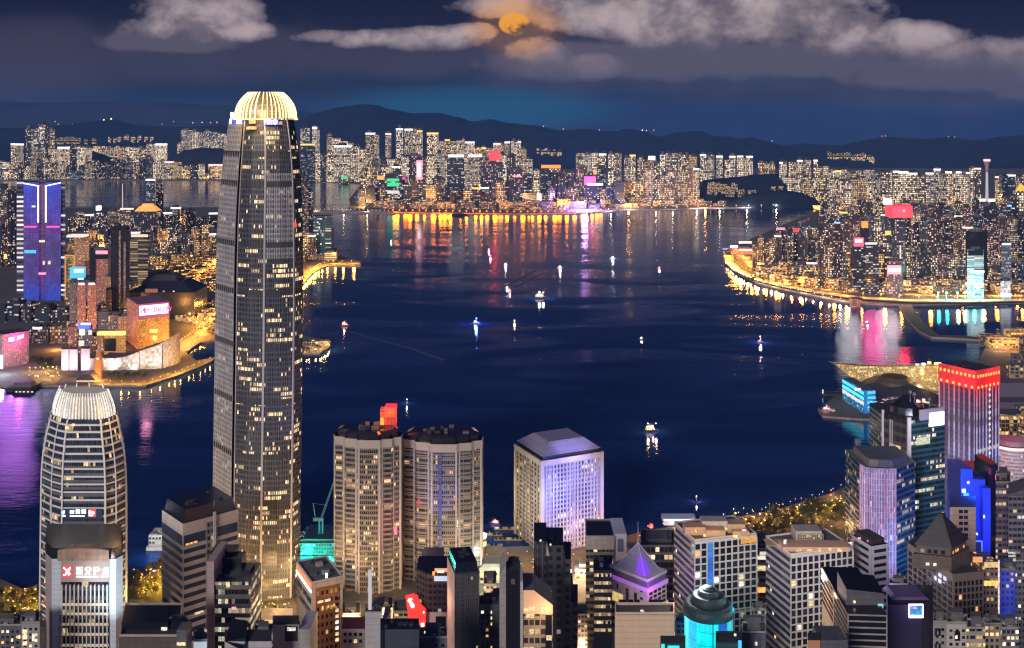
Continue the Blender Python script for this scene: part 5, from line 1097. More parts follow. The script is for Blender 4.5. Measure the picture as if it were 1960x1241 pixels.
for i in (1, 2, 3, 4, 5, 6):
 mb = MB(); pr = None
 for s in PRO2:
  v = Vector(bsec(*s, off=.9)[i]); w = .55 if i in (1, 6, 3, 4) else .35; r = [(v.x - w, v.y - w, v.z), (v.x + w, v.y - w, v.z), (v.x + w, v.y + w, v.z), (v.x - w, v.y + w, v.z)]
  if pr:
   for u in range(4): mb.face([pr[u], pr[(u + 1) % 4], r[(u + 1) % 4], r[u]])
  pr = r
 mb.face(pr); mb.build('edge_rib', mat('white_rib', (.70, .68, .66), .5, emis=(1, .96, .9), es=.22 if 0 else .0), t)
E_FIN = glow('crown_fin_white', (1, .93, .84), .95, .3)  # floodlighting of the fins put in as their own emission
def crown2(f, s):                                        # f: position round the rim 0..12, s: 0 base .. 1 tip
 a, b = bsec(822, 100, 222)[int(f) % 12], bsec(822, 100, 222)[(int(f) + 1) % 12]; v = Vector(a).lerp(Vector(b), f - int(f)); c = Vector((X(161, Yb + 38), Yb + 38, v.z))
 k = 1 - .24 * s ** 1.6; w = c + (v - c) * k; return Vector((w.x, w.y, v.z + (Z(771, Yb) - Z(822, Yb)) * s))
for f in [0.2, .6] + [1 + .33 * i for i in range(6)] + [3 + .11 * i for i in range(10)] + [4 + .33 * i for i in range(6)] + [6 + .4 * i for i in range(3)] + [8.5, 9.3, 9.8, 10.5, 11.3]:
 mb = MB(); pr = None; c = Vector((X(161, Yb + 38), Yb + 38))
 for k in range(6):
  v = crown2(f, k / 5); e = (Vector((v.x, v.y)) - c).normalized(); tn = Vector((-e.y, e.x)); r = [(v.x + e.x * dr + tn.x * dw, v.y + e.y * dr + tn.y * dw, v.z) for dr, dw in ((0, -.22), (0, .22), (-1.6 * (1 - .5 * k / 5), .22), (-1.6 * (1 - .5 * k / 5), -.22))]
  if pr:
   for u in range(4): mb.face([pr[u], pr[(u + 1) % 4], r[(u + 1) % 4], r[u]])
  pr = r
 mb.face(pr); mb.build('crown_fin', E_FIN, t)
PC = [crown2(f + .001, 0) for f in range(12)]; mb = MB(); cc = Vector((X(161, Yb + 38), Yb + 38, 0))
mb.loft([[(cc.x + (v.x - cc.x) * .86, cc.y + (v.y - cc.y) * .86, v.z) for v in PC], [(cc.x + (v.x - cc.x) * .74, cc.y + (v.y - cc.y) * .74, v.z + 17.5) for v in PC]], 0, 1); mb.build('crown_screen', [mat('crown_glass', (.42, .38, .33), .4, emis=(1, .8, .6), es=.14)], t)
for a, b in ((128, 808), (140, 803), (205, 800)):
 mb = MB(); mb.tube((X(a, Yb - 12), Yb - 12, Z(b + 4, Yb)), (X(a, Yb - 12), Yb - 12, Z(b, Yb)), 1.2); mb.build('crown_lamp', E_PANE, t)
lamp(t, (cc.x, Yb - 30, Z(806, Yb)), (1, .75, .4), 2.2e4, 3, 'crown_glow'); lamp(t, (cc.x + 33, Yb + 20, Z(800, Yb)), (1, .55, .15), 1.5e4, 3, 'crown_glow')
f0, f1 = bsec(1000, *bat(1000))[3][:2], bsec(1000, *bat(1000))[4][:2]; f0 = (f0[0], f0[1] - .5); f1 = (f1[0], f1[1] - .5)
zz = Z(1007, Yb)
mb = MB(); mb.slab(f0, f1, -1.5, math.dist(f0, f1) - 1.5, zz - 1.2, zz + 6.6, .1, .4); sp_ = mb.build('sign_board', mat('sign_board_navy', (.03, .05, .10), .4), t)
mb = MB(); glyph(mb, f0, f1, -.4, zz + .4, .62, ['..11..', '.111..', '1111..', '..11..', '.11...', '......', '.1111.', '.1111.'], .6); mb.build('sign_mark', glow('mark_blue_white', (.6, .85, 1), 1.9), sp_)
mb = MB(); u = 6.2
for g in (['11111', '11..1', '1111.', '11111'], ['11111', '1..11', '11.11', '11111', '11111'], ['11111', '11.11', '11111', '11111', '1.111']): glyph(mb, f0, f1, u, zz + 2.8, .64, g, .6); u += 4.6
mb.slab(f0, f1, 6.2, 14.6, zz + .5, zz + 1.4, .4, .6); mb.slab(f0, f1, 15.2, 17.6, zz + .5, zz + 1.2, .4, .6); mb.build('sign_lettering', E_WHITE, sp_)
mb = MB(); mb.slab(f0, f1, 20.6, 26.4, zz + .4, zz + 6.2, .4, .55); sp_ = mb.build('sign_logo', E_RED, t)
mb = MB(); glyph(mb, f0, f1, 21.0, zz + 1.0, .62, ['11.....', '1..111.', '11.1111', '1..1111', '11..11.', '.......', '11111..'], .8); mb.build('logo_mark', E_WHITE, sp_)
lamp(t, (X(150, 760), 752, zz + 2), (.7, .85, 1), 1.6e4, 3, 'accent_light')
# --- white tower with the big letters, in front of the barrel tower
Yw = 700.0
t = thing('white_sign_tower', 'white tower with slatted front and red-and-white sign, before the barrel tower', 'tower', (X(160, Yw), Yw + 18, 3))
P = [(X(87, Yw + 10), Yw + 10), (X(99, Yw), Yw), (X(222, Yw), Yw), (X(235, Yw + 6), Yw + 6), (X(235, Yw + 44), Yw + 44), (X(87, Yw + 44), Yw + 44)]
zt = Z(1070, Yw); M_PALEB = mat('pale_blue_panel', (.46, .52, .56), .6, noise=.08, nscale=.05)
MB().prism(P, 3, zt, [M_ for M_ in (0, 2, 2, 2, 1, 1)], 1).build('walls', [M_PINKISH, M_ROOF, M_PALEB], t)
mb = MB(); Q = inset(P, .97); mb.loft([ring(Q, zt - .1), ring(Q, Z(1050, Yw))], 0, 0); mb.build('roof_housing', R_BLACK, t)
mb = MB(); arc = [(X(112 + 98 * i / 8, Yw), Yw - 1.5 + 0 * i, Z(1072, Yw) + (Z(1048, Yw) - Z(1072, Yw)) * (1 - .18 * (2 * i / 8 - 1) ** 2)) for i in range(9)]
for i in range(8): a, b = arc[i], arc[i + 1]; mb.face([(a[0], a[1], zt - 1), (b[0], b[1], zt - 1), b, a]); mb.face([a, b, (b[0], b[1] + 8, b[2]), (a[0], a[1] + 8, a[2])])
mb.build('curved_screen', mat('bronze_screen', (.30, .21, .15), .6, noise=.3, nscale=.2), t)
p, q = (X(118, Yw), Yw - .6), (X(209, Yw), Yw - .6); L = q[0] - p[0]
mb = MB(); mb.slab(p, q, 0, L, Z(1113, Yw), zt - 1, 0, .3); mb.build('sign_wall', mat('taupe_panel', (.33, .27, .25), .7), t)
mb = MB(); mb.slab(p, q, 0, L, 3, Z(1113, Yw), 0, .2); mb.build('front_glazing', [fac('slat_glass', cw=4.6, fh=6.3, ww=.9, wh=.55, lit=.10, run=.22, rl=3, st=.95, wall=(.05, .06, .07), glass=(.015, .02, .03), a=(1, .78, .36), b=CREAM)], t)
fins(t, 'front_slat', p, q, 3, Z(1118, Yw), frange(.8, L - .8, 12), .75, 1.1, mat('slat_white', (.56, .54, .50), .6))
bands(t, 'lit_floor_band', p, q, [Z(y, Yw) for y in (1158, 1176, 1196, 1215, 1236)], 1.5, .8, mat('lit_sill', (.5, .45, .34), .7, emis=(1, .75, .4), es=.28))
zz = Z(1103, Yw); h = .92
mb = MB(); mb.slab(p, q, 1.2, 7.6, zz - .4, zz + 7.6, .3, .6); sp_ = mb.build('sign_logo', glow('logo_red', (.85, .03, .05), 1.0), t)
mb = MB(); glyph(mb, p, q, 1.7, zz + .2, .78, ['1....1.', '.1..11.', '..111..', '...11..', '..111..', '..1.11.', '11..1..', '.......'], .85); mb.build('logo_mark', E_WHITE, sp_)
mb = MB(); u = 10.2
for g in (['111111', '1.11..', '111111', '..11..', '111111', '.1111.', '1.11.1'], ['.1111.', '11..11', '11..11', '.1111.', '..111.', '.11...', '11.11.'], ['11111.', '11..11', '11..11', '11111.', '11....', '11....', '11....'], ['..1111', '.11111', '111..1', '.11111', '.1.1.1', '.1.1.1', '11.111']):
 glyph(mb, p, q, u, zz + 1.4, .74, g, .7); u += 5.75
mb.slab(p, q, 10.2, 25.2, zz - .4, zz + .6, .3, .7); mb.slab(p, q, 26.6, 32, zz - .2, zz + .6, .3, .7)
mb.build('sign_lettering', glow('letter_white', (1, .97, .95), 1.3), t)
lamp(t, (X(165, 680), 680, zz + 3), (1, .75, .72), 9e3, 2, 'accent_light'); spot(t, (X(225, 640), 620, 60), (X(225, Yw), Yw, 90), (.72, .88, 1), 6e5, 34, 3)
# --- left bottom corner blocks
Yl = 690.0
t, P, zt = simple('corner_block', 'dark low block with two lit windows at the bottom left corner', 'block', -20, 40, 1198, Yl, M_DGREY, 30)
for a, b in ((22, 1222), (36, 1216)): plate('window', t, a, a + 3, b, b + 6, Yl, E_PANE)
t, P, zt = simple('corner_block', 'narrow grey block with lit window stack beside white sign tower', 'block', 41, 76, 1193, Yl - 20, M_CONC, 30)
for b in (1205, 1216, 1228): plate('window', t, 44, 52, b, b + 7, Yl - 20, E_PANE)
plate('window', t, 62, 66, 1213, 1226, Yl - 20, E_PANEW)
Ym = 600.0
t = thing('drum_roofed_hall', 'low brown hall with black roof plant and rounded drum', 'hall', (X(290, Ym), Ym + 20, 3))
P = [(X(228, Ym), Ym), (X(344, Ym), Ym), (X(350, Ym + 40), Ym + 40), (X(240, Ym + 40), Ym + 40)]; zt = Z(1219, Ym)
MB().prism(P, 3, zt, 0, 1).build('walls', [M_BROWN, M_ROOF], t); parapet(t, P, zt, 1.2, .8, M_BEIGE)
Q = [(X(233, Ym + 8), Ym + 8), (X(322, Ym + 8), Ym + 8), (X(322, Ym + 30), Ym + 30), (X(240, Ym + 30), Ym + 30)]
MB().prism(Q, zt, Z(1193, Ym + 8), 0, 0).build('plant_room', R_BLACK, t)
mb = MB(); cxx = X(336, Ym + 14); mb.loft([[(cxx + 6.8 * math.cos(a * math.pi / 10), Ym + 16 + 6.8 * math.sin(a * math.pi / 10), z) for a in range(20)] for z in (zt - 20, Z(1192, Ym + 14))] + [[(cxx + 6.8 * f * math.cos(a * math.pi / 10), Ym + 16 + 6.8 * f * math.sin(a * math.pi / 10), Z(1192, Ym + 14) + g) for a in range(20)] for f, g in ((.8, 1.6), (.45, 2.6), (.1, 3))], 0, 0, ); mb.build('drum', R_BLACK, t)
mb = MB(); mb.box(X(338, Ym - 2), X(357, Ym - 2), Ym - 2, Ym + 8, 3, Z(1203, Ym)); mb.build('stair_tower', M_DGREY, t)
plate('window', t, 309, 320, 1201, 1211, Ym + 7.9, E_PANEW); plate('roof_lamp', t, 251, 256, 1212, 1216, Ym + 7, E_ROSE); plate('window', t, 339, 355, 1230, 1235, Ym - 2, E_PANE)
roof_kit(t, P, zt, 5, 3, 2)
t, P, zt = simple('low_lit_block', 'small grey block with a bluish lit face below striped tower', 'block', 371, 397, 1227, 610, M_LGREY, 20)
plate('lit_face', t, 371, 396, 1229, 1241, 609.5, glow('bluewhite_face', (.7, .85, 1), .6)); plate('roof_strip', t, 378, 396, 1205, 1213, 618, glow('roof_white', (.9, .9, .95), .5))
t, P, zt = simple('wedge_roof_block', 'grey block with dark wedge roof pit at the frame bottom', 'block', 430, 520, 1228, 560, M_LGREY, 26, plant=False)
mb = MB(); a = (X(431, 560), 560); mb.face([(a[0], 560 - .3, zt + .1), (X(468, 560), 556, zt - 3), (X(470, 572), 575, zt + 4), (X(440, 575), 578, zt + 4)]); mb.face([(X(468, 560), 556, zt - 3), (X(472, 560), 558, zt + 1), (X(472, 572), 575, zt + 4), (X(470, 572), 575, zt + 4)]); mb.build('wedge_roof', R_BLACK, t)
# --- striped beige tower
Ys = 760.0
t = thing('striped_tower', 'beige tower striped with dark window bands, pale blank top and black roof', 'tower', (X(380, Ys), Ys + 18, 3))
P = corner_rect(310, 350, 456, Ys, 24); zt = Z(1003, Ys)
MB().prism(P, 3, zt, 0, 1).build('walls', [M_BEIGE, R_BLACK], t)
for (p, q, u1) in ((P[3], P[0], None), (P[0], P[1], None)):
 L = math.dist(p, q); a, b = (.8, L - .8) if p is P[3] else (.8, L * .40)
 bands(t, 'window_band', p, q, [Z(y, Ys) for y in range(1062, 1240, 17)], 3.1, .25, M_GLASSB, a, b)
 bands(t, 'window_band', p, q, [Z(1046, Ys)], 7.4, .25, M_GLASSB, a, b)
 if p is P[0]:
  bands(t, 'window_band', p, q, [Z(y, Ys) for y in range(1062, 1240, 17)], 3.1, .25, M_GLASSB, L * .62, L - .8)
  bands(t, 'window_band', p, q, [Z(1046, Ys)], 7.0, .25, M_GLASSB, L * .62, L - .8)
  mb = MB(); mb.slab(p, q, L * .42, L * .60, 3, Z(1012, Ys), .05, .5); mb.build('stair_bay', [fac('stair_bay_glass', cw=3, fh=5, ww=.7, wh=.6, lit=.16, run=0, st=.8, wall=(.20, .17, .15), a=CREAM, b=WHITE)], t)
  mb = MB(); mb.slab(p, q, L * .53, L * .575, 3, Z(995, Ys), .3, 1.6); mb.build('stair_fin', M_LGREY, t)
  panes(t, p, q, L * .04, L * .26, Z(1046, Ys), Z(1042, Ys), 3, 1, .8, .8, [E_PANEO], [1], off=.4); panes(t, p, q, L * .2, L * .36, Z(1185, Ys) - 0, Z(1180, Ys), 1, 1, .95, .9, [E_PANE], [1], off=.4)
Q = inset(P, .93); MB().loft([ring(Q, zt - .1), ring(inset(P, .86), Z(985, Ys) + 2)], 0, 0).build('roof_housing', R_BLACK, t); roof_kit(t, P, Z(985, Ys) + 2, 6, 4, 2, M_DARKM)
mast(t, X(398, Ys), Ys + 16, Z(985, Ys), 5)
# --- dark stepped block with a tall pale end wall
Yd = 680.0
t = thing('stepped_dark_block', 'dark stepped block with pale end wall and lit office floors', 'office block', (X(440, Yd), Yd + 15, 3))
P = [(X(411, Yd), Yd), (X(479, Yd), Yd), (X(479, Yd), Yd + 30), (X(411, Yd), Yd + 30)]; zt = Z(1114, Yd)
S_OFF = fac('stepped_office', cw=2.2, fh=6.1, ww=.92, wh=.52, lit=.16, run=.40, rl=7, st=.9, wall=(.13, .12, .12), glass=(.02, .022, .028), a=(.95, .95, .75), b=CREAM)
MB().prism(P, 3, zt, 0, 1).build('walls', [S_OFF, R_BLACK], t)
mb = MB(); mb.prism([(X(397, Yd), Yd - 2), (X(411, Yd), Yd - 2), (X(411, Yd), Yd + 30), (X(397, Yd), Yd + 30)], 3, Z(1072, Yd), 0, 0); mb.build('end_wall', M_PINKISH, t)
for a, b, c, d, yy in ((411, 479, 1093, 1116, 12), (416, 462, 1070, 1100, 18), (403, 450, 1056, 1080, 24)):
 mb = MB(); mb.box(X(a, Yd + yy), X(b, Yd + yy), Yd + yy, Yd + yy + 12, Z(d, Yd + yy) - 3, Z(c, Yd + yy)); mb.build('roof_step', R_BLACK, t)
plate('roof_panel', t, 413, 425, 1089, 1110, Yd + 11.9, M_PINKISH); plate('lit_window', t, 455, 466, 1103, 1107, Yd + 11.8, E_PANE); plate('lit_window', t, 433, 440, 1114, 1124, Yd, E_PANE); plate('lit_sign', t, 444, 452, 1162, 1166, Yd, E_ROSE)
roof_kit(t, P, zt, 3, 8, 1.5)
# --- forecourt hall and bright low blocks under the domed skyscraper
t, P, zt = simple('lit_podium', 'pale stone podium with gold-lit windows below the domed skyscraper', 'podium', 478, 560, 1187, 820, fac('podium_lit', cw=4, fh=5, ww=.6, wh=.6, lit=.5, run=.1, st=.9, wall=(.42, .34, .24), a=GOLD, b=CREAM), 20, M_STONE, plant=False)
t, P, zt = simple('pale_notched_block', 'pale block with a square notch in its roof, below the domed skyscraper', 'block', 522, 572, 1196, 640, M_LGREY, 24, plant=False)
mb = MB(); mb.box(X(572, 640), X(594, 640), 640, 664, 3, Z(1205, 640)); mb.build('right_wing', M_LGREY, t); mb = MB(); mb.box(X(547, 642), X(571, 642), 639.7, 646, zt - 10, zt - .5); mb.build('roof_notch', M_ROOF, t); plate('lamp_panel', t, 550, 566, 1201, 1207, 639, E_PANEW)
t, P, zt = simple('gold_lit_pavilion', 'gold-lit glass pavilion beside the pale notched block', 'pavilion', 480, 514, 1208, 690, fac('pavilion_lit', cw=3, fh=4, ww=.8, wh=.8, lit=.75, run=.2, st=.85, wall=(.3, .25, .12), a=GOLD, b=CREAM), 24)
# --- brown glass tower
Yg = 700.0
t = thing('brown_glass_tower', 'bronze glass tower in a pale frame with small lit windows', 'tower', (X(610, Yg), Yg + 16, 3))
P = corner_rect(568, 597, 656, Yg, 16); zt = Z(1117, Yg)
MB().prism(P, 3, zt, [0, 0, 0, 2], 1).build('walls', [M_BEIGE, M_ROOF2, M_LGREY], t)
p, q = P[0], P[1]; L = math.dist(p, q)
mb = MB(); mb.slab(p, q, L * .12, L * .9, 3, Z(1128, Yg), .02, .3); mb.build('bronze_glazing', [fac('bronze', cw=3.1, fh=5.4, ww=.5, wh=.5, lit=.12, run=.03, st=1.1, wall=(.20, .10, .045), glass=(.03, .02, .015), a=(1, .6, .18), b=CREAM, wr=.3)], t)
panes(t, p, q, L * .74, L * .88, Z(1241, Yg), Z(1150, Yg), 1, 8, .8, .55, [E_PANE, E_PANEW, M_GLASS], [5, 1, 1], 2, off=.4)
for yy in (1168, ): panes(t, p, q, L * .25, L * .8, Z(1170, Yg), Z(1164, Yg), 3, 1, .25, .9, [E_PANEO], [1], off=.4); panes(t, p, q, L * .15, L * .62, Z(1158, Yg), Z(1152, Yg), 2, 1, .8, .8, [E_PANEO, E_PANE], [1, 1], off=.4)
p, q = P[3], P[0]; L = math.dist(p, q)
mb = MB(); mb.slab(p, q, .3, L - 1, Z(1130, Yg), Z(1118, Yg), .02, .5); mb.build('orange_frieze', glow('frieze_orange', (1, .32, .10), .8), t); mb = MB(); mb.slab(p, q, .3, L - 1, Z(1136, Yg), Z(1131, Yg), .02, .7); mb.build('white_line', E_WHITE, t)
bands(t, 'window_band', p, q, [Z(1160, Yg), Z(1182, Yg)], 4, .3, M_GLASS, 2, L - 2)
roof_kit(t, P, zt, 7, 5, 3); plate('roof_lamp', t, 623, 627, 1097, 1106, Yg + 8, glow('teal_white', (.7, 1, .95), 2.2)); parapet(t, P, zt, 1.0, .5, M_LGREY)
lamp(t, (X(640, Yg) + 0, Yg - 20, Z(1140, Yg)), (1, .5, .12), 1.2e4, 2, 'facade_lamp')
# --- teal-lit building site with crane
Yx = 930.0
t = thing('building_site', 'unfinished teal-lit structure between domed skyscraper and twin towers', 'building site', (X(605, Yx), Yx + 20, 3))
for k, (a, b, c, d) in enumerate(((568, 642, 1040, 1062), (572, 640, 1064, 1086), (570, 642, 1090, 1128))):
 mb = MB(); mb.box(X(a, Yx), X(b, Yx), Yx, Yx + 40, Z(d, Yx), Z(c, Yx)); mb.build('scaffold_storey', [fac('teal_scaffold', cw=2.4, fh=3.2, ww=.7, wh=.6, lit=.18, run=.1, rl=3, st=.9, wall=(.10, .26, .25), glass=(.03, .12, .12), a=(.2, 1, .8), b=WHITE)], t)
mb = MB(); mb.box(X(578, Yx), X(640, Yx), Yx + 2, Yx + 36, Z(1040, Yx), Z(1034, Yx)); mb.build('top_deck', mat('deck_teal', (.12, .28, .30), .7), t)
for a, b in ((576, 1058), (590, 1078), (629, 1086), (606, 1096), (580, 1102)): plate('work_lamp', t, a, a + 3, b, b + 3, Yx - .2, glow('work_teal', (.3, 1, .8), 2.0))
lamp(t, (X(585, Yx), Yx - 14, Z(1062, Yx)), (.05, 1, .72), 5e4, 4, 'work_light'); lamp(t, (X(625, Yx), Yx - 14, Z(1085, Yx)), (.1, .85, .8), 3.2e4, 4, 'work_light')
t = thing('tower_crane', 'teal-lit luffing tower crane with raised jib over the building site', 'crane', (X(608, Yx), Yx + 20, 40))
mb = MB()
xc, yc = X(608, Yx), Yx + 16
for dx, dy in ((-1.6, -1.6), (1.6, -1.6), (1.6, 1.6), (-1.6, 1.6)): mb.tube((xc + dx, yc + dy, Z(1040, Yx)), (xc + dx, yc + dy, Z(1010, Yx)), .35, n=4)
for k in range(6): z = Z(1040 - 5 * k, Yx); mb.tube((xc - 1.6, yc - 1.6, z), (xc + 1.6, yc - 1.6, z + 2.2), .2, n=4)
mb.build('tower_mast', glow('crane_teal', (.05, .55, .6), .55), t)
mb = MB(); a0, a1 = Vector((xc, yc, Z(1008, Yx))), Vector((X(640, Yx), yc, Z(915, Yx)))
for dx in (-.8, .8): mb.tube(a0 + Vector((dx, 0, 0)), a1 + Vector((dx * .4, 0, 0)), .22, n=4)
for k in range(16): f, g = k / 16, (k + 1) / 16; mb.tube(a0.lerp(a1, f) + Vector((-.8 + .5 * f, 0, 0)), a0.lerp(a1, g) + Vector((.8 - .5 * f, 0, 0)), .12, n=4)
mb.build('jib', glow('jib_teal', (.10, .42, .5), .45), t)
mb = MB(); mb.box(xc - 7, xc + 2.5, yc - 1.5, yc + 1.5, Z(1010, Yx), Z(1004, Yx)); mb.build('machinery_deck', M_LGREY, t)
mb = MB(); mb.tube((xc - 5, yc, Z(1006, Yx)), (xc - 7, yc, Z(976, Yx)), .3, n=4); mb.tube((xc - 7, yc, Z(976, Yx)), tuple(a0.lerp(a1, .3)), .1, n=4); mb.build('back_mast', M_SILVER, t)
# --- twin towers
def twin(name, label, xl, xr, yt, Y, seed, lens):
 cx = X((xl + xr) / 2, Y); hw = (X(xr, Y) - X(xl, Y)) / 2; zt = Z(yt, Y)
 N = [(-1, .1), (-.97, -.25), (-.72, -.36), (-.66, -.62), (-.36, -.74), (-.28, -.92), (-.02, -.96), (.34, -.95), (.42, -.80), (.70, -.72), (.76, -.5), (.97, -.38), (1, .1), (.9, .7), (.4, 1), (-.4, 1), (-.9, .7)]
 P = [(X((xl + xr) / 2 + a * (xr - xl) / 2, Y + (hw + b * hw) * .6), Y + (hw + b * hw) * .6) for a, b in N]; cx = X((xl + xr) / 2, Y + hw * .6)
 t = thing(name, label, 'tower', (cx, Y + hw, 3))
 g1 = fac('twin_glass', cw=1.7, fh=4.3, ww=.74, wh=.62, lit=.05, run=.05, rl=4, st=1.0, wall=(.12, .115, .118), glass=(.022, .024, .032), a=WARM, b=CREAM, wr=.5, gr=.14)
 g2 = fac('twin_bay', cw=6, fh=4.3, ww=.93, wh=.6, lit=.05, run=.04, rl=3, st=.9, wall=(.145, .138, .14), glass=(.032, .033, .04), a=WARM, b=CREAM, wr=.5, gr=.14)
 MB().prism(P, 3, zt, [1, 1, 0, 1, 0, 0, 0, 0, 1, 1, 0, 1, 0, 0, 0, 0, 0], 2).build('shaft', [g1, g2, M_ROOF], t)
 ringbands(t, 'floor_band', P, [zt - 12 - 4.3 * i * 2 for i in range(int((zt - 20) / 8.6))], .9, .35, mat('twin_band', (.165, .158, .16), .6))
 for i in (0, 2, 4, 5, 7, 8, 10, 11, 12):
  x, y = P[i]; mb = MB(); mb.prism(rect(x, y, 1.7, 1.7), 3, zt - (0 if i not in (5, 7) else 6)); mb.build('column', mat('twin_column', (.28, .265, .265), .6), t)
 Q = offs(P, .8); MB().loft([ring(Q, zt - 7), ring(Q, zt)], 0, 1, base=True).build('cornice', [mat('twin_cornice', (.27, .255, .26), .6), R_BLACK], t)
 R = inset(P, .92)
 MB().loft([ring(R, zt - .1), ring(R, zt + 4), ring(inset(R, .85), zt + 6)], 0, 0).build('roof_cap', R_BLACK, t)
 rnd = random.Random(seed)
 for k in range(9):
  mb = MB(); x = cx + rnd.uniform(-.5, .6) * hw; y = Y + hw * .6 + rnd.uniform(-.3, .3) * hw; mb.box(x - 1.5, x + rnd.uniform(1, 4), y, y + 3, zt + 5.9, zt + 6.5 + rnd.uniform(.6, 2.6)); mb.build('roof_machine', M_ROOF2 if k % 3 else M_DARKM, t)
 for x, y, m in lens: mb = MB(); mb.box(X(x, Y + hw) - .7, X(x, Y + hw) + .7, Y + hw * .5, Y + hw * .5 + 1, Z(y, Y + hw * .5) - .6, Z(y, Y + hw * .5) + .6); mb.build('roof_lamp', m, t)
 return t, P, zt, cx, hw
t, P, zt, cx, hw = twin('twin_tower', 'left twin tower, bowed beige bays, with orange lit box on its roof', 641, 768, 843, 880, 3, [(683, 829, E_PANEW), (694, 830, E_ROSE)])
mb = MB(); xa, xb = X(727, 902), X(757, 902); mb.loft([ring(rect((xa + xb) / 2, 908, xb - xa, 9), zt), ring(rect((xa + xb) / 2, 908, xb - xa, 9), Z(785, 902))], 0, 0); mb.build('lit_roof_box', glow_ramp('roof_red', Z(838, 902), Z(782, 902), [(0, (1, .03, .005)), (.5, (1, .06, .01)), (1, (1, .10, .01))], 3.2, 6, 1.3, .12, .45), t)
mb = MB(); mb.box(X(736, 900), X(757, 900), 900, 912, Z(785, 902) - .1, Z(780, 900)); mb.build('roof_box_cap', E_RED, t); mb = MB(); mb.box(X(728, 902), X(735, 902), 901.6, 902.2, Z(838, 902), Z(800, 902)); mb.build('orange_panel', E_ORANGE, t)
lamp(t, (X(741, 890), 890, zt + 14), (1, .12, .02), 2.2e4, 4, 'roof_glow')
lamp(t, (X(756, 866), 872, Z(1016, 866)), (1, .02, .10), 7e3, 1.0, 'beacon_light'); mb = MB(); mb.tube((X(757, 868), 869, Z(1024, 868)), (X(757, 868), 869, Z(1010, 868)), 1.1, n=8); mb.build('red_beacon', glow('beacon_red', (1, .05, .15), 3), t)
t, P, zt, cx, hw = twin('twin_tower', 'right twin tower, bowed beige bays with blue light down its front', 772, 923, 851, 892, 7, [(811, 838, E_PANEW), (866, 838, E_RED), (873, 838, E_RED), (880, 840, E_ROSE)])
mb = MB(); x = X(842, 892); mb.box(x - 1.1, x + 1.1, P[6][1] - .9, P[6][1] + .5, Z(1060, 892), Z(872, 892)); mb.build('blue_light_strip', glow_ramp('blue_strip', Z(1060, 892), Z(872, 892), [(0, (.15, .2, .5)), (.5, (.06, .12, .8)), (1, (.12, .16, .6))], 2, 4.3, .6, .3, .4), t)
spot(t, (X(842, 892), 840, Z(1060, 892)), (X(842, 892), 895, Z(930, 892)), (.2, .3, 1), 2.2e5, 34, 2)
for xx, yy, cc_ in ((700, 810, (1, .66, .36)), (840, 820, (1, .68, .4)), (905, 830, (1, .85, .6))): lamp(t, (X(xx, yy), yy, 25), cc_, 3.2e4, 6, 'fill_glow')
t = thing('podium_block', 'grey flat podium with black roof at the foot of right twin tower', 'podium', (X(838, 800), 812, 3))
MB().prism(front_rect(808, 850, 800, 24), 3, Z(1078, 800), 0, 1).build('walls', [M_CONC, R_BLACK], t); MB().prism(front_rect(811, 850, 806, 16), Z(1078, 800) - .1, Z(1064, 806), 0, 0).build('roof_housing', R_BLACK, t)
# --- ferry terminals seen between the twin towers and the blue tower
for k, (a, b, c, Y, lb) in enumerate(((921, 962, 1062, 985, 'ferry shed with orange lit sign right of the twin towers'), (946, 1000, 1056, 1000, 'long grey ferry shed behind the orange-signed one'), (918, 966, 1090, 900, 'yellow-lit glass-roofed hall right of the twin towers'))):
 t = thing('ferry_shed', lb, 'shed', (X((a + b) / 2, Y), Y + 12, 3)); zt = Z(c, Y)
 P = front_rect(a, b, Y, 26); MB().prism(P, 3, zt, 0, 1).build('walls', [fac('shed_lit', cw=4, fh=4.5, ww=.7, wh=.5, lit=.4, run=.2, rl=3, st=.9, wall=(.30, .28, .22), a=GOLD, b=(.8, 1, .85)), M_ROOF2], t)
 MB().loft([ring(offs(P, 1), zt), ring(inset(P, .7), zt + 3)], 0, 0).build('roof', M_CONC, t)
 if k == 0: plate('lit_sign', t, 940, 955, 1077, 1086, Y - 26, E_GOLD, 1); plate('red_lamp', t, 922, 927, 1066, 1070, Y - 2, E_RED, 2)
 if k == 2: lamp(t, (X(940, 880), 885, 20), (.75, 1, .8), 4e4, 4, 'hall_light')
t = thing('harbour_mast_lamp', 'white lit harbour beacon column right of the twin towers', 'beacon', (X(925, 960), 960, 3))
mb = MB(); mb.tube((X(925, 960), 960, 3), (X(925, 960), 960, Z(1030, 960)), 2.6, n=8); mb.build('column', M_CONC, t); mb = MB(); mb.tube((X(925, 960), 960, Z(1030, 960)), (X(925, 960), 960, Z(1022, 960)), 2.8, n=8); mb.build('lamp_head', E_WHITE, t); mb = MB(); mb.tube((X(925, 960), 960, Z(1044, 960)), (X(925, 960), 960, Z(1036, 960)), 2.9, n=8); mb.build('orange_lamp', E_GOLD, t)
for x0, y0, x1, y1, lb in ((946, 1056, 936, 1024, 'left slim dark crane boom above the ferry sheds'), (952, 1056, 964, 1036, 'right slim pale crane boom above the ferry sheds')):
 o = thing('derrick', lb, 'derrick', (X(x0, 1000), 1010, Z(y0, 1000))); mb = MB(); mb.tube((X(x0, 1000), 1010, Z(y0, 1000)), (X(x1, 1000), 1010, Z(y1, 1000)), .7, .3); mb.build('boom', M_SILVER, o); mb = MB(); mb.box(X(x0, 1000) - 1.5, X(x0, 1000) + 1.5, 1008, 1012, Z(y0, 1000) - 5, Z(y0, 1000)); mb.build('base', M_DARKM, o)
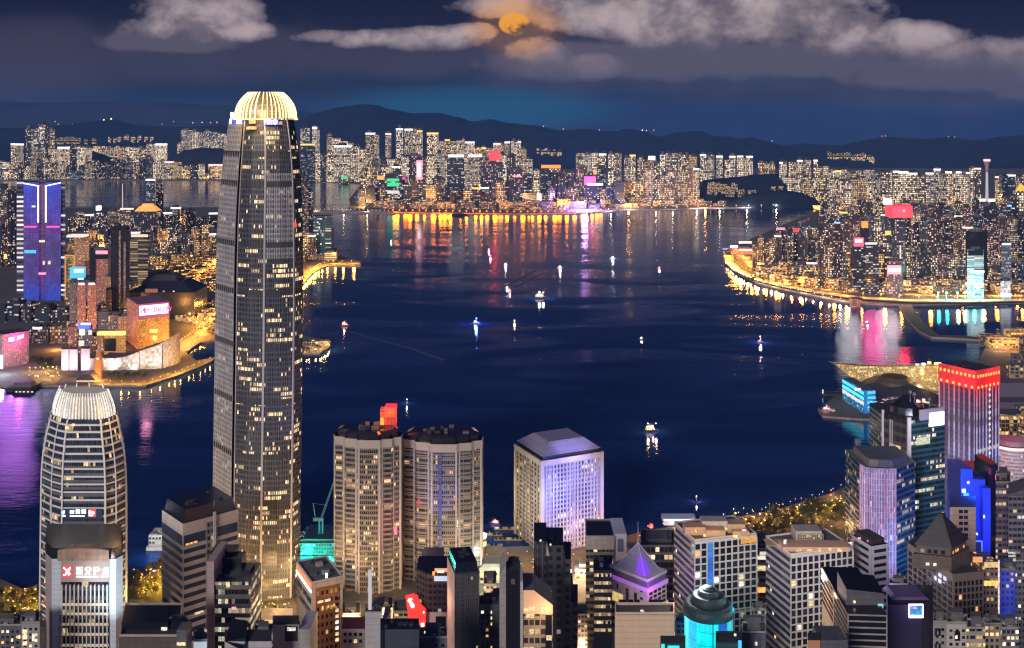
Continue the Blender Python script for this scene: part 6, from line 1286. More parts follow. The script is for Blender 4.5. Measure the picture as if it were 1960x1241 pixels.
# --- tower with hipped lavender roof, washed in blue light
Yt = 960.0
t = thing('blue_washed_tower', 'ribbed square tower washed in blue light under a hipped roof', 'tower', (X(1070, Yt), Yt + 25, 3))
P = corner_rect(988, 1037, 1151, Yt, 27); zt = Z(882, Yt)
MB().prism(P, 3, zt, 0, 1).build('walls', [fac('ribbed_wall', cw=3.2, fh=4.2, ww=.62, wh=.62, lit=.07, run=.05, rl=4, st=1.1, wall=(.21, .20, .21), glass=(.025, .026, .036), a=CREAM, b=WHITE, wr=.55), M_ROOF], t)
M_RIB = mat('pale_rib', (.32, .30, .30), .6)
for p, q, n in ((P[3], P[0], 8), (P[0], P[1], 18)):
 L = math.dist(p, q); fins(t, 'rib', p, q, 3, zt - 5, frange(.6, L - .6, n), .8, .9, M_RIB)
 mb = MB(); mb.slab(p, q, 0, L, zt - 5, zt - .2, .01, 1.0); mb.build('cornice', M_RIB, t)
for c in (P[0], P[1], P[3]): MB().prism(rect(c[0], c[1] + .4, 3.4, 3.4, .45), 3, zt, 0, 0).build('corner_pier', M_RIB, t)
Q = inset(P, .94); MB().loft([ring(Q, zt - .1), ring(Q, zt + 3.5)], 0, 0).build('roof_gap', R_BLACK, t)
zr = zt + 12.5
def ridge(P, k, m): c = inset(P, k); return c
MB().loft([ring(inset(P, .99), zt + 3.4), ring(inset(P, .58), zr)], 0, 0, base=True).build('hipped_roof', mat('lavender_slate', (.24, .22, .32), .6, noise=.1), t)
n = norm(P[0], P[1]); mid = ((P[0][0] + P[1][0]) / 2, (P[0][1] + P[1][1]) / 2)
spot(t, (mid[0] + n[0] * 95, mid[1] + n[1] * 95, 70), (mid[0] - 6, mid[1], Z(960, Yt)), (.15, .2, 1), 1.5e6, 62, 5)
spot(t, (mid[0] + n[0] * 60 - 20, mid[1] + n[1] * 60, Z(1000, 900)), (mid[0] - 18, mid[1] - 6, Z(950, Yt)), (.08, .14, 1), 4.5e5, 44, 3)
spot(t, (mid[0] + n[0] * 70 - 10, mid[1] + n[1] * 70, Z(930, 880)), (mid[0], mid[1] + 10, zr), (.55, .45, 1), 4.0e5, 40, 3)
lamp(t, (P[3][0] - 25, P[3][1] - 30, 40), (1, .75, .42), 1.1e5, 6, 'fill_glow')
lamp(t, (X(1095, 900), 905, 18), (1, .85, .7), 6e4, 5, 'fill_glow')
# --- dark stepped tower before it
Yv = 640.0
t = thing('stepped_black_tower', 'slate-black tower stepping down to the right before the blue-washed tower', 'tower', (X(1058, Yv), Yv + 15, 3))
for k, (a, b, c, dy) in enumerate(((1022, 1046, 1036, 0), (1046, 1078, 1046, 1.5), (1078, 1093, 1075, 3), (1093, 1106, 1160, 4.5))):
 P = front_rect(a, b, Yv + dy, 30 - dy); zt = Z(c, Yv); MB().prism(P, 3, zt, 0, 1).build('shaft', [fac('slate_tower', cw=5, fh=5, ww=.5, wh=.5, lit=.05, run=0, st=1, wall=(.035, .037, .05), glass=(.02, .02, .03), a=WHITE, b=CREAM, wr=.5), R_BLACK], t)
 if k < 3:
  mb = MB(); z1 = Z((c + (1046, 1075, 1160)[k]) / 2, Yv); bx = X(b, Yv)
  mb.loft([[(bx - .05, Yv + dy + 1, z1 - 8), (bx + 2.2, Yv + dy + 1.6, z1 - 8), (bx + 2.2, Yv + 26, z1 - 8), (bx - .05, Yv + 26, z1 - 8)], [(bx - .05, Yv + dy + 1, zt - .5), (bx + .1, Yv + dy + 1.6, zt - .5), (bx + .1, Yv + 26, zt - .5), (bx - .05, Yv + 26, zt - .5)]], 0, 0); mb.build('curved_shoulder', R_BLACK, t)
mb = MB(); mb.box(X(1025, Yv + 8), X(1060, Yv + 8), Yv + 8, Yv + 22, Z(1046, Yv + 8) - 4, Z(1030, Yv + 8)); mb.build('roof_housing', R_BLACK, t)
fins(t, 'fin', (X(1022, Yv), Yv), (X(1046, Yv), Yv), 3, Z(1042, Yv), [2.2, 5.2], .5, .6, M_DGREY)
for a, b in ((1033, 1036), (1052, 1044)): plate('roof_lamp', t, a, a + 3.5, b - 3, b, Yv - .1, E_PANEW)
plate('window', t, 1078, 1092, 1106, 1118, Yv + 2.9, M_DGREY); plate('lit_window', t, 1054, 1056, 1130, 1132, Yv + 1.4, E_PANEW); plate('lit_window', t, 1092, 1095, 1089, 1096, Yv + 2, E_PANEW)
# --- building with the lit slanting peach roof, and the dark shaft beside it
Yp2 = 580.0
t = thing('peach_roofed_building', 'building with slanting peach-lit glass roof and gold windows', 'building', (X(1030, Yp2), Yp2 + 12, 3))
P = front_rect(1001, 1058, Yp2, 22)
x0, x1, x2 = X(1001, Yp2), X(1035, Yp2), X(1058, Yp2); za, zb2 = Z(1130, Yp2), Z(1158, Yp2)
mb = MB(); mb.prism(P, 3, Z(1175, Yp2), 0, 1)
mb.build('walls', [fac('peach_wall', cw=3.2, fh=5, ww=.8, wh=.6, lit=.32, run=.25, rl=4, st=1.0, wall=(.36, .27, .18), glass=(.05, .04, .03), a=(1, .75, .3), b=CREAM), M_ROOF2], t)
mb = MB(); zc = Z(1175, Yp2) - .05
F2 = [(x0, za), (x0 + 5, za), (x2, zb2)]
mb.face([(x0, Yp2 - .1, zc), (x2, Yp2 - .1, zc), (x2, Yp2 - .1, zb2), (x0 + 6, Yp2 - .1, za), (x0, Yp2 - .1, za)])
mb.face([(x0, Yp2 - .1, za), (x0 + 6, Yp2 - .1, za), (x0 + 6, Yp2 + 22, za), (x0, Yp2 + 22, za)], 1); mb.face([(x0 + 6, Yp2 - .1, za), (x2, Yp2 - .1, zb2), (x2, Yp2 + 22, zb2), (x0 + 6, Yp2 + 22, za)], 1); mb.face([(x2, Yp2 - .1, zc), (x2, Yp2 + 22, zc), (x2, Yp2 + 22, zb2), (x2, Yp2 - .1, zb2)])
mb.build('slanted_gable', [mat('peach_lit_glass', (.50, .32, .20), .6, emis=(1, .55, .3), es=.30), M_ROOF2], t)
for a, b, c, d in ((1003, 1011, 1165, 1170), (1012, 1024, 1162, 1168), (1035, 1046, 1161, 1171), (1006, 1022, 1176, 1182), (1046, 1056, 1216, 1225)): plate('lit_window', t, a, a + (b - a), c, d, Yp2 - .2, E_PANE)
mb = MB(); mb.box(X(1044, Yp2), X(1056, Yp2), Yp2 - .4, Yp2, 3, Z(1177, Yp2)); mb.build('dark_glazing', R_BLACK, t)
lamp(t, (X(1046, Yp2), Yp2 - 6, Z(1166, Yp2)), (1, .55, .25), 5e3, 1.2, 'accent_light')
mb = MB(); mb.box(X(996, Yp2), X(1001, Yp2), Yp2 - 1, Yp2 + 22, 3, Z(1112, Yp2)); mb.build('white_fin', M_LGREY, t)
t, P, zt = simple('black_shaft', 'black blank shaft with sloped grey flank beside the peach roof', 'block', 968, 996, 1092, 610, R_BLACK, 26, plant=False)
mb = MB(); mb.loft([[(X(956, 610), 609, 3), (X(968.5, 610), 609, 3), (X(968.5, 610), 634, 3), (X(956, 610), 634, 3)], [(X(956, 610), 609, Z(1100, 610)), (X(968.5, 610), 609, Z(1080, 610)), (X(968.5, 610), 634, Z(1080, 610)), (X(956, 610), 634, Z(1100, 610))]], 0, 0); mb.build('grey_flank', M_CONC, t)
mb = MB(); mb.box(X(973, 618), X(994, 618), 618, 630, zt - .1, Z(1082, 618)); mb.build('roof_housing', M_DARKM, t); plate('window', t, 978, 986, 1108, 1118, 609.9, M_DGREY)
t, P, zt = simple('grey_slit_block', 'grey block with dark window pairs left of the black shaft', 'block', 917, 957, 1160, 640, M_CONC, 24)
panes(t, P[0], P[1], .8, 6.8, 20, zt - 2, 2, 9, .78, .42, [M_GLASS, E_PANE], [12, 1], 3)
mb = MB(); mb.box(X(942, 638), X(957, 638), 637, 660, 3, zt + 2); mb.build('side_pier', M_DGREY, t)
# --- rose-edged dark tower, and the black building with red sign
Yr = 620.0
t = thing('rose_edged_tower', 'dark grey tower with one bright rose-stone edge', 'tower', (X(885, Yr), Yr + 14, 3))
P = corner_rect(856, 870, 917, Yr, 10); zt = Z(1100, Yr)
MB().prism(P, 3, zt, [0, 0, 0, 2], 1).build('walls', [fac('grey_grid', cw=1.6, fh=2.6, ww=.62, wh=.7, lit=.012, run=0, st=.8, wall=(.085, .08, .085), glass=(.05, .05, .055), a=CREAM, b=WHITE, gr=.3), M_ROOF, mat('rose_edge', (.50, .34, .29), .7)], t)
L = math.dist(P[0], P[1]); fins(t, 'mullions', P[0], P[1], 3, zt, frange(.2, L - .2, 14), .18, .3, mat('charcoal_fin', (.12, .115, .12), .5))
mb = MB(); Q = inset(P, .97); mb.loft([ring(Q, zt - .1), ring(inset(P, .9), zt + 3), ring(inset(P, .86), zt + 6)], 0, 0); mb.build('roof_housing', R_BLACK, t); parapet(t, P, zt, .9, .4, M_DARKM); roof_kit(t, P, zt + 6, 4, 12, 1.5, M_DARKM)
lamp(t, (P[3][0] - 6, P[3][1] - 8, Z(1180, Yr)), (1, .62, .45), 6e3, 2, 'accent_light')
Yk2 = 690.0
t = thing('red_signed_building', 'black chamfered building with a folded red lit sign on its left', 'building', (X(830, Yk2), Yk2 + 14, 3))
P = [(X(797, Yk2 + 8), Yk2 + 8), (X(817, Yk2), Yk2), (X(856, Yk2), Yk2), (X(856, Yk2), Yk2 + 28), (X(797, Yk2 + 8), Yk2 + 28)]; zt = Z(1098, Yk2)
MB().prism(P, Z(1172, Yk2), zt, 0, 1, base=True).build('upper_block', [fac('black_block', cw=3, fh=4, ww=.7, wh=.5, lit=.02, run=0, st=.8, wall=(.03, .03, .04), glass=(.02, .02, .03), a=WHITE, b=CREAM, wr=.5), R_BLACK], t)
MB().prism([(X(815, Yk2), Yk2 + .5), (X(856, Yk2), Yk2 + .5), (X(856, Yk2), Yk2 + 27), (X(800, Yk2), Yk2 + 27), (X(800, Yk2), Yk2 + 10)], 3, Z(1172, Yk2) - .1, 0, 1).build('lower_block', [M_LGREY, M_ROOF], t)
plate('dark_window', t, 834, 853, 1180, 1200, Yk2 + .4, M_GLASS, .4); plate('window', t, 848, 856, 1173, 1178, Yk2 + .2, mat('cream_panel', (.5, .36, .28), .7), .4); plate('lit_lamp', t, 839, 844, 1201, 1205, Yk2, E_PANE)
plate('roof_sign', t, 831, 856, 1103, 1112, Yk2 - .1, glow('window_bluewhite', (.55, .75, 1), .9)); plate('sign_lettering', t, 837, 850, 1092, 1096, Yk2, E_PANEW); plate('orange_lamp', t, 828, 832, 1094, 1101, Yk2 - .2, E_ORANGE); plate('roof_glow_panel', t, 832, 856, 1088, 1098, Yk2 + 3, glow('peach_panel', (1, .42, .22), .9))
lamp(t, (X(830, Yk2), Yk2 - 6, Z(1097, Yk2)), (1, .25, .06), 4e3, 1, 'accent_light')
E_SGN = glow('red_sheet', (1, .014, .006), 1.15)
ys = Yk2 - 6; S = [(776, 1141), (790, 1139), (799, 1143), (803, 1158), (815, 1171), (814, 1203), (783, 1192), (779, 1165)]
cx_, cyy_ = sum(p[0] for p in S) / len(S), sum(p[1] for p in S) / len(S)
mb = MB(); fr = [(X(a, ys), ys + (a - 776) * .06, Z(b, ys)) for a, b in reversed(S)]; bk = [(x, y + 1.4, z) for x, y, z in fr]
mb.face(fr); mb.face(bk[::-1])
for i in range(len(fr)): j = (i + 1) % len(fr); mb.face([fr[j], fr[i], bk[i], bk[j]])
mb.build('red_sign', E_SGN, t)
mb = MB(); pp, qq = (X(776, ys), ys - .2), (X(816, ys), ys + 2.2)
for u, z, w, h_ in ((1.6, 1152, 2.0, 1.2), (2.0, 1149, 2.4, .9), (2.4, 1155, 2.2, .7), (3.0, 1158, 2.2, .7), (3.2, 1161, 2.6, .9), (3.9, 1164, 1.8, 1.0)): mb.slab(pp, qq, u, u + w, Z(z, ys), Z(z, ys) + h_, .2, .5)
for u, z, w, h_ in ((10.2, 1202, .8, 2.4), (11.4, 1202, .8, 2.4), (10.2, 1200, 2.0, .7), (11.6, 1176, .8, .9)): mb.slab(pp, qq, u, u + w, Z(z, ys), Z(z, ys) + h_, .2, .5)
mb.build('sign_lettering', E_WHITE, t)
plate('bracket', t, 801, 816, 1172, 1206, Yk2 + 3, M_DARKM, 4); lamp(t, (X(790, ys), ys - 8, Z(1175, ys)), (1, .04, .01), 5e3, 1.5, 'accent_light')
t, P, zt = simple('spired_grey_block', 'grey block carrying a tall white spire', 'block', 699, 731, 1171, 600, M_LGREY, 20, plant=False)
mb = MB(); mb.loft([ring(rect(X(707, 600), 603, 1.9, 1.9), zt), ring(rect(X(707, 600), 603, 1.9, 1.9), Z(1095, 600))], 0, 0); mb.build('spire', mat('spire_white', (.68, .68, .70), .6, emis=(.9, .93, 1), es=.12), t)
mb = MB(); mb.box(X(731, 602), X(742, 602), 602, 618, 3, Z(1186, 602)); mb.build('grey_annex', M_CONC, t); mb = MB(); mb.box(X(711, 604), X(733, 604), 604, 616, zt - .1, Z(1161, 604)); mb.build('roof_housing', M_BROWN, t); roof_kit(t, P, zt, 4, 21, 2.5)
t, P, zt = simple('red_roofed_block', 'beige block with square windows and a dark red roof', 'block', 653, 700, 1204, 640, M_BEIGE, 22, plant=False)
MB().loft([ring(P, zt), ring([(P[0][0], P[0][1] + 9), (P[1][0], P[1][1] + 9), P[2], P[3]], Z(1184, 649))], 0, 0).build('red_roof', mat('maroon_roof', (.10, .02, .022), .8), t)
panes(t, P[0], P[1], .8, 13.5, Z(1234, 640), Z(1208, 640), 4, 2, .6, .5, [M_GLASS, E_PANE], [8, 1], 4)
t, P, zt = simple('navy_cube_block', 'blank navy block before the red-signed building', 'block', 728, 802, 1205, 540, mat('navy_render', (.045, .052, .075), .7, noise=.2, nscale=.2), 24, R_BLACK, plant=False)
mb = MB(); mb.loft([[(X(728, 540), 539.9, zt - 10), (X(736, 540), 539.6, zt - 10), (X(736, 540), 540.1, zt - 10), (X(728, 540), 540.1, zt - 10)], [(X(728, 540), 539.9, zt), (X(736, 540), 539.6, zt), (X(736, 540), 540.1, zt), (X(728, 540), 540.1, zt)]], 0, 0); mb.build('dark_slot', R_BLACK, t); roof_kit(t, P, zt, 5, 31, 1.2, M_DARKM)
t, P, zt = simple('grey_podium_block', 'grey podium block under the rose-edged tower', 'block', 802, 856, 1222, 560, M_DGREY, 20); plate('lit_lamp', t, 812, 818, 1208, 1220, 566, E_PANE)
# --- striped office right of the blue tower, grey glass block behind it
Yo2 = 800.0
t = thing('lit_banded_office', 'office with pale blank top and stacked gold-lit floors', 'office block', (X(1160, Yo2), Yo2 + 20, 3))
P = corner_rect(1121, 1176, 1196, Yo2, 66); P = front_rect(1121, 1176, Yo2, 34); zt = Z(1028, Yo2)
MB().prism(P, 3, zt, [2, 0, 2, 0], 1).build('walls', [M_LGREY, R_BLACK, fac('banded_front', cw=3, fh=5, ww=.9, wh=.5, lit=.16, run=.16, rl=4, st=.9, wall=(.16, .15, .15), glass=(.03, .035, .045), a=CREAM, b=WHITE)], t)
mb = MB(); mb.box(X(1121, Yo2), X(1176, Yo2), Yo2 - .4, Yo2, Z(1052, Yo2), zt); mb.build('blank_top', M_CONC, t); mb = MB(); mb.box(X(1176, Yo2), X(1196, Yo2 + 14), Yo2 + 2, Yo2 + 34, 3, Z(1024, Yo2)); mb.build('white_wing', mat('bluewhite_panel', (.48, .48, .55), .7), t)
plate('wing_window', t, 1182, 1193, 1032, 1056, Yo2 + 2, mat('wing_glass', (.12, .14, .22), .3)); parapet(t, P, zt, 1.0)
Yb2 = 740.0
t = thing('gold_floored_block', 'dark block with seven gold-lit floors behind the purple pyramid tower', 'block', (X(1158, Yb2), Yb2 + 14, 3))
P = front_rect(1136, 1172, Yb2, 26); zt = Z(1092, Yb2); MB().prism(P, 3, zt, 0, 1).build('walls', [M_DARKM, R_BLACK], t)
bands(t, 'lit_floor', P[0], P[1], [Z(y, Yb2) for y in range(1104, 1216, 15)], 2.2, .3, fac('lit_floor_strip', cw=1.6, fh=50, ww=.9, wh=1, lit=.8, run=.5, rl=4, st=.85, wall=(.25, .2, .12), a=(1, .7, .32), b=CREAM), .5, 12.6); roof_kit(t, P, zt, 4, 41, 2)
# --- purple pyramid tower
Yy = 720.0
t = thing('purple_pyramid_tower', 'beige tower under a glass pyramid glowing violet', 'tower', (X(1222, Yy), Yy + 18, 3))
P = corner_rect(1167, 1239, 1276, Yy, 52); zt = Z(1130, Yy); cxp = sum(p[0] for p in P) / 4; cyp = sum(p[1] for p in P) / 4
MB().prism(P, 3, zt, 0, 1).build('walls', [mat('cream_stone', (.45, .39, .32), .8, noise=.12), M_ROOF], t)
MB().loft([ring(inset(P, .98), zt - .1), ring(inset(P, .98), zt + 5.5), ring(inset(P, .94), zt + 5.6)], 0, 0).build('upper_storey', M_DGREY, t)
MB().loft([ring(offs(P, .8), zt - 1.5), ring(offs(P, .8), zt + 1.2)], 0, 0, base=True).build('violet_cornice', mat('violet_cornice', (.45, .30, .50), .6, emis=(.42, .08, .8), es=.35), t)
MB().loft([ring(offs(P, .2), zt + 5.5), ring(offs(P, .2), zt + 7.4)], 0, 0, base=True).build('upper_cornice', M_LGREY, t)
apex = Z(1040, Yy + 18)
B4 = inset(P, .76); mb = MB()
for i in range(4): a, b = B4[i], B4[(i + 1) % 4]; mb.face([(*a, zt + 7.4), (*b, zt + 7.4), (cxp, cyp, apex)])
mb.build('glass_pyramid', mat('pyramid_glass', (.20, .21, .27), .35, noise=.1, spec=.6), t)
mb = MB(); v0 = Vector((*B4[0], zt + 7.4)); ap = Vector((cxp, cyp, apex)); e1 = Vector((*B4[1], zt + 7.4)) - v0; e3 = Vector((*B4[3], zt + 7.4)) - v0
for e, s in ((e1, 1), (e3, -1)):
 n = (e.cross(ap - v0) * s).normalized() * .12; w = e * (.40 if s > 0 else .30)
 f = [v0 + n, v0 + w + n, v0.lerp(ap, .5) + w * .42 + n, v0.lerp(ap, .62) + n]; mb.face(f if s > 0 else f[::-1])
mb.build('violet_light_panel', glow('violet_panel', (.22, .015, .95), .85), t)
mb = MB()
for i in range(4): mb.tube((*B4[i], zt + 7.4), (cxp, cyp, apex), .22, n=4)
mb.build('pyramid_edge', M_SILVER, t); mast(t, cxp, cyp, apex - .3, Z(1000, Yy + 18) - apex + .3, .28)
lamp(t, (P[0][0], P[0][1] - 9, zt + 6), (.35, .03, 1), 1.5e4, 2, 'violet_lamp'); lamp(t, (P[0][0] + 6, P[0][1] - 6, zt + 1), (.7, .1, 1), 5e3, 1, 'violet_lamp')
p, q = P[3], P[0]; L = math.dist(p, q)
for u, w, a, b, m in ((L * .44, 2.4, 1142, 1176, R_BLACK), (L * .66, 2.4, 1144, 1176, R_BLACK), (L * .2, 1.0, 1140, 1150, M_GLASS), (L * .82, 2.2, 1148, 1153, M_GLASSB), (L * .82, 2.2, 1132, 1138, M_GLASSB)):
 mb = MB(); mb.slab(p, q, u, u + w, Z(b, Yy), Z(a, Yy), .02, .25); mb.build('window', m, t)
mb = MB(); mb.slab(p, q, .4, L * .36, Z(1176, Yy), Z(1158, Yy), .02, .2); mb.build('lit_corner', glow('corner_gold', (1, .72, .25), .7, .3), t)
p, q = P[0], P[1]; L = math.dist(p, q)
panes(t, p, q, 1.5, L - 1, Z(1170, Yy), zt - 2, 4, 4, .7, .6, [M_GLASSB, M_GLASS, E_PANEW], [5, 5, 1], 6)
bands(t, 'window_band', P[3], P[0], [Z(y, Yy) for y in range(1186, 1240, 14)], 2.4, .2, M_GLASS, .6, 7)
t, P, zt = simple('blank_beige_tower', 'blank beige wall block below the purple pyramid tower', 'block', 1177, 1291, 1177, 620, mat('warm_render', (.50, .37, .27), .85, noise=.1, nscale=.05), 26, M_ROOF, plant=False)
parapet(t, P, zt, 1.4, .7, mat('warm_render', (.50, .37, .27)))
for a, b, c in ((1186, 1200, 1167), (1203, 1214, 1163), (1216, 1226, 1165), (1244, 1270, 1168)): mb = MB(); mb.box(X(a, 634), X(b, 634), 632, 640, zt - .1, Z(c, 634)); mb.build('roof_housing', R_BLACK, t)
mb = MB(); mb.box(X(1226, 622), X(1232, 622), 620.5, 622, zt + .1, zt + 2); mb.build('roof_lamp', E_PANEW, t); lamp(t, (X(1220, 560), 560, 110), (1, .68, .42), 2.6e4, 5, 'fill_glow')  # warm fill lamp added in mid-air to brighten the blank wall
t, P, zt = simple('grey_glass_block', 'grey glass block with bright windows between pyramid and grid tower', 'block', 1226, 1292, 1046, 850, fac('grey_glass', cw=3.6, fh=6.2, ww=.86, wh=.6, lit=.22, run=.12, rl=2, st=1.1, wall=(.14, .14, .17), glass=(.03, .04, .06), a=CREAM, b=WHITE), 34)
bands(t, 'floor_band', P[0], P[1], [zt - 6.2 * i for i in range(0, 12)], 1.0, .4, M_CONC)
MB().prism(front_rect(1236, 1286, 858, 18), zt, Z(1033, 858), 0, 0).build('roof_housing', M_DGREY, t)
# --- the two white grid towers
M_GRID = mat('white_grid', (.52, .48, .44), .65, noise=.06, nscale=.1)
def gridtower(name, label, xl, xc, xr, yc, Y, deg, nc, pitch, rows, seed, wts):
 t = thing(name, label, 'tower', (X((xl + xr) / 2, Y), Y + 20, 3)); P = corner_rect(xl, xc, xr, Y, deg); zt = Z(yc, Y)
 MB().prism(P, 3, zt, [1, 0, 0, 2], 3).build('walls', [M_CONC, fac('grid_lower', cw=4.3, fh=4.9, ww=.7, wh=.72, lit=.04, run=0, st=.9, wall=(.50, .46, .42), glass=(.015, .02, .04), a=CREAM, b=WHITE), mat('grid_flank', (.33, .30, .28), .7, noise=.12), M_ROOF2], t)
 p, q = P[0], P[1]; L = math.dist(p, q); ph = pitch * Y / F
 z1 = zt - ph * .35; z0 = z1 - ph * rows
 mb = MB(); mb.slab(p, q, 0, L, z0, zt, .01, .06); mb.build('front_backing', M_DARKM, t)
 lattice(t, p, q, 0, L, z0, z1, nc, rows, 1.0, .9, .55, M_GRID); mb = MB(); mb.slab(p, q, 0, L, z1, zt, .02, .6); mb.build('fascia', M_GRID, t)
 panes(t, p, q, 0, L, z0, z1, nc, rows, .74, .72, PW, wts, seed, off=.14)
 p2, q2 = P[3], P[0]; L2 = math.dist(p2, q2)
 bands(t, 'window_band', p2, q2, [zt - ph * (i + 1) for i in range(rows + 6)], ph * .52, .18, M_GLASSB, .5, L2 - .5)
 for i in range(0, rows + 4, 3): mb = MB(); u = (i * 37 % 10) / 10 * (L2 - 4); mb.slab(p2, q2, u + .6, u + 2.6, zt - ph * (i + 1) + .3, zt - ph * (i + .55), .2, .28); mb.build('window', E_PANEW if i % 2 else E_PANE, t)
 parapet(t, P, zt, 1.0, .6, M_GRID)
 return t, P, zt, ph
t, P, zt, ph = gridtower('grid_tower', 'white grid-fronted tower with a blue lit strip down its front', 1290, 1329, 1448, 1036, 720, 25, 10, 13.6, 10, 3, [56, 24, .8, 2.5, .4])
p, q = P[0], P[1]; L = math.dist(p, q)
mb = MB(); mb.slab(p, q, L * .205, L * .29, Z(1140, 720), Z(1041, 720), .1, .9); mb.build('blue_strip', glow_ramp('blue_column', Z(1140, 720), Z(1041, 720), [(0, (.03, .35, .9)), (.5, (.0, .16, .9)), (1, (.08, .38, .9))], 4, 4.5, .75, .06, .2), t)
mb = MB(); mb.slab(p, q, L * .74, L * .99, Z(1051, 720), Z(1039, 720), .15, .8); mb.build('orange_top_corner', glow('corner_orange', (1, .42, .05), .8, .3), t)
M_TERR = mat('terracotta_lit', (.42, .28, .18), .8, noise=.2, nscale=.3)
for k, (a, b, c, d, dy) in enumerate(((1312, 1352, 1012, 1034, 8), (1345, 1394, 1000, 1030, 14), (1352, 1390, 1018, 1034, 5), (1394, 1428, 1006, 1032, 12), (1404, 1436, 1020, 1035, 7))):
 mb = MB(); mb.box(X(a, 720 + dy), X(b, 720 + dy), 720 + dy + 2, 720 + dy + 12, zt - .1, Z(c, 720 + dy)); mb.build('roof_pavilion', M_TERR if k != 1 else M_STONE, t)
plate('roof_lamp', t, 1330, 1334, 1012, 1020, 729, E_PANEO); plate('roof_lamp', t, 1363, 1392, 1010, 1015, 735.5, glow('pav_gold', (1, .8, .25), .9)); plate('roof_lamp', t, 1403, 1411, 1025, 1029, 728, E_GOLD); plate('roof_lamp', t, 1346, 1352, 1022, 1028, 728, E_PANEO); plate('roof_lamp', t, 1420, 1428, 1014, 1021, 731, E_PANEW)
for xx in (1335, 1372, 1412): lamp(t, (X(xx, 722), 724, zt + 7), (1, .48, .12), 1.2e3, 1, 'roof_light')
lamp(t, (X(1335, 650), 640, 120), (.95, .88, .8), 8e4, 5, 'fill_glow')  # fill light added in mid-air before the grid front, no real lamp
t, P, zt, ph = gridtower('grid_tower', 'white grid-fronted tower with long dark-striped flank and peach roof storey', 1466, 1513, 1632, 1063, 700, 31, 11, 14.3, 12, 5, [56, 24, .8, 2.5, .5])
for k, (a, b, c, dy, m) in enumerate(((1500, 1628, 1049, 5, mat('peach_storey', (.48, .30, .22), .75)), (1470, 1540, 1046, 14, M_TERR), (1524, 1574, 1018, 22, M_STONE))):
 mb = MB(); mb.box(X(a, 700 + dy), X(b, 700 + dy), 700 + dy + 1, 700 + dy + 13, zt - .1, Z(c, 700 + dy)); mb.build('roof_storey', m, t)
for a, b, c in ((1524, 1532, 1054), (1545, 1553, 1055), (1567, 1571, 1053), (1586, 1591, 1052), (1603, 1611, 1053)): plate('roof_window', t, a, b, c - 3, c + 3, 706, E_PANEO if a % 2 else E_PANE)
plate('lit_lantern', t, 1500, 1505, 1033, 1041, 712, E_PANEW); plate('lit_lattice', t, 1526, 1576, 1022, 1042, 722.5, fac('roof_lattice', cw=1.2, fh=1.6, ww=.6, wh=.6, lit=.35, run=.1, st=.8, wall=(.3, .27, .2), a=GOLD, b=WHITE))
for xx in (1490, 1545, 1600): lamp(t, (X(xx, 700), 700, zt + 8), (1, .45, .18), 1.1e3, 1, 'roof_light')
lamp(t, (X(1560, 640), 625, 130), (.95, .9, .88), 9e4, 5, 'fill_glow')  # unseen mid-air fill light added to brighten this grid front
t, P, zt = simple('lit_slot_block', 'grey glass slot block between the two white grid towers', 'block', 1447, 1468, 1052, 770, fac('slot_glass', cw=6, fh=5, ww=.86, wh=.55, lit=.3, run=.1, rl=1, st=1.0, wall=(.16, .15, .17), glass=(.04, .045, .06), a=CREAM, b=WHITE), 30)
for a, b, m in ((1064, 1071, E_PANEW), (1083, 1092, E_PANE), (1124, 1134, E_PANEO)): plate('lit_window', t, 1450, 1465, a, b, 769.9, m)
# --- cyan-lit rotunda with a tiered dark dome
Yc2 = 620.0
t = thing('cyan_rotunda', 'round building glowing cyan under a tiered dark teal roof', 'building', (X(1358, Yc2), Yc2 + 15, 3))
cxc, cyc = X(1357, Yc2 + 14), Yc2 + 16; CR = lambda r, z, n=28: [(cxc + r * math.cos(k * 2 * math.pi / n), cyc + r * math.sin(k * 2 * math.pi / n), z) for k in range(n)]
zA = Z(1184, Yc2 + 4)
def cyl_mat(i, k): return (0, 1, 0, 2, 0)[(i // 2) % 5]
MB().loft([CR(14.6, 3), CR(14.6, zA)], cyl_mat, 3).build('lit_drum', [glow_ramp('cyan_panel', 60, zA, [(0, (.0, .85, .75)), (1, (.0, .80, .92))], 3.2, 8, 1.1, .03, .12), glow_ramp('azure_panel', 60, zA, [(0, (.0, .5, .9)), (1, (.0, .12, .9))], 3.2, 9, .9, .03, .12), glow_ramp('aqua_panel', 60, zA, [(0, (.1, .95, .85)), (1, (.0, .5, 1))], 3.2, 9, 1.05, .03, .12), M_ROOF], t)
MT = mat('teal_slate', (.014, .034, .042), .6, noise=.2, nscale=.2)
for k, (r0, r1, a, b) in enumerate(((15.6, 14.4, 1187, 1172), (14.0, 13.0, 1172, 1166), (10.6, 9.2, 1168, 1152), (6.6, 5.6, 1154, 1143), (3.8, 2.2, 1144, 1136))):
 MB().loft([CR(r0, Z(a, Yc2 + 6) - .3), CR(r0, Z(a, Yc2 + 6) + (Z(b, Yc2 + 6) - Z(a, Yc2 + 6)) * .5), CR(r1, Z(b, Yc2 + 6))], 0, 0, base=True).build('roof_tier', MT, t)
for k in range(0, 28, 7): a = k * 2 * math.pi / 28; mb = MB(); mb.tube((cxc + 14.8 * math.cos(a), cyc + 14.8 * math.sin(a), 3), (cxc + 14.8 * math.cos(a), cyc + 14.8 * math.sin(a), zA), .3, n=5); mb.build('column', MT, t)
lamp(t, (cxc + 12, cyc - 34, zA - 12), (0, .85, 1), 1.6e4, 3, 'cyan_lamp'); lamp(t, (cxc + 22, cyc + 2, zA + 2), (0, .9, .95), 7e3, 2, 'cyan_lamp'); lamp(t, (cxc - 8, cyc - 26, zA + 9), (.0, .5, .65), 1e3, 2, 'cyan_lamp')
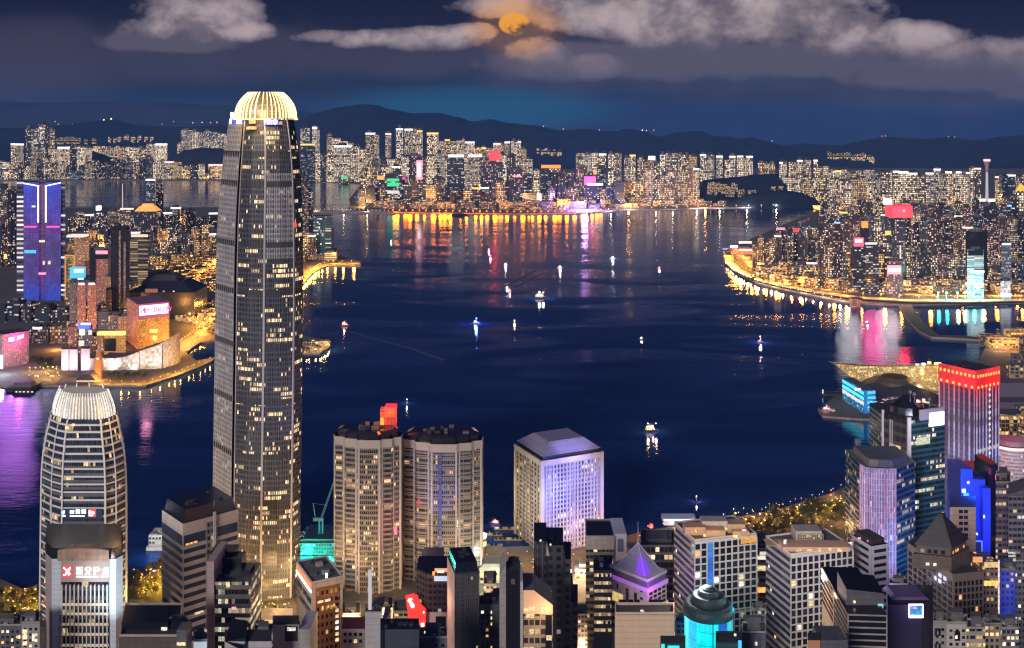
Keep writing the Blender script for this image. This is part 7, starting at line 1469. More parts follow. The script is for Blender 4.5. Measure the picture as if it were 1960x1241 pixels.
t, P, zt = simple('teal_cube', 'flat dark teal cube in front of the cyan rotunda', 'block', 1370, 1420, 1230, 560, mat('teal_render', (.02, .085, .09), .6, noise=.1), 22, plant=False); parapet(t, P, zt, .8, .4, MT); plate('lit_panel', t, 1413, 1419, 1226, 1241, 559.9, E_SKY); plate('roof_lamp', t, 1405, 1409, 1213, 1217, 566, E_PANEW)
t, P, zt = simple('cyan_canopy', 'low cyan-lit canopy left of the rotunda', 'canopy', 1264, 1312, 1231, 560, MT, 16, plant=False); plate('lit_panel', t, 1266, 1272, 1233, 1241, 559.9, E_CYAN); plate('lit_panel', t, 1278, 1300, 1236, 1241, 559.9, E_CYAN)
t, P, zt = simple('grey_fin_block', 'grey-blue finned block right of the teal cube', 'block', 1420, 1466, 1212, 590, mat('greyblue', (.10, .12, .16), .6, noise=.2), 24); fins(t, 'fin', P[0], P[1], 3, zt, frange(.4, 13, 5), 1.0, .7, M_DGREY); plate('window', t, 1445, 1449, 1229, 1235, 589.2, E_PANEW)
mb = MB(); mb.box(X(1428, 604), X(1464, 604), 603, 612, zt - .1, Z(1196, 604)); mb.build('roof_housing', mat('navy_teal', (.02, .045, .06), .6), t); plate('roof_screen', t, 1458, 1464, 1196, 1206, 602.9, glow('screen_ice', (.5, .85, 1), .9))
# --- right corner blocks
Yf = 560.0
t = thing('banded_black_block', 'black block with thin pale floor lines and peach-lit left flank', 'block', (X(1635, Yf), Yf + 16, 3))
P = corner_rect(1573, 1622, 1698, Yf, 14); zt = Z(1175, Yf)
MB().prism(P, 3, zt, [0, 0, 0, 2], 1).build('walls', [R_BLACK, R_BLACK, mat('peach_flank', (.46, .30, .19), .75)], t)
L = math.dist(P[0], P[1]); bands(t, 'floor_line', P[0], P[1], [Z(y, Yf) for y in (1178, 1190, 1202, 1214, 1226, 1238)], .8, .3, M_CONC); fins(t, 'corner_fin', P[0], P[1], 3, zt, [.3, L - .3], .5, .5, M_CONC)
L = math.dist(P[3], P[0]); bands(t, 'window_band', P[3], P[0], [Z(y, Yf) for y in range(1166 + 20, 1250, 12)], 2.0, .2, R_BLACK, .8, L - .8); fins(t, 'flank_pier', P[3], P[0], 3, zt, [L * .5], 1.2, .35, mat('peach_flank', (.46, .30, .19)))
mb = MB(); mb.loft([ring([(X(1620, Yf + 10), Yf + 10), (X(1692, Yf + 10), Yf + 10), (X(1692, Yf + 10), Yf + 26), (X(1620, Yf + 10), Yf + 26)], zt - .1), [(X(1620, Yf + 10), Yf + 10, Z(1128, Yf + 10)), (X(1692, Yf + 10), Yf + 10, Z(1136, Yf + 10)), (X(1692, Yf + 10), Yf + 26, Z(1126, Yf + 10)), (X(1620, Yf + 10), Yf + 26, Z(1118, Yf + 10))]], 0, 1); mb.build('roof_housing', [M_DGREY, R_BLACK], t)
plate('teal_lamp', t, 1650, 1661, 1162, 1169, Yf + 9, glow('lamp_teal', (.25, .85, .75), .7)); plate('window', t, 1680, 1690, 1156, 1167, Yf + 9.9, glow('pane_ice', (.4, .75, 1), .8)); plate('roof_lamp', t, 1633, 1637, 1150, 1154, Yf + 9.5, E_PANE); plate('lit_window', t, 1688, 1697, 1224, 1236, Yf + 3, E_PANE); lamp(t, (P[3][0] - 8, P[3][1] - 14, Z(1210, Yf)), (1, .6, .35), 7e3, 2, 'fill_glow')
t, P, zt = simple('salmon_low_block', 'low salmon and grey block at the frame bottom', 'block', 1546, 1570, 1226, 520, mat('salmon', (.50, .24, .13), .8), 16, plant=False); mb = MB(); mb.box(X(1570, 522), X(1620, 522), 521, 536, 3, Z(1224, 522)); mb.build('grey_wing', M_DGREY, t)
t = thing('screen_block', 'navy block with a glowing blue screen framed in white', 'block', (X(1740, 600), 615, 3))
P = corner_rect(1699, 1760, 1786, 600, 30); P = front_rect(1699, 1786, 600, 26); zt = Z(1158, 600)
MB().prism([P[0], (X(1764, 600), 600), (P[1][0], 606), P[2], P[3]], 3, zt, 0, 1).build('walls', [mat('navy_clad', (.022, .022, .055), .5, noise=.15), R_BLACK], t)
mb = MB(); mb.loft([ring([(X(1708, 606), 606), (X(1780, 606), 606), (X(1780, 606), 622), (X(1708, 606), 622)], zt - .1), ring([(X(1716, 606), 606), (X(1772, 606), 606), (X(1772, 606), 622), (X(1716, 606), 622)], Z(1143, 606))], 0, 0); mb.build('roof_housing', mat('violet_clad', (.10, .07, .16), .6), t)
sp_ = plate('screen_frame', t, 1739, 1766.5, 1156, 1182, 600, glow('frame_white', (1, .92, 1), 2.2), .8); sp2 = plate('screen', sp_, 1741.5, 1764.5, 1159, 1177, 599.2, glow_ramp('screen_blue', Z(1177, 599), Z(1159, 599), [(0, (.0, .45, .9)), (1, (.05, .25, .85))], 1.1, 1.1, .95, .12, .35), .3)
plate('screen_caption', t, 1749, 1755, 1163, 1165, 598.9, E_PANEW, .2); lamp(t, (X(1752, 600), 592, Z(1168, 600)), (.6, .2, 1), 2.6e3, 1.5, 'screen_glow')
t, P, zt = simple('corner_grey_block', 'grey block with black end windows under the brown pyramid tower', 'block', 1786, 1812, 1192, 570, M_CONC, 18); panes(t, P[0], P[1], .4, 4.6, 60, zt - 1, 2, 8, .6, .5, [M_GLASSB, M_GLASS], [1, 1], 8)
t, P, zt = simple('corner_grey_block', 'taller plain grey block with curved top beside the windowed one', 'block', 1812, 1852, 1194, 560, M_LGREY, 18); plate('window', t, 1827, 1837, 1208, 1226, 559.9, M_GLASS); plate('lit_window', t, 1828, 1832, 1216, 1222, 559.6, E_PANE)
# --- small white-striped tower
Yw2 = 720.0
t = thing('white_striped_tower', 'lilac-white tower with dark slit windows', 'tower', (X(1665, Yw2), Yw2 + 14, 3)); P = corner_rect(1630, 1668, 1700, Yw2, 38); zt = Z(1046, Yw2)
MB().prism(P, 3, zt, 0, 1).build('walls', [mat('lilac_render', (.42, .39, .46), .7, noise=.1), R_BLACK], t)
for p, q in ((P[3], P[0]), (P[0], P[1])): L = math.dist(p, q); bands(t, 'window_band', p, q, [zt - 5 - 5 * i for i in range(12)], 2.2, .25, M_GLASS, L * .16, L * .86)
MB().prism(inset(P, .8), zt - .1, zt + 3.5, 0, 0).build('roof_housing', M_DARKM, t); plate('roof_lamp', t, 1622, 1632, 1038, 1044, Yw2 + 8, E_PANEW); plate('roof_lamp', t, 1642, 1647, 1029, 1032, Yw2 + 10, E_ROSE); plate('roof_lamp', t, 1660, 1665, 1034, 1037, Yw2 + 6, E_ROSE)
lamp(t, (X(1680, 690), 680, 100), (.7, .68, 1), 1.2e4, 3, 'fill_glow')  # pale fill light added high in the air before the lilac walls
# --- pink and teal glass pair
Yq2 = 790.0
t = thing('rose_ribbed_tower', 'glass tower with lit lilac-rose ribs and a curved top', 'tower', (X(1690, Yq2), Yq2 + 20, 3)); P = corner_rect(1642, 1716, 1752, Yq2, 34); P = [(X(1645, Yq2 + 12), Yq2 + 12), (X(1657, Yq2 + 3), Yq2 + 3), (X(1680, Yq2), Yq2), (X(1716, Yq2), Yq2), (X(1752, Yq2 + 16), Yq2 + 16), (X(1752, Yq2 + 16), Yq2 + 46), (X(1645, Yq2 + 12), Yq2 + 46)]; zt = Z(897, Yq2)
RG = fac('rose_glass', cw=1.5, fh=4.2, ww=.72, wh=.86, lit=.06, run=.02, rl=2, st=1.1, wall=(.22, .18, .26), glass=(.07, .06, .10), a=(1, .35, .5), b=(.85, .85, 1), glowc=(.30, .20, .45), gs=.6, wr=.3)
TG = fac('teal_side', cw=2.2, fh=4.2, ww=.9, wh=.6, lit=.08, run=.24, rl=5, st=.95, wall=(.07, .11, .14), glass=(.015, .04, .06), a=CREAM, b=WHITE, wr=.3)
MB().prism(P, 3, zt, [0, 0, 0, 1, 1, 1, 1], 2).build('shaft', [RG, TG, M_ROOF2], t)
E_RR = glow('rib_lilac', (.72, .58, 1), .85, .4); E_RP = glow('rib_rose', (1, .30, .50), .65, .4)
for i, n in ((0, 3), (1, 5), (2, 7)):
 L = math.dist(P[i], P[i + 1])
 for k in range(n): mb = MB(); u = L * (k + .5) / n; mb.slab(P[i], P[i + 1], u - .14, u + .14, 3, zt - (1 + (k % 3) * 1.5), .01, .35); mb.build('lit_rib', E_RR if (i * 3 + k) % 4 else E_RP, t)
bands(t, 'floor_band', P[3], P[4], [zt - 8.4 * i - 8 for i in range(10)], .7, .3, M_DGREY)
mb = MB(); mb.loft([ring(inset(P, .8), zt - .1), ring(inset(P, .74), Z(884, Yq2))], 0, 0); mb.build('roof_drum', M_DGREY, t)
Yz = 850.0
t = thing('teal_glass_tower', 'dark teal glass tower with white corner fins and a lit white screen', 'tower', (X(1750, Yz), Yz + 24, 3)); P = [(X(1690, Yz + 22), Yz + 22), (X(1740, Yz), Yz), (X(1808, Yz + 14), Yz + 14), (X(1808, Yz + 14), Yz + 55), (X(1690, Yz + 22), Yz + 55)]; zt = Z(806, Yz)
MB().prism(P, 3, zt, [2, 0, 0, 0, 0], 1).build('shaft', [fac('teal_tower_glass', cw=2.0, fh=4.4, ww=.92, wh=.6, lit=.06, run=.17, rl=6, st=.95, wall=(.06, .10, .13), glass=(.012, .04, .055), a=CREAM, b=(.85, 1, .95), wr=.3), M_ROOF, fac('teal_tower_dark', cw=6, fh=8, ww=.9, wh=.6, lit=.03, run=.05, rl=2, st=.8, wall=(.04, .05, .06), glass=(.015, .02, .03), a=CREAM, b=WHITE)], t)
for c, w in ((P[0], 1.6), (P[1], 2.6)): MB().prism(rect(c[0], c[1], w, w), Z(980, Yz), zt + 3, 0, 0).build('corner_fin', mat('fin_white', (.60, .60, .66), .5), t)
for u in (.28, .36): mb = MB(); L = math.dist(P[0], P[1]); mb.slab(P[0], P[1], L * u, L * u + .7, Z(960, Yz), zt - 3, .02, .6); mb.build('slim_fin', M_SILVER, t)
mb = MB(); L = math.dist(P[1], P[2]); mb.slab(P[1], P[2], L * .56, L * .97, Z(822, Yz), Z(796, Yz), .1, .8); mb.build('white_screen', glow('screen_white', (1, .97, 1), 2.4), t); mb = MB(); mb.slab(P[1], P[2], L * .2, L * .58, Z(855, Yz), Z(841, Yz), .02, .2); mb.build('lit_floor', glow('floor_cream', (.85, .9, .6), .7, .3), t)
mb = MB(); mb.slab(P[1], P[2], L * .3, L * .99, zt - 1, Z(788, Yz), -1, .3); mb.build('screen_wall', mat('lilac_wall', (.38, .34, .44), .7), t)
mb = MB(); cx_, cy_ = X(1738, Yz + 24), Yz + 26; mb.loft([[(cx_ + r * math.cos(k * math.pi / 8), cy_ + r * .8 * math.sin(k * math.pi / 8), z) for k in range(16)] for r, z in ((15, zt - .1), (14, Z(792, Yz)), (8, Z(782, Yz)), (4, Z(774, Yz)))], 0, 0); mb.build('roof_dome', R_BLACK, t)
for a, b, m in ((1757, 770, 1), (1768, 768, 1), (1742, 752, 0), (1750, 756, 0), (1779, 766, 0)): mast(t, X(a, Yz + 20), Yz + 20, zt - 1, Z(b, Yz + 20) - zt + 1, .35); mb = MB(); mb.box(X(a, Yz + 20) - .9, X(a, Yz + 20) + .9, Yz + 19, Yz + 21, Z(b, Yz + 20) - .2, Z(b, Yz + 20) + 1.8); mb.build('mast_lamp', CROWN['rose'][1] if m else M_STEEL, t)
spot(t, (X(1720, 740), 730, 60), (X(1770, Yz), Yz + 8, Z(930, Yz)), (.1, .35, .8), 6e5, 50, 4); lamp(t, (X(1790, 820), 828, Z(812, 840)), (.85, .8, 1), 1.6e4, 3, 'screen_glow')  # blue spot added to tint the teal tower
# --- red-crowned tower
Yu = 900.0
t = thing('red_crowned_tower', 'tall violet-blue ribbed skyscraper with a glowing red crown', 'skyscraper', (X(1855, Yu), Yu + 26, 3)); P = corner_rect(1797, 1868, 1913, Yu, 56); zt = Z(711, Yu); z1 = Z(746, Yu)
VG = glow_ramp('violet_wall', Z(1060, Yu), z1, [(0, (.05, .08, .42)), (.25, (.13, .16, .42)), (.45, (.10, .10, .34)), (.75, (.10, .06, .24)), (.95, (.18, .03, .12)), (1, (.8, .02, .05))], 1.6, 4.4, .42, .25, .5)  # coloured floodlighting painted as an emission ramp, red top to blue foot
VS = fac('violet_glass', cw=1.8, fh=4.4, ww=.8, wh=.6, lit=.05, run=.07, rl=3, st=1.1, wall=(.14, .12, .22), glass=(.03, .03, .07), a=WHITE, b=(.8, .85, 1), wr=.3)
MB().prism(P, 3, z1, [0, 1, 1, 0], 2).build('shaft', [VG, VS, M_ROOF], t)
for p, q in ((P[3], P[0]), (P[0], P[1])):
 L = math.dist(p, q); mb = MB(); mb.slab(p, q, -.2, L + .2, z1, zt, -1, .5); mb.build('red_crown', glow_ramp('crown_red_wall', z1, zt, [(0, (1, .02, .02)), (.5, (1, .012, .008)), (1, (.8, .02, .02))], 9, 12, 1.2, .02, .12), t)  # red floodlight on the crown put in as emission
 for k in range(9): mb = MB(); u = L * (k + .35) / 9; mb.slab(p, q, u, u + L * .05, zt - 6.0, zt - 3.6, .5, .8); mb.build('crown_lamp', glow('lamp_orange_hot', (1, .42, .06), 1.8), t)
 for k in range(6): mb = MB(); u = L * (k + .3) / 6; mb.slab(p, q, u, u + L * .05, z1 + .5, z1 + 2.6, .5, .8); mb.build('crown_lamp', _mats['lamp_orange_hot'], t)
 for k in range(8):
  mb = MB(); u = L * (k + .06) / 7.4; mb.slab(p, q, u, min(u + (.5 if k % 3 else 1.1), L), 3, z1 - .2, .02, .6); mb.build('lit_rib', glow_ramp('rib_violet', Z(1060, Yu), z1, [(0, (.45, .5, .95)), (.4, (.5, .5, .82)), (.85, (.6, .42, .6)), (1, (1, .10, .14))], 3, 6, .75, 0, .4), t)  # floodlight colours put into the rib emission by height
p, q = P[0], P[1]; L = math.dist(p, q); panes(t, p, q, L * .52, L * .60, Z(880, Yu), Z(745, Yu), 1, 12, .9, .42, [E_PANEW], [1], 3, off=.5)
mb = MB(); mb.slab(p, q, L * .05, L * .95, Z(868, Yu), Z(862, Yu), .02, .4); mb.build('lit_floor', fac('violet_floor', cw=1.6, fh=50, ww=.8, wh=1, lit=.6, run=.2, st=1.1, wall=(.2, .2, .3), a=WHITE, b=(.8, .85, 1)), t)
MB().prism(inset(P, .9), z1, zt - 1, 0, 0).build('roof_deck', M_ROOF, t); roof_kit(t, P, zt - 1, 6, 51, 2.2, M_DARKM)
for (p, q) in ((P[3], P[0]), (P[0], P[1])): m_ = ((p[0] + q[0]) / 2, (p[1] + q[1]) / 2); n = norm(p, q); lamp(t, (m_[0] + n[0] * 14, m_[1] + n[1] * 14, (zt + z1) / 2), (1, .03, .03), 4e3, 3, 'crown_glow')
spot(t, (X(1880, 830), 815, 60), (X(1890, Yu), Yu + 10, Z(900, Yu)), (.40, .42, 1), 9e5, 44, 4); spot(t, (X(1835, 820), 800, 60), (X(1830, Yu), Yu + 10, Z(860, Yu)), (.5, .2, 1), 6e5, 44, 4)
lamp(t, (X(1860, 1010), 1010, Z(700, 1000) - 8), (1, .10, .35), 1.5e5, 5, 'crown_glow')
# --- blue-lit pair and its neighbours
Ye = 770.0
t = thing('blue_lit_building', 'building flooded in deep blue light with a stepped dark top', 'building', (X(1868, Ye), Ye + 20, 3))
M_BL = mat('blue_lit_wall', (.035, .06, .34), .6, noise=.15)  # blue floodlight put into the wall colour, besides the lamps
for a, b, c, dy, mm in ((1839, 1862, 898, 4, M_BL), (1862, 1886, 918, 6, M_BL), (1882, 1896, 935, 0, M_BL), (1850, 1896, 1040, 2, M_DARKM), (1892, 1910, 889, 8, R_BLACK), (1866, 1894, 902, 12, R_BLACK)):
 mb = MB(); mb.box(X(a, Ye + dy), X(b, Ye + dy), Ye + dy, Ye + dy + 24, 3, Z(c, Ye + dy)); mb.build('block_mass', mm, t)
for a, b, c, d, m in ((1851, 1855, 921, 926, E_PANEW), (1841, 1848, 936, 943, glow('greenwhite', (.6, 1, .9), 1.8)), (1844, 1854, 944, 951, glow('teal_lit', (.1, .8, .7), .8)), (1845, 1866, 966, 968.5, glow('line_blue', (.1, .25, 1), 1.3)), (1882, 1884.5, 986, 992, E_PANEW), (1868, 1871, 1020, 1024, E_PANEW), (1846, 1851, 1040, 1048, glow('violet_small', (.3, .2, 1), 1.2)), (1851, 1880, 1035, 1037, glow('line_blue', (.1, .25, 1), 1.3)), (1878.5, 1880, 1035, 1062, glow('line_blue', (.1, .25, 1), 1.3))): plate('lit_panel', t, a, b, c, d, Ye - .5, m)
lamp(t, (X(1852, Ye), Ye - 14, Z(925, Ye)), (.01, .08, 1), 6e4, 2, 'blue_lamp'); lamp(t, (X(1888, Ye), Ye - 16, Z(1000, Ye)), (.0, .05, 1), 7e4, 2, 'blue_lamp'); lamp(t, (X(1862, Ye), Ye - 16, Z(965, Ye)), (.01, .08, 1), 3e4, 2, 'blue_lamp'); lamp(t, (X(1865, Ye), Ye - 10, Z(1050, Ye)), (.05, .06, 1), 1.2e4, 2, 'blue_lamp')
mb = MB(); mb.tube((X(1911, Ye), Ye + 1, Z(920, Ye)), (X(1911, Ye), Ye + 1, Z(910, Ye)), 1.5, n=7); mb.build('pink_beacon', glow('beacon_pink', (1, .10, .35), 4), t); lamp(t, (X(1912, Ye), Ye - 5, Z(914, Ye)), (1, .02, .28), 3e4, 1.2, 'beacon_light')
t, P, zt = simple('pale_angled_block', 'pale rose block with black windows behind the brown pyramid roof', 'block', 1818, 1868, 971, 730, M_PINKISH, 22, plant=False); panes(t, P[0], P[1], 6, 13, Z(1030, 730), zt - 1, 2, 5, .8, .55, [M_GLASS, M_GLASSB], [2, 1], 9); lamp(t, (X(1828, 720), 716, Z(1018, 720)), (1, .5, .2), 2.5e3, 1, 'fill_glow')
t, P, zt = simple('grey_mirror_tower', 'dark mirrored tower with scattered white windows at the right edge', 'tower', 1906, 1934, 925, 745, fac('mirror_dark', cw=3, fh=4.2, ww=.8, wh=.5, lit=.14, run=.1, rl=2, st=1.0, wall=(.12, .10, .14), glass=(.04, .04, .06), a=CREAM, b=WHITE, wr=.4), 24)
t, P, zt = simple('steel_edge_tower', 'steel-grey sloping-topped tower cut by the right edge', 'tower', 1930, 1990, 950, 720, fac('mirror_steel', cw=3, fh=4.2, ww=.85, wh=.5, lit=.10, run=.12, rl=3, st=1.0, wall=(.16, .15, .18), glass=(.04, .045, .06), a=CREAM, b=(.85, .9, 1), wr=.35), 24, plant=False)
mb = MB(); mb.loft([ring(P, zt), [(P[0][0], P[0][1], zt + 1), (P[1][0], P[1][1], zt + 8), (P[2][0], P[2][1], zt + 8), (P[3][0], P[3][1], zt + 1)]], 0, 0); mb.build('sloped_top', M_DGREY, t); bands(t, 'lit_storey', P[0], P[1], [Z(y, 720) for y in (1066, 1060)], 1.2, .3, glow('storey_green', (.75, .85, .65), .6, .3))
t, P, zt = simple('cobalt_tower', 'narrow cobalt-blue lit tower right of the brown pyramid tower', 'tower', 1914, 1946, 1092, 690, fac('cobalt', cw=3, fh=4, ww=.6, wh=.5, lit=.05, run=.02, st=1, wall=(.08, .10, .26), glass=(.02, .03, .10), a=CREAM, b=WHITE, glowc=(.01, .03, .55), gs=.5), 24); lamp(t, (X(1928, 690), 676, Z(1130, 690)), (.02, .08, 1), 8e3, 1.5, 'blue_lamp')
t, P, zt = simple('grey_speckled_tower', 'grey tower with small white windows in the bottom right corner', 'tower', 1944, 1990, 1075, 670, fac('speckled', cw=2.6, fh=4, ww=.6, wh=.45, lit=.28, run=.05, st=1, wall=(.11, .11, .14), glass=(.03, .03, .05), a=WHITE, b=CREAM), 24)
t, P, zt = simple('drum_tower', 'round white tower with rose-lit crown ring at right edge', 'tower', 1930, 2000, 872, 985, M_PALEB, 60, plant=False)
for o in list(t.children): bpy.data.objects.remove(o)
cxd, cyd = X(1968, 985), 1020; CD = lambda r, z: [(cxd + r * math.cos(k * math.pi / 16), cyd + r * math.sin(k * math.pi / 16), z) for k in range(32)]
MB().loft([CD(18.5, 3), CD(18.5, Z(868, 990))], 0, 1).build('shaft', [fac('drum_white', cw=1.8, fh=3.4, ww=.7, wh=.5, lit=.10, run=.06, st=.9, wall=(.52, .46, .50), glass=(.16, .14, .18), a=CREAM, b=WHITE, glowc=(.4, .25, .35), gs=.35), M_ROOF], t); MB().loft([CD(19, Z(871, 990)), CD(19, Z(866, 990))], 0, 1).build('crown_ring', [CROWN['rose'][1], M_ROOF2], t); MB().loft([CD(15, Z(866, 990)), CD(13, Z(858, 990))], 0, 0).build('roof_drum', M_PINKISH, t)
# --- brown tower with dark pyramid roof
Yj = 640.0
t = thing('brown_pyramid_tower', 'brown stone tower with grid windows and a dark pyramid roof', 'tower', (X(1820, Yj), Yj + 18, 3)); P = corner_rect(1738, 1825, 1882, Yj, 34); zt = Z(1100, Yj)
P = [P[0], P[1], (P[1][0] - 20, P[1][1] + 26), (P[3][0] + 16, P[3][1] + 18), P[3]]; P5 = P
MB().prism(P, 3, zt, 0, 1).build('walls', [M_BROWN, M_ROOF], t)
for (p, q, n, sd) in ((P[4], P[0], 9, 1), (P[0], P[1], 7, 2)):
 L = math.dist(p, q); ph = 4.1; rr = 11; z1 = zt - 4; panes(t, p, q, .6, L - .6, z1 - ph * rr, z1, n, rr, .72, .66, [M_GLASS, R_BLACK, E_PANE, E_PANEO], [40, 25, 1.6, .8], sd, cap=50); lattice(t, p, q, .3, L - .3, z1 - ph * rr, z1, n, rr, .7, .9, .5, mat('brown_frame', (.14, .108, .098), .7)); mb = MB(); mb.slab(p, q, 0, L, z1, zt + .5, .02, .6); mb.build('frieze', mat('brown_frame', (.2, .155, .14)), t)
C4 = [(X(1750, Yj + 6), Yj + 10), (X(1822, Yj + 4), Yj + 4.5), (X(1872, Yj + 8), Yj + 20), (X(1812, Yj + 30), Yj + 28)]
MB().prism(C4, zt - .1, Z(1062, Yj + 8), 0, 1).build('upper_storey', [M_BROWN, M_ROOF], t)
C5 = inset(C4, .86); MB().prism(C5, Z(1062, Yj + 8) - .1, Z(1046, Yj + 8), 0, 1).build('attic', [mat('attic_brown', (.10, .08, .075), .7), M_ROOF], t)
C6 = offs(C5, 1.2); zc = Z(1046, Yj + 8); ax, ay = X(1802, Yj + 15), Yj + 15
MB().loft([ring(C6, zc), ring([(ax + (x - ax) * .16, ay + (y - ay) * .16) for x, y in C6], Z(990, Yj + 14)), ring([(ax + (x - ax) * .13, ay + (y - ay) * .13) for x, y in C6], Z(984, Yj + 14))], 0, 0, base=True).build('pyramid_roof', mat('black_slate', (.035, .03, .032), .55, noise=.3, nscale=.3), t)
for u, m in ((.12, E_PANEO), (.3, E_PANEO), (.42, E_PANEO), (.8, E_PANEO)): p, q = C5[1], C5[2]; L = math.dist(p, q); mb = MB(); mb.slab(p, q, L * u, L * u + 1.2, Z(1060, Yj + 8) , Z(1055, Yj + 8), .02, .25); mb.build('lit_window', m, t)
for u in (.12, .32, .5, .72): p, q = C5[0], C5[1]; L = math.dist(p, q); mb = MB(); mb.slab(p, q, L * u, L * u + 2.2, Z(1060, Yj + 8), Z(1053, Yj + 8), .02, .25); mb.build('roof_window', M_GLASS if u > .3 else M_STONE, t)
for a, b, dx in ((1772, 1080, 0), (1786, 1081, 0)): plate('terrace_lamp', t, a, a + 6, b - 3, b + 2, Yj + 5.5, E_PANEW)
p, q = P[0], P[1]; L = math.dist(p, q)
t2 = t; mb = MB(); xq, yq = X(1882, Yj + 20), Yj + 22; mb.box(xq, X(1912, Yj + 22), yq, yq + 18, 3, Z(1078, Yj + 22)); mb.build('side_tower', fac('brown_side', cw=2.6, fh=4, ww=.6, wh=.5, lit=.28, run=.05, st=1.1, wall=(.16, .12, .10), a=(1, .6, .2), b=CREAM), t)
plate('gold_fascia', t, 1884, 1912, 1076, 1086, yq - .1, glow('fascia_gold', (1, .62, .25), .8, .3)); plate('gold_fascia', t, 1880, 1911, 1112, 1121, yq - .2, glow('fascia_gold2', (1, .6, .15), 1.0, .3)); plate('lit_edge', t, 1910.5, 1912.5, 1072, 1200, yq - .3, glow('edge_rose', (1, .75, .7), 1.0, .4)); plate('orange_terrace', t, 1862, 1880, 1066, 1076, yq - 6, glow('terrace_orange', (1, .40, .12), .9)); plate('gold_column', t, 1896, 1901, 1195, 1225, yq - .3, E_PANEO)
lamp(t, (X(1872, 640), 636, Z(1062, 640)), (1, .5, .12), 1.3e3, 1, 'terrace_light')
INF = [fac('infill_a', cw=3, fh=3.6, ww=.6, wh=.5, lit=.4, run=.06, st=1.3, wall=(.30, .25, .21), a=WARM, b=CREAM), fac('infill_b', cw=2.4, fh=3.4, ww=.7, wh=.55, lit=.42, run=.12, rl=4, st=1.3, wall=(.16, .15, .16), a=CREAM, b=WHITE), fac('infill_c', cw=3.4, fh=4, ww=.8, wh=.45, lit=.35, run=.2, rl=5, st=1.2, wall=(.36, .31, .25), a=GOLD, b=CREAM)]
rn_ = random.Random(9); kinds = ('tan block with lit windows', 'grey block with lit windows', 'gold-lit block')
for k, (a, b, c, Y, wh) in enumerate(((652, 690, 1176, 815, 'at the foot of the left twin tower'), (716, 752, 1166, 822, 'between the feet of the twin towers'), (754, 790, 1172, 760, 'behind the navy block'), (926, 950, 1120, 830, 'below the yellow-lit ferry hall'), (1104, 1124, 1178, 770, 'right of the black stepped tower'), (1062, 1100, 1190, 830, 'below the blue-washed tower'),
  (486, 522, 1216, 620, 'left of the pale notched block'), (240, 272, 1178, 800, 'left of the striped tower, rear one'), (272, 306, 1184, 770, 'left of the striped tower, front one'), (1292, 1316, 1196, 640, 'left of the cyan rotunda'), (1440, 1466, 1168, 690, 'between the white grid towers, low one'), (1850, 1886, 1204, 540, 'under the brown pyramid tower'),
  (1886, 1916, 1196, 600, 'at the foot of the gold side tower'), (1916, 1950, 1204, 580, 'in the bottom right corner, front'), (1240, 1262, 1150, 760, 'behind the blank beige tower'), (1702, 1738, 1120, 690, 'behind the blue screen block'), (960, 990, 1150, 760, 'behind the black shaft'), (1100, 1136, 1090, 905, 'behind the gold-floored block'), (604, 648, 1140, 850, 'behind the bronze glass tower'), (1190, 1236, 1062, 905, 'behind the purple pyramid tower'))):
 t, P, zt = simple('mid_rise_block', kinds[k % 3] + ' ' + wh, 'block', a, b, c, Y, INF[k % 3], rn_.uniform(16, 26))
 plate('roof_lamp', t, a + 4, a + 7, c - 2, c + 1, Y + 2, (E_PANE, E_PANEO, E_PANEW)[k % 3])
 lamp(t, ((X(a, Y) + X(b, Y)) / 2, Y - 7, 14), (1, .60, .28), 4.5e4, 2, 'ground_glow')
# right shore: convention hall, pier building, promenade
Yh = 1560.0
t = thing('winged_hall', 'convention hall with a swept wing roof over a gold-lit glass wall', 'convention hall', (X(1720, Yh), Yh + 40, 3))
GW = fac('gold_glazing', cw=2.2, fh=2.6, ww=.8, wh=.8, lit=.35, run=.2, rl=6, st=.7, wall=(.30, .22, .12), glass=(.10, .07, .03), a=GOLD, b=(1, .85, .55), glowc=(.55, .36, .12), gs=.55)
top = [(1594, 692), (1620, 695), (1660, 699), (1700, 702), (1750, 703), (1800, 703)]; bot = [(1656, 737), (1668, 738), (1690, 738), (1720, 736), (1760, 742), (1800, 748)]
mb = MB(); A = [(X(a, Yh - 10 + k * 5), Yh - 10 + k * 5, Z(b, Yh)) for k, (a, b) in enumerate(top)]; B = [(X(a, Yh - 20), Yh - 20, Z(b, Yh)) for a, b in bot]; n = 4
R_ = [[tuple(Vector(B[k]).lerp(Vector(A[k]), j / n) + Vector((0, 10 * (1 - (1 - j / n) ** 2) - 10 * j / n, 0))) for k in range(len(A))] for j in range(n + 1)]
for j in range(n):
 for k in range(len(A) - 1): mb.face([R_[j][k], R_[j][k + 1], R_[j + 1][k + 1], R_[j + 1][k]], 0, [(v[0], v[2]) for v in (R_[j][k], R_[j][k + 1], R_[j + 1][k + 1], R_[j + 1][k])])
mb.build('glass_wall', [GW], t)
mb = MB(); A2 = [(x - 2, y - 1, z + .3) for x, y, z in A]; A3 = [(x + (6 if k else 14), y + 70, z - 13.5) for k, (x, y, z) in enumerate(A)]
for k in range(len(A) - 1):
 mb.face([A2[k], A2[k + 1], A3[k + 1], A3[k]]); mb.face([(A2[k][0], A2[k][1], A2[k][2] - 2), (A2[k + 1][0], A2[k + 1][1], A2[k + 1][2] - 2), A2[k + 1], A2[k]])
 if k > 1: mb.face([A3[k], A3[k + 1], (A3[k + 1][0], A3[k + 1][1], 3), (A3[k][0], A3[k][1], 3)])
mb.build('wing_roof', mat('roof_alu', (.13, .12, .13), .45, .3), t)
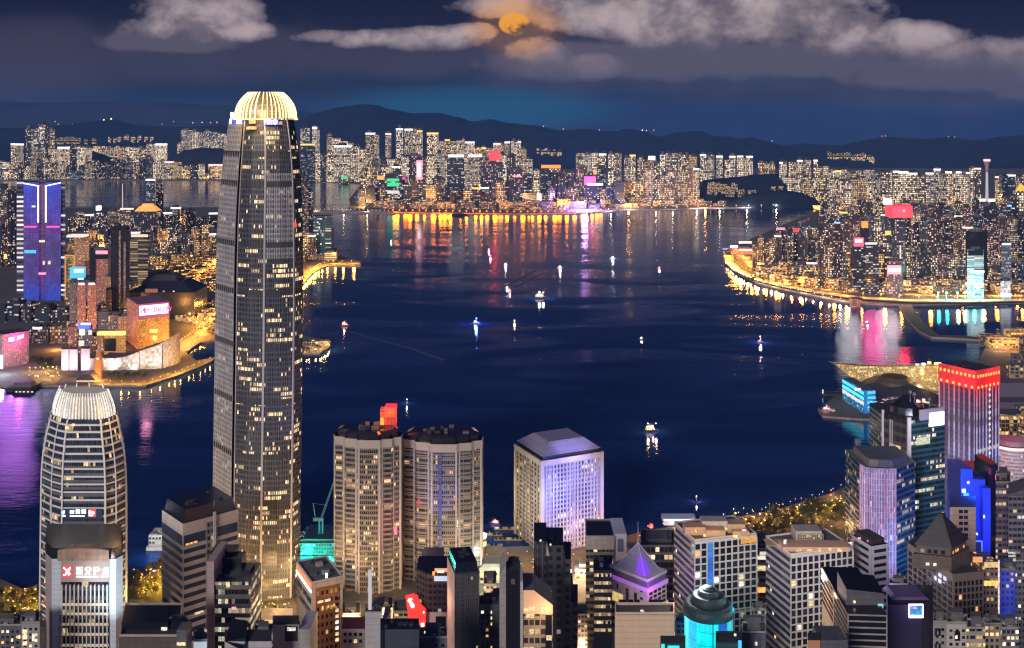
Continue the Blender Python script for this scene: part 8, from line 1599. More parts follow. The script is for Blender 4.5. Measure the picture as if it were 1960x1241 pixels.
lamp(t, (X(1690, 1530), 1522, Z(724, 1530)), (1, .72, .30), 3e4, 3, 'floodlight'); lamp(t, (X(1760, 1530), 1522, Z(722, 1530)), (1, .68, .25), 3e4, 3, 'floodlight')
mb = MB(); fr, bk = [], []
for i in range(15):
 f = i / 14; a = 1640 + 190 * f; c = 742 - 13 * math.sin(math.pi * min(1, f * 1.15)) ** .7 + 26 * f ** 2.2; Yy_ = 1530 - 60 * f
 fr.append((X(a, Yy_), Yy_ - 26, Z(c + 18, Yy_))); bk.append((X(a, Yy_), Yy_ + 40, Z(c, Yy_)))
for i in range(14):
 m1 = [tuple(Vector(fr[i + s]).lerp(Vector(bk[i + s]), .5) + Vector((0, 0, 5))) for s in (0, 1)]
 mb.face([fr[i], fr[i + 1], m1[1], m1[0]]); mb.face([m1[0], m1[1], bk[i + 1], bk[i]]); mb.face([(fr[i][0], fr[i][1], 3), (fr[i + 1][0], fr[i + 1][1], 3), fr[i + 1], fr[i]], 1)
mb.build('shell_roof', [mat('shell_dark', (.085, .08, .10), .35, .4, noise=.2, nscale=.05), fac('hall_base', cw=5, fh=5, ww=.8, wh=.5, lit=.3, run=.2, rl=3, st=1.0, wall=(.08, .07, .08), a=CREAM, b=WHITE)], t, smooth=True)
mb = MB(); c_ = X(1716, 1520)
mb.loft([[(c_ + 26 * s * math.cos(k * math.pi / 10), 1528 + 26 * s * math.sin(k * math.pi / 10), z) for k in range(20)] for s, z in ((1, Z(742, 1528)), (.98, Z(728, 1528)), (.7, Z(720, 1528)), (.2, Z(717, 1528)))], 0, 0); mb.build('inner_shell', mat('shell_bronze', (.10, .08, .05), .5, .2), t)
for a, b, m in ((1752, 699, E_PANEW), (1764, 698, E_WHITE), (1775, 695, E_GOLD), (1788, 697, E_GOLD), (1794, 697, E_WHITE)): plate('roof_lamp', t, a, a + 6, b - 3, b + 1, Yh - 5, m, 3)
lamp(t, (X(1790, 1550), 1556, Z(690, 1550)), (1, .55, .15), 4e4, 2, 'roof_flood')
t = thing('hall_extension', 'sweeping dark ribbed roofs right of the red-crowned tower', 'hall', (X(1950, 1450), 1470, 3))
for k, (a, b, c, d, Y) in enumerate(((1900, 2060, 738, 770, 1440), (1900, 2060, 776, 800, 1340), (1900, 2060, 800, 828, 1270))):
 P = [(X(a, Y), Y), (X(b, Y), Y), (X(b, Y), Y + 40), (X(a, Y), Y + 40)]; MB().loft([ring(P, 3), ring(P, Z(d, Y)), [(x, y if i > 1 else y + 14, Z(c, Y)) for i, (x, y) in enumerate(P)]], 0 if k != 2 else 1, 0).build('roof_sweep', [mat('ribbed_roof', (.14, .12, .15), .5, .2), fac('terrace_gold', cw=5, fh=5, ww=.8, wh=.7, lit=.7, run=.2, st=1.2, wall=(.3, .2, .08), a=GOLD, b=CREAM)], t)
plate('lit_terrace', t, 1908, 1968, 803, 826, 1268, _mats['terrace_gold']); plate('roof_lamp', t, 1924, 1930, 771, 775, 1438, E_PANEW)
Yn = 1425.0
t = thing('pier_office', 'blue and cyan lit glass office standing on the pier', 'office block', (X(1645, Yn), Yn + 16, 3)); P = corner_rect(1612, 1654, 1676, Yn, 24); zt = Z(748, Yn)
MB().prism(P, 3, zt, 0, 1).build('walls', [fac('pier_glass', cw=4, fh=5.4, ww=.85, wh=.55, lit=.25, run=.15, rl=4, st=1.0, wall=(.05, .10, .16), glass=(.02, .08, .14), a=(.1, .7, 1), b=(.4, .9, 1), glowc=(.01, .22, .5), gs=.35), M_DGREY], t)
p, q = P[3], P[0]; L = math.dist(p, q)
for k, y in enumerate((757, 767, 777)): mb = MB(); mb.slab(p, q, 1, L - 1, Z(y, Yn), Z(y - 6, Yn), .02, .4); mb.build('lit_floor', glow('floor_cyan', (.06, .72, .95), 1.5, .25) if k < 2 else E_PANEW, t)
p, q = P[0], P[1]; L = math.dist(p, q)
for y in (754, 764, 774, 782): mb = MB(); mb.slab(p, q, L * .3, L - .6, Z(y, Yn), Z(y - 4.5, Yn), .02, .4); mb.build('lit_floor', glow('floor_azure', (.04, .42, 1), 1.6, .25), t)
mb = MB(); p, q = P[3], P[0]; glyph(mb, (X(1636, Yn), Yn - 1), (X(1660, Yn), Yn - 1), 0, zt + .5, .8, ['.11.1.1.1', '11.111.11', '1111.1..1', '11.1.1..1'], .4); mb.build('sign_lettering', E_WHITE, t)
spot(t, (X(1630, 1390), 1392, 8), (X(1632, 1440), 1436, 34), (.0, .4, 1), 9e4, 80, 2); spot(t, (X(1668, 1390), 1392, 8), (X(1668, 1440), 1440, 34), (.0, .5, 1), 7e4, 80, 2)
t = thing('pier_shed', 'long low shed with cream lit front beside the cyan pier office', 'shed', (X(1700, 1440), 1450, 3)); mb = MB(); mb.box(X(1678, 1440), X(1740, 1440), 1440, 1464, 3, Z(770, 1440)); mb.build('walls', fac('shed_dark', cw=5, fh=6, ww=.7, wh=.5, lit=.3, run=.1, st=1, wall=(.06, .06, .08), a=(1, .7, .7), b=CREAM), t); plate('lit_front', t, 1678, 1710, 779, 786, 1440, E_PANE)
t = thing('mooring_jetty', 'dark slim jetty tip with one white lamp left of the pier office', 'jetty', (X(1592, 1530), 1530, 0)); mb = MB(); mb.box(X(1572, 1535), X(1622, 1535), 1528, 1542, -2, 3.6); mb.build('deck', M_ROCK, t); mb = MB(); mb.tube((X(1575, 1530), 1530, 3.6), (X(1575, 1530), 1530, 9), .9, n=6); mb.build('lamp_post', E_PANEW, t)
t = thing('basin_quay_shed', 'orange-lit quay sheds at the right end of the still basin', 'shed', (X(1925, 1830), 1840, 3))
for a, b, c, Y, m in ((1888, 1932, 645, 1850, 'low_shops'), (1935, 1975, 636, 1880, 'gold_shops'), (1900, 1960, 652, 1830, 'gold_shops')): mb = MB(); mb.box(X(a, Y), X(b, Y), Y, Y + 30, 3, Z(c, Y)); mb.build('shed_block', [_mats[m]], t)
lamp(t, (X(1938, 1830), 1815, 26), (1, .42, .06), 1e5, 4, 'quay_lamp'); lamp(t, (X(1902, 1840), 1815, 20), (1, .6, .3), 6e4, 4, 'quay_lamp')
t = thing('basin_lights', 'row of teal floodlights on masts behind the still basin', 'floodlights', (X(1830, 2320), 2320, 3))
for k, a in enumerate((1796, 1812, 1833, 1848, 1864, 1880)):
 mb = MB(); mb.tube((X(a, 2320), 2322, 3), (X(a, 2320), 2322, 22), .5, n=5); mb.build('mast', M_STEEL, t); mb = MB(); mb.box(X(a, 2320) - 2, X(a, 2320) + 2, 2320, 2322, 21, 24); mb.build('lamp_head', glow('teal_lamp', (.05, .9, .8), 1.5), t); lamp(t, (X(a, 2320), 2316, 24), (.02, .9, .85), 2.6e5, 2.5)
HAZE = 2.6e-5
# boats
def hullmesh(L, B, D, sheer=.5):
 """pointed hull along +x, deck closed"""
 st = [(-.5, .72, 0), (-.42, .9, 0), (0, 1, 0), (.25, .85, .1), (.42, .45, .4), (.5, .04, .8)]; mb = MB(); R = []
 for x, w, s in st: R.append([(x * L, -w * B / 2 * .62, -.6), (x * L, w * B / 2 * .62, -.6), (x * L, w * B / 2, D + s * sheer), (x * L, -w * B / 2, D + s * sheer)])
 for i in range(len(R) - 1):
  a, b = R[i], R[i + 1]
  for u in range(4): mb.face([a[u], b[u], b[(u + 1) % 4], a[(u + 1) % 4]][::-1])
 mb.face(R[0]); mb.face(R[-1][::-1]); return mb
HULLC = {'red': (.35, .05, .04), 'white': (.5, .48, .46), 'dark': (.03, .03, .04), 'green': (.05, .16, .12)}
def boat(name, label, px_, py_, L, hull, lit, rot, lights=(), decks=2, group=None, cat='boat'):
 x, y = G(px_, py_, 0); t = thing(name, label, cat, (x, y, 0), group); B = L * .28; D = L * .085 + .5
 c, s = math.cos(rot), math.sin(rot); T = lambda mb: (setattr(mb, 'v', [(x + a * c - b * s, y + a * s + b * c, z) for a, b, z in mb.v]), mb)[1]
 T(hullmesh(L, B, D)).build('hull', mat('hull_' + hull, HULLC[hull], .5), t)
 z = D - .1
 for k in range(decks):
  w = B * (.8 - .14 * k); a, b = -L * (.40 - .06 * k), L * (.22 - .10 * k); h = L * .055 + 1.4
  mb = MB(); mb.loft([[(a, -w / 2, z), (b, -w / 2, z), (b + w * .2, 0, z), (b, w / 2, z), (a, w / 2, z)], [(a, -w / 2, z + h), (b - .6, -w / 2, z + h), (b - .4, 0, z + h), (b - .6, w / 2, z + h), (a, w / 2, z + h)]], 0, 1)
  T(mb).build('cabin' if k == 0 else 'upper_deck', [lit, M_LGREY], t); z += h
 mb = MB(); mb.tube((-L * .12, 0, z), (-L * .14, 0, z + L * .10 + 1), L * .022 + .15, n=6); T(mb).build('funnel', mat('hull_' + hull, HULLC[hull]), t)
 mb = MB(); mb.tube((L * .02, 0, z), (L * .02, 0, z + L * .12 + 2), .12, n=4); T(mb).build('mast', M_STEEL, t)
 for (dx, dz, col, pw, r, m) in lights:
  mb = MB(); v = (x + dx * L * c, y + dx * L * s, z + dz); mb.tube((v[0], v[1], v[2]), (v[0], v[1], v[2] + r * 1.2), r * .7, n=7); mb.build('lamp', m, t)
  if pw: lamp(t, (v[0], v[1] - r - 1.5, v[2] + r), col, pw * .6, r * 1.4)
 return t
DL = fac('deck_lit', cw=1.6, fh=2.4, ww=.85, wh=.8, lit=.85, run=.3, st=1.6, wall=(.5, .42, .36), a=WARM, b=WHITE)
DR = fac('deck_rose', cw=1.6, fh=2.4, ww=.85, wh=.8, lit=.8, run=.3, st=1.4, wall=(.5, .32, .30), a=(1, .5, .4), b=(1, .85, .8))
DB = fac('deck_blue', cw=1.6, fh=2.4, ww=.85, wh=.8, lit=.8, run=.3, st=1.6, wall=(.3, .35, .5), a=(.2, .35, 1), b=WHITE)
Wt, Rs, Bl, Gd = (1, .95, .9), (1, .4, .45), (.08, .18, 1), (1, .75, .4)
EW, ER, EB, EG = glow('boat_white', (1, .97, .92), 2.0), glow('boat_rose', (1, .25, .35), 2.6), glow('boat_blue', (.15, .3, 1), 3.0), glow('boat_gold', (1, .75, .4), 2.6)
boat('ferry', 'large brightly lit ferry in mid harbour', 1035, 571, 30, 'dark', DL, .05, [(-.1, 4, Wt, 1.5e5, 1.5, EW), (.2, 3, Gd, 1e5, 1.2, EG)], 2, cat='ferry')
boat('ferry', 'wide gold-lit ferry alone on the dark near water', 1247, 826, 19, 'dark', DL, .0, [(.1, .4, Rs, 2e4, .7, ER), (-.25, 3, Gd, 2.5e4, .8, EG), (.3, 3, Gd, 2.5e4, .8, EG)], 2, cat='ferry')
boat('motor_boat', 'boat with a strong blue lamp left of centre harbour', 912, 619, 14, 'white', DB, .1, [(0, 5, Bl, 1.6e5, 1.5, EB), (-.2, .8, Wt, 3e4, .8, EW)], 1)
boat('motor_boat', 'small gold-lit boat just right of the blue-lamped boat', 985, 617, 9, 'dark', DL, 1.2, [(0, .3, Gd, 3e4, 1.0, ER)], 1)
boat('motor_boat', 'white-lit boat farthest out toward the middle of the bay', 1173, 496, 18, 'white', DL, .3, [(0, .3, Wt, 2.4e5, 1.8, EW)], 1)
boat('motor_boat', 'white-lit boat trailing a pale wake', 1072, 514, 18, 'white', DL, .6, [(0, .3, Wt, 8e4, 1.6, EW)], 1)
boat('motor_boat', 'boat with a single white lamp, left of the wake boat', 968, 508, 12, 'white', DL, .2, [(0, .3, Wt, 5e4, 1.3, EW)], 1)
boat('motor_boat', 'rose-lamped boat, rear one of a near pair', 936, 479, 10, 'red', DR, .2, [(0, .3, Rs, 3e4, 1.2, ER)], 1)
boat('motor_boat', 'rose-lamped boat, front one of a near pair', 939, 492, 12, 'red', DR, .8, [(0, .3, Rs, 4e4, 1.5, ER)], 1)
boat('motor_boat', 'pale boat, upper of two side by side at the wake end', 971, 553, 11, 'white', DL, .2, [(0, .3, Wt, 2e4, 1.0, EW)], 1)
boat('motor_boat', 'rose boat, lower of two side by side at the wake end', 976, 559, 11, 'red', DR, .5, [(0, .3, Rs, 2e4, 1.1, ER)], 1)
boat('motor_boat', 'rose-lamped boat nearest the right bank tip', 1262, 515, 11, 'red', DR, .1, [(0, .3, Rs, 3e4, 1.3, ER)], 1)
boat('motor_boat', 'small gold-lit boat in the quiet centre right water', 1228, 650, 8, 'dark', DL, .4, [(0, .3, Gd, 2.2e4, .9, EG)], 1)
boat('motor_boat', 'boat with dazzling white lamp and red top light', 1455, 655, 10, 'red', DR, .1, [(0, 6, Wt, 9e4, 1.3, EW), (.1, 2, Rs, 1e4, .9, ER)], 1)
boat('tug_boat', 'red-hulled tug with white wheelhouse left of the harbour centre', 661, 624, 18, 'red', DL, .15, [(-.1, .3, Rs, 2e4, .9, EW)], 2)
boat('tug_boat', 'red-hulled tug beyond the ferry sheds', 946, 1003, 11, 'red', DL, 2.9, [(-.1, .2, Rs, 1e4, .5, EW)], 1)
boat('tug_boat', 'orange-red boat partly hidden behind the building site', 588, 1024, 16, 'red', DR, 2.8, [(-.1, .2, Rs, 1e4, .6, ER)], 1)
boat('pleasure_junk', 'rose-lit junk moored at the tip of the cyan office pier', 1583, 789, 26, 'red', DR, 2.5, [(.1, .2, Rs, 2e4, .8, ER)], 1)
boat('motor_boat', 'lone speck of a boat with gold lamp far left in the bay', 749, 462, 10, 'dark', DL, .2, [(0, .2, Gd, 2e4, 1.0, EG)], 1)
boat('motor_boat', 'small orange-lit boat just off the right viaduct', 1660, 619, 9, 'dark', DL, .2, [(0, .2, Gd, 2e4, .8, EG)], 1)
boat('cargo_barge', 'long dark unlit barge moored off the orange quay', 880, 413, 70, 'dark', fac('barge_dark', cw=4, fh=4, ww=.5, wh=.5, lit=.08, run=0, st=.8, wall=(.05, .05, .06)), .03, [], 1, cat='barge')
for lb, a, b, col, m in (('thin white-lamped channel buoy above the twin towers', 779, 772, Wt, EW), ('tiny rose-lamped buoy right of the wide ferry', 1333, 960, Rs, ER)):
 x, y = G(a, b, 0); t = thing('channel_buoy', lb, 'buoy', (x, y, 0)); mb = MB(); mb.tube((x, y, -.5), (x, y, 1.2), 1.2, .9, n=10); mb.build('float', M_ROCK, t); mb = MB(); mb.tube((x, y, 1.2), (x, y, 5), .35, .2); mb.build('mast', M_STEEL, t); mb = MB(); mb.tube((x, y, 5), (x, y, 6), .55, n=8); mb.build('lamp', m, t); lamp(t, (x, y - 1.5, 5.5), col, 8e3, .6)
M_WAKE = mat('wake_foam', (.045, .055, .10), .9)
def wake(pts, w0, w1):
 P = [G(a, b, .05) for a, b in pts]; mb = MB(); n = len(P)
 for i in range(n - 1):
  q = []
  for j in (i, i + 1):
   a, b = P[max(j - 1, 0)], P[min(j + 1, n - 1)]; d = math.dist(a, b); w = (w0 + (w1 - w0) * j / (n - 1)) / 2; nx, ny = -(b[1] - a[1]) / d * w, (b[0] - a[0]) / d * w; q.append(((P[j][0] + nx, P[j][1] + ny, .05), (P[j][0] - nx, P[j][1] - ny, .05)))
  mb.face([q[0][1], q[1][1], q[1][0], q[0][0]])
 return mb
for pts in ([(1068, 516), (1040, 522), (1012, 538), (992, 547), (978, 553)], [(1066, 515), (1030, 516), (1006, 528), (985, 540), (966, 548)], [(1166, 498), (1140, 507), (1120, 512), (1092, 514)], [(1172, 500), (1150, 507), (1120, 514)], [(660, 632), (720, 650), (790, 668), (850, 690)]):
 tag(wake(pts, 3, 10).build('wake', M_WAKE), 'pale foam wake left by a boat', None, None, 'stuff')
# lamps along roads, quays and parks
E_SOD = glow('sodium_lamp', (1, .50, .08), 2.6); E_SODW = glow('warm_lamp', (1, .78, .45), 2.4)
E_QUAY = glow('quay_sodium', (1, .30, .01), 2.6)
M_POLE = mat('lamp_pole', (.12, .12, .12), .5, .5)
LAMPMESH = {}
def lampmesh(kind, h, r, m):
 if kind not in LAMPMESH:
  mb = MB(); mb.tube((0, 0, 0), (0, 0, h), r * .22, r * .16, n=5); pole = mb.mesh('pole', [M_POLE])
  mb = MB(); mb.tube((0, 0, h), (0, 0, h + r * .5), r * .5, r, n=8); mb.tube((0, 0, h + r * .5), (0, 0, h + r * 1.5), r, r * .4, n=8); LAMPMESH[kind] = (pole, mb.mesh('lamp_head', [m]))
 return LAMPMESH[kind]
def along(pts, step, z):
 P = [G(a, b, z) for a, b in pts]; out = []; carry = 0
 for a, b in zip(P, P[1:]):
  L = math.dist(a, b); s = carry
  while s < L: out.append((a[0] + (b[0] - a[0]) * s / L, a[1] + (b[1] - a[1]) * s / L, -(b[1] - a[1]) / L, (b[0] - a[0]) / L)); s += step
  carry = s - L
 return out
def lamprow(label, group, pts, step, side, kind, h, r, m, zb=3.0, every=0, power=0, col=(1, .5, .1), jit=0.0, seed=1, name='street_lamp', lr=None):
 rnd = random.Random(seed)
 for i, (x, y, nx, ny) in enumerate(along(pts, step, zb)):
  for sd in side:
   x2, y2 = x + nx * sd + rnd.uniform(-jit, jit), y + ny * sd + rnd.uniform(-jit, jit); t = thing(name, label, 'street lamp', (x2, y2, zb), group); pm, hm = lampmesh(kind, h, r, m)
   put(pm, 'pole', t, (x2, y2, zb)); put(hm, 'lamp_head', t, (x2, y2, zb))
  if every and i % every == 0: lamp(t, (x + rnd.uniform(-.4, .4) * step * ny, y - rnd.uniform(-.4, .4) * step * nx, zb + h + 1.5), col, power * rnd.uniform(.2, 1.8), (lr or r) * rnd.uniform(.6, 1.3), 'lamp_light')
lamprow('gold street lamp on the elevated right shore viaduct', 'lamps on the right shore viaduct', HWY, 38, (-11, 11), 'hwy', 9, 1.3, E_SOD, 9.0, 1, 1.2e5, (1, .38, .04), name='viaduct_lamp', lr=3)
lamprow('gold street lamp on the inner right shore road', 'lamps on the inner right shore road', HWY2, 44, (-8,), 'hwy', 9, 1.3, E_SOD, 3.0, 1, 9e4, (1, .40, .05), lr=3)
lamprow('warm white lamp on the right shore promenade edge', 'lamps on the right promenade edge', [(1392, 507), (1412, 524), (1452, 543), (1500, 555), (1550, 565), (1600, 575), (1632, 580)], 26, (0,), 'prom', 6, 1.2, E_SODW, 3.0, 1, 4e4, (1, .62, .32), name='promenade_lamp', lr=2.5)
lamprow('sodium lamp along the far orange quay', 'lamps along the far orange quay', [(752, 407), (850, 408.3), (1000, 410), (1100, 409), (1158, 405)], 30, (0,), 'quay', 9, 3.4, E_QUAY, 3.0, 1, 1.4e5, (1, .20, .001), name='quay_lamp', lr=9)
lamprow('warm lamp along the quiet far quay right of the orange stretch', 'lamps along the quiet far quay', [(1165, 404.5), (1200, 401), (1280, 402), (1338, 399), (1450, 397.5), (1556, 395)], 62, (0,), 'quayw', 9, 2.4, E_SODW, 3.0, 2, 4.5e5, (1, .7, .5), name='quay_lamp')
lamprow('rose-white lamp on the long far pier', 'lamps on the long far pier', [(604, 404), (640, 403.6), (700, 404.6), (748, 406)], 20, (0,), 'fpier', 6, 1.9, CROWN['rose'][1], 6.0, 6, 1.0e5, (1, .6, .4), name='pier_lamp')
lamprow('sodium lamp on the left far bay front', 'lamps on the left far bay front', [(130, 344.5), (230, 345), (330, 345), (420, 345), (585, 346)], 120, (0,), 'bay', 12, 4.2, E_SOD, 3.0, 0)
for k, (pp, st, w) in enumerate(((TR1, 15, 9), (TR2, 18, 11), (TR3, 16, 7))): lamprow('gold street lamp on the %s road of the left peninsula' % ('inlet side', 'rear curving', 'hall side')[k], 'lamps on the %s road of the left peninsula' % ('inlet side', 'rear curving', 'hall side')[k], pp, st, (-w, w), 'tst', 9, .95, E_SOD, 3.0, 1, 6e4, (1, .42, .06), 2.0, k, name='road_lamp')
lamprow('gold lamp on the waterfront walk before the white hall', 'lamps on the walk before the white hall', [(190, 736.5), (280, 736.5), (344, 715.5), (403, 690.5)], 17, (0,), 'mall', 5, .6, E_SOD, 3.0, 1, 3.4e4, (1, .44, .06), name='promenade_lamp')
lamprow('gold lamp on the curved point right of the domed tower', 'lamps on the point right of the domed tower', HUNG, 26, (-6,), 'hung', 8, 1.4, E_SOD, 3.0, 1, 1.1e5, (1, .42, .05), lr=3)
lamprow('gold lamp on the pier tip beside the domed tower', 'lamps on the small pier tip', [(585, 675), (612, 675), (632, 662)], 9, (0,), 'mall', 5, .6, E_SODW, 3.0, 1, 1.4e4, (1, .6, .2), name='pier_lamp')
lamprow('warm lamp on the near shore promenade', 'lamps on the near shore promenade', CP, 17, (-3,), 'cprom', 5, .45, E_SODW, 3.0, 3, 6e3, (1, .7, .4), name='promenade_lamp')
lamprow('gold street lamp on the near shore road', 'lamps on the near shore road', CROAD, 19, (-9, 9), 'croad', 9, .5, E_SOD, 3.0, 1, 1.2e4, (1, .5, .12))
for k, (c, r, z, pw) in enumerate([(700 + 42 * i, 396 - (i % 3) * 7, 9, 2.4e6) for i in range(15)] + [(40 + 60 * i, 340, 10, 3e6) for i in range(9)] + [(1350 + 0 * i, 398, 14, 1e6) for i in range(1)] + [(1520 + 45 * i, 384 - (i % 2) * 4, 10, 3e6) for i in range(9)] + [(1480 + 52 * i, 520 - (i % 3) * 26, 9, 1e6) for i in range(9)] + [(150 + 46 * i, 500 - (i % 3) * 36, 9, 1e6) for i in range(6)] + [(60 + 50 * i, 640 + (i % 2) * 30, 14, 1.2e5) for i in range(6)]):
 x, y = G(c, r, 3); lamp(None, (x, y, z), (1, .42, .09), pw, 4, 'ground_glow')  # big amber lamps added for street glow between the far towers
CENT = [(235, 1195), (330, 1185), (480, 1188), (560, 1184), (655, 1182), (780, 1182), (930, 1150), (1110, 1160), (1290, 1150), (1460, 1130), (1640, 1150), (1760, 1140)]
road(CENT, 14, 3.05)
lamprow('gold street lamp on the street threading the near towers', 'lamps on the street between the near towers', CENT, 20, (-6,), 'croad', 9, .5, E_SOD, 3.0, 1, 3.4e4, (1, .58, .24), name='street_lamp')
def carmesh():
 mb = MB(); mb.loft([[(-2.2, -.9, .35), (2.2, -.9, .35), (2.2, .9, .35), (-2.2, .9, .35)], [(-2.2, -.9, .85), (2.2, -.9, .8), (2.2, .9, .8), (-2.2, .9, .85)], [(-1.5, -.75, 1.45), (.7, -.75, 1.45), (.7, .75, 1.45), (-1.5, .75, 1.45)]], 0, 0, base=True); b = mb.mesh('body', [mat('car_paint', (.2, .2, .22), .3)])
 mb = MB(); mb.box(2.2, 2.35, -.85, -.3, .5, .8); h1 = mb.mesh('headlight', [glow('headlight_white', (1, .95, .85), 6)]); mb = MB(); mb.box(2.2, 2.35, .3, .85, .5, .8); h2 = mb.mesh('headlight', [_mats['headlight_white']]); mb = MB(); mb.box(-2.35, -2.2, -.85, .85, .55, .8); r = mb.mesh('tail_light', [glow('tail_red', (1, .03, .02), 4)]); return b, h1, h2, r
CM = carmesh()
def traffic(label, group, pts, step, lanes, z, seed):
 rnd = random.Random(seed)
 for x, y, nx, ny in along(pts, step, z):
  for ln in lanes:
   if rnd.random() < .6:
    f = 1 if ln > 0 else -1; x2, y2 = x + nx * ln + rnd.uniform(-.3, .3), y + ny * ln; j = rnd.uniform(-step * .4, step * .4); x2 += ny * j; y2 += -nx * j
    t = thing('car', label, 'car', (x2, y2, z + .03), group); t.rotation_euler = (0, 0, math.atan2(-nx, ny) + (0 if f > 0 else math.pi))
    for nm, m in zip(('body', 'headlight', 'headlight', 'tail_light'), CM): o = bpy.data.objects.new(nm, m); COL.objects.link(o); o.parent = t
traffic('car with lit lamps on the elevated right shore viaduct', 'cars on the right shore viaduct', HWY, 42, (-4, 4), 9.0, 5)
traffic('car with lit lamps on the near shore road', 'cars on the near shore road', CROAD, 28, (-5, 5), 3.03, 6)
traffic('car with lit lamps on the rear peninsula road', 'cars on the rear peninsula road', TR2, 30, (-6, 6), 3.03, 7)
for k, (a, b, D, m, r) in enumerate(((1030, 244, 11500, 'w', 11), (1040, 242, 11500, 'w', 7), (1078, 247, 11500, 'o', 7), (1147, 249, 11500, 'o', 6), (1182, 250, 11500, 'w', 8), (1229, 249.5, 11500, 'w', 11), (1237, 250, 11500, 'w', 7), (993, 239, 11500, 'w', 7), (1477, 270, 11500, 'o', 7), (1687, 261, 11500, 'r', 7), (1694, 260.5, 11500, 'r', 7), (1814, 262, 11500, 'r', 7), (1826, 262.5, 11500, 'w', 6),
         (1251, 249.5, 11500, 'o', 6), (200, 230, 12300, 'o', 14), (214, 228, 12300, 'o', 15), (140, 238, 12300, 'o', 10), (151, 237.5, 12300, 'r', 12), (126, 241, 12300, 'o', 7), (178, 235, 12300, 'o', 6), (188, 233, 12300, 'w', 8), (113, 238, 12300, 'r', 8), (107, 233, 12300, 'w', 8), (165, 238, 12300, 'o', 7), (333, 233, 12300, 'w', 6), (370, 235.5, 12300, 'w', 8), (388, 234.5, 12300, 'o', 9), (404, 235, 12300, 'r', 9), (416, 234.5, 12300, 'r', 11), (311, 238, 12300, 'r', 6))):
 t = thing('hilltop_beacon', 'bright hilltop lamp on a mast along the dark ridge', 'beacon', (X(a, D), D - 20, Z(b, D) - 60), 'lamps along the ridge')
 mb = MB(); mb.tube((X(a, D), D - 20, Z(b, D) - 60), (X(a, D), D - 20, Z(b, D) - r * .3), r * .12, n=5); mb.build('mast', M_POLE, t)
 mb = MB(); mb.tube((X(a, D), D - 20, Z(b, D) - r * .5), (X(a, D), D - 20, Z(b, D) + r * .6), r * .62, r * .5, n=8); mb.build('lamp', {'w': EW, 'o': EG, 'r': ER}[m], t)
clutter('hillside_hamlet', lambda t, r: (108 + 80 * t, 283), 0, 1, 2, 1, 2, 80, LM, 'x') if 0 else None
def hamlet(pts, D, n, seed, label, m):
 rnd = random.Random(seed); mb = MB()
 for _ in range(n):
  t = rnd.random() * (len(pts) - 1); i = int(t); f = t - i; a = pts[i][0] + (pts[i + 1][0] - pts[i][0]) * f + rnd.uniform(-3, 3); b = pts[i][1] + (pts[i + 1][1] - pts[i][1]) * f + rnd.uniform(-2.5, 2.5); x, z, w = X(a, D), Z(b, D), rnd.uniform(9, 26)
  mb.prism(rect(x, D, w, 12), z - 30, z + rnd.uniform(6, 16), 0, 1)
 return tag(mb.build('hillside_hamlet', m), label, None, None, 'stuff')
E_HAM = fac('hamlet_lit', cw=8, fh=8, ww=.6, wh=.6, lit=.6, run=.2, st=1.8, wall=(.03, .03, .04), a=CREAM, b=WARM)
hamlet([(1583, 294), (1600, 297), (1620, 296), (1640, 300), (1660, 298), (1672, 305)], 8700, 46, 3, 'hamlet lights on the slope above the right bank', [E_HAM, M_ROOF])
hamlet([(112, 268), (135, 266), (160, 268), (185, 266)], 8750, 34, 4, 'gold hamlet lights above the far left towers', [E_HAM, M_ROOF])
hamlet([(205, 265), (240, 263), (290, 266)], 8750, 16, 5, 'string of road lights on the slope left of the pale row', [E_HAM, M_ROOF])
hamlet([(1018, 290), (1050, 288), (1078, 293)], 8700, 18, 6, 'small lights on the saddle between the two far tower rows', [E_HAM, M_ROOF])
hamlet([(1345, 360), (1390, 362), (1410, 366), (1440, 366), (1470, 362), (1500, 360)], 5060, 14, 7, 'scattered lights across the dark headland', [fac('head_lit', cw=4, fh=4, ww=.6, wh=.6, lit=.5, run=.1, st=1.6, wall=(.02, .02, .03), a=CREAM, b=WARM), M_ROOF])
hamlet([(1350, 356), (1375, 356), (1392, 358), (1412, 354)], 5080, 16, 8, 'lit low housing on the headland flank', [fac('head_lit', cw=4, fh=4), M_ROOF])
# trees
M_LEAF = [mat('leaf_dark', (.018, .028, .012), .9), mat('leaf_mid', (.03, .042, .018), .9), mat('leaf_light', (.055, .062, .022), .9)]
M_BARK = mat('bark', (.08, .055, .035), .95)
def treemeshes(n=4):
 out = []
 for s in range(n):
  rnd = random.Random(200 + s); h = rnd.uniform(7, 10); mb = MB()
  mb.tube((0, 0, 0), (.2, 0, h * .45), .35, .2, n=6)
  lobes = []
  for k in range(6):
   a = rnd.uniform(0, 6.28); r = rnd.uniform(.8, 2.4); v = Vector((r * math.cos(a), r * math.sin(a), h * rnd.uniform(.45, .85))); lobes.append((v, rnd.uniform(1.2, 2.1))); mb.tube((.1, 0, h * .35), tuple(v), .14, .04, n=4)
  tr = mb.mesh('trunk', [M_BARK]); mb = MB()
  for v, r in lobes:
   for _ in range(46):
    d = Vector((rnd.gauss(0, 1), rnd.gauss(0, 1), rnd.gauss(0, 1))).normalized() * r * rnd.uniform(.35, 1.1); c = v + d; a = Vector((rnd.gauss(0, 1), rnd.gauss(0, 1), rnd.gauss(0, 1))).normalized(); b = a.orthogonal().normalized(); w = rnd.uniform(.28, .6)
    mb.face([c - a * w, c - b * w * .6, c + a * w, c + b * w * .6], rnd.choice((0, 0, 1, 1, 2)))
  out.append((tr, mb.mesh('crown', M_LEAF)))
 return out
TM = treemeshes()
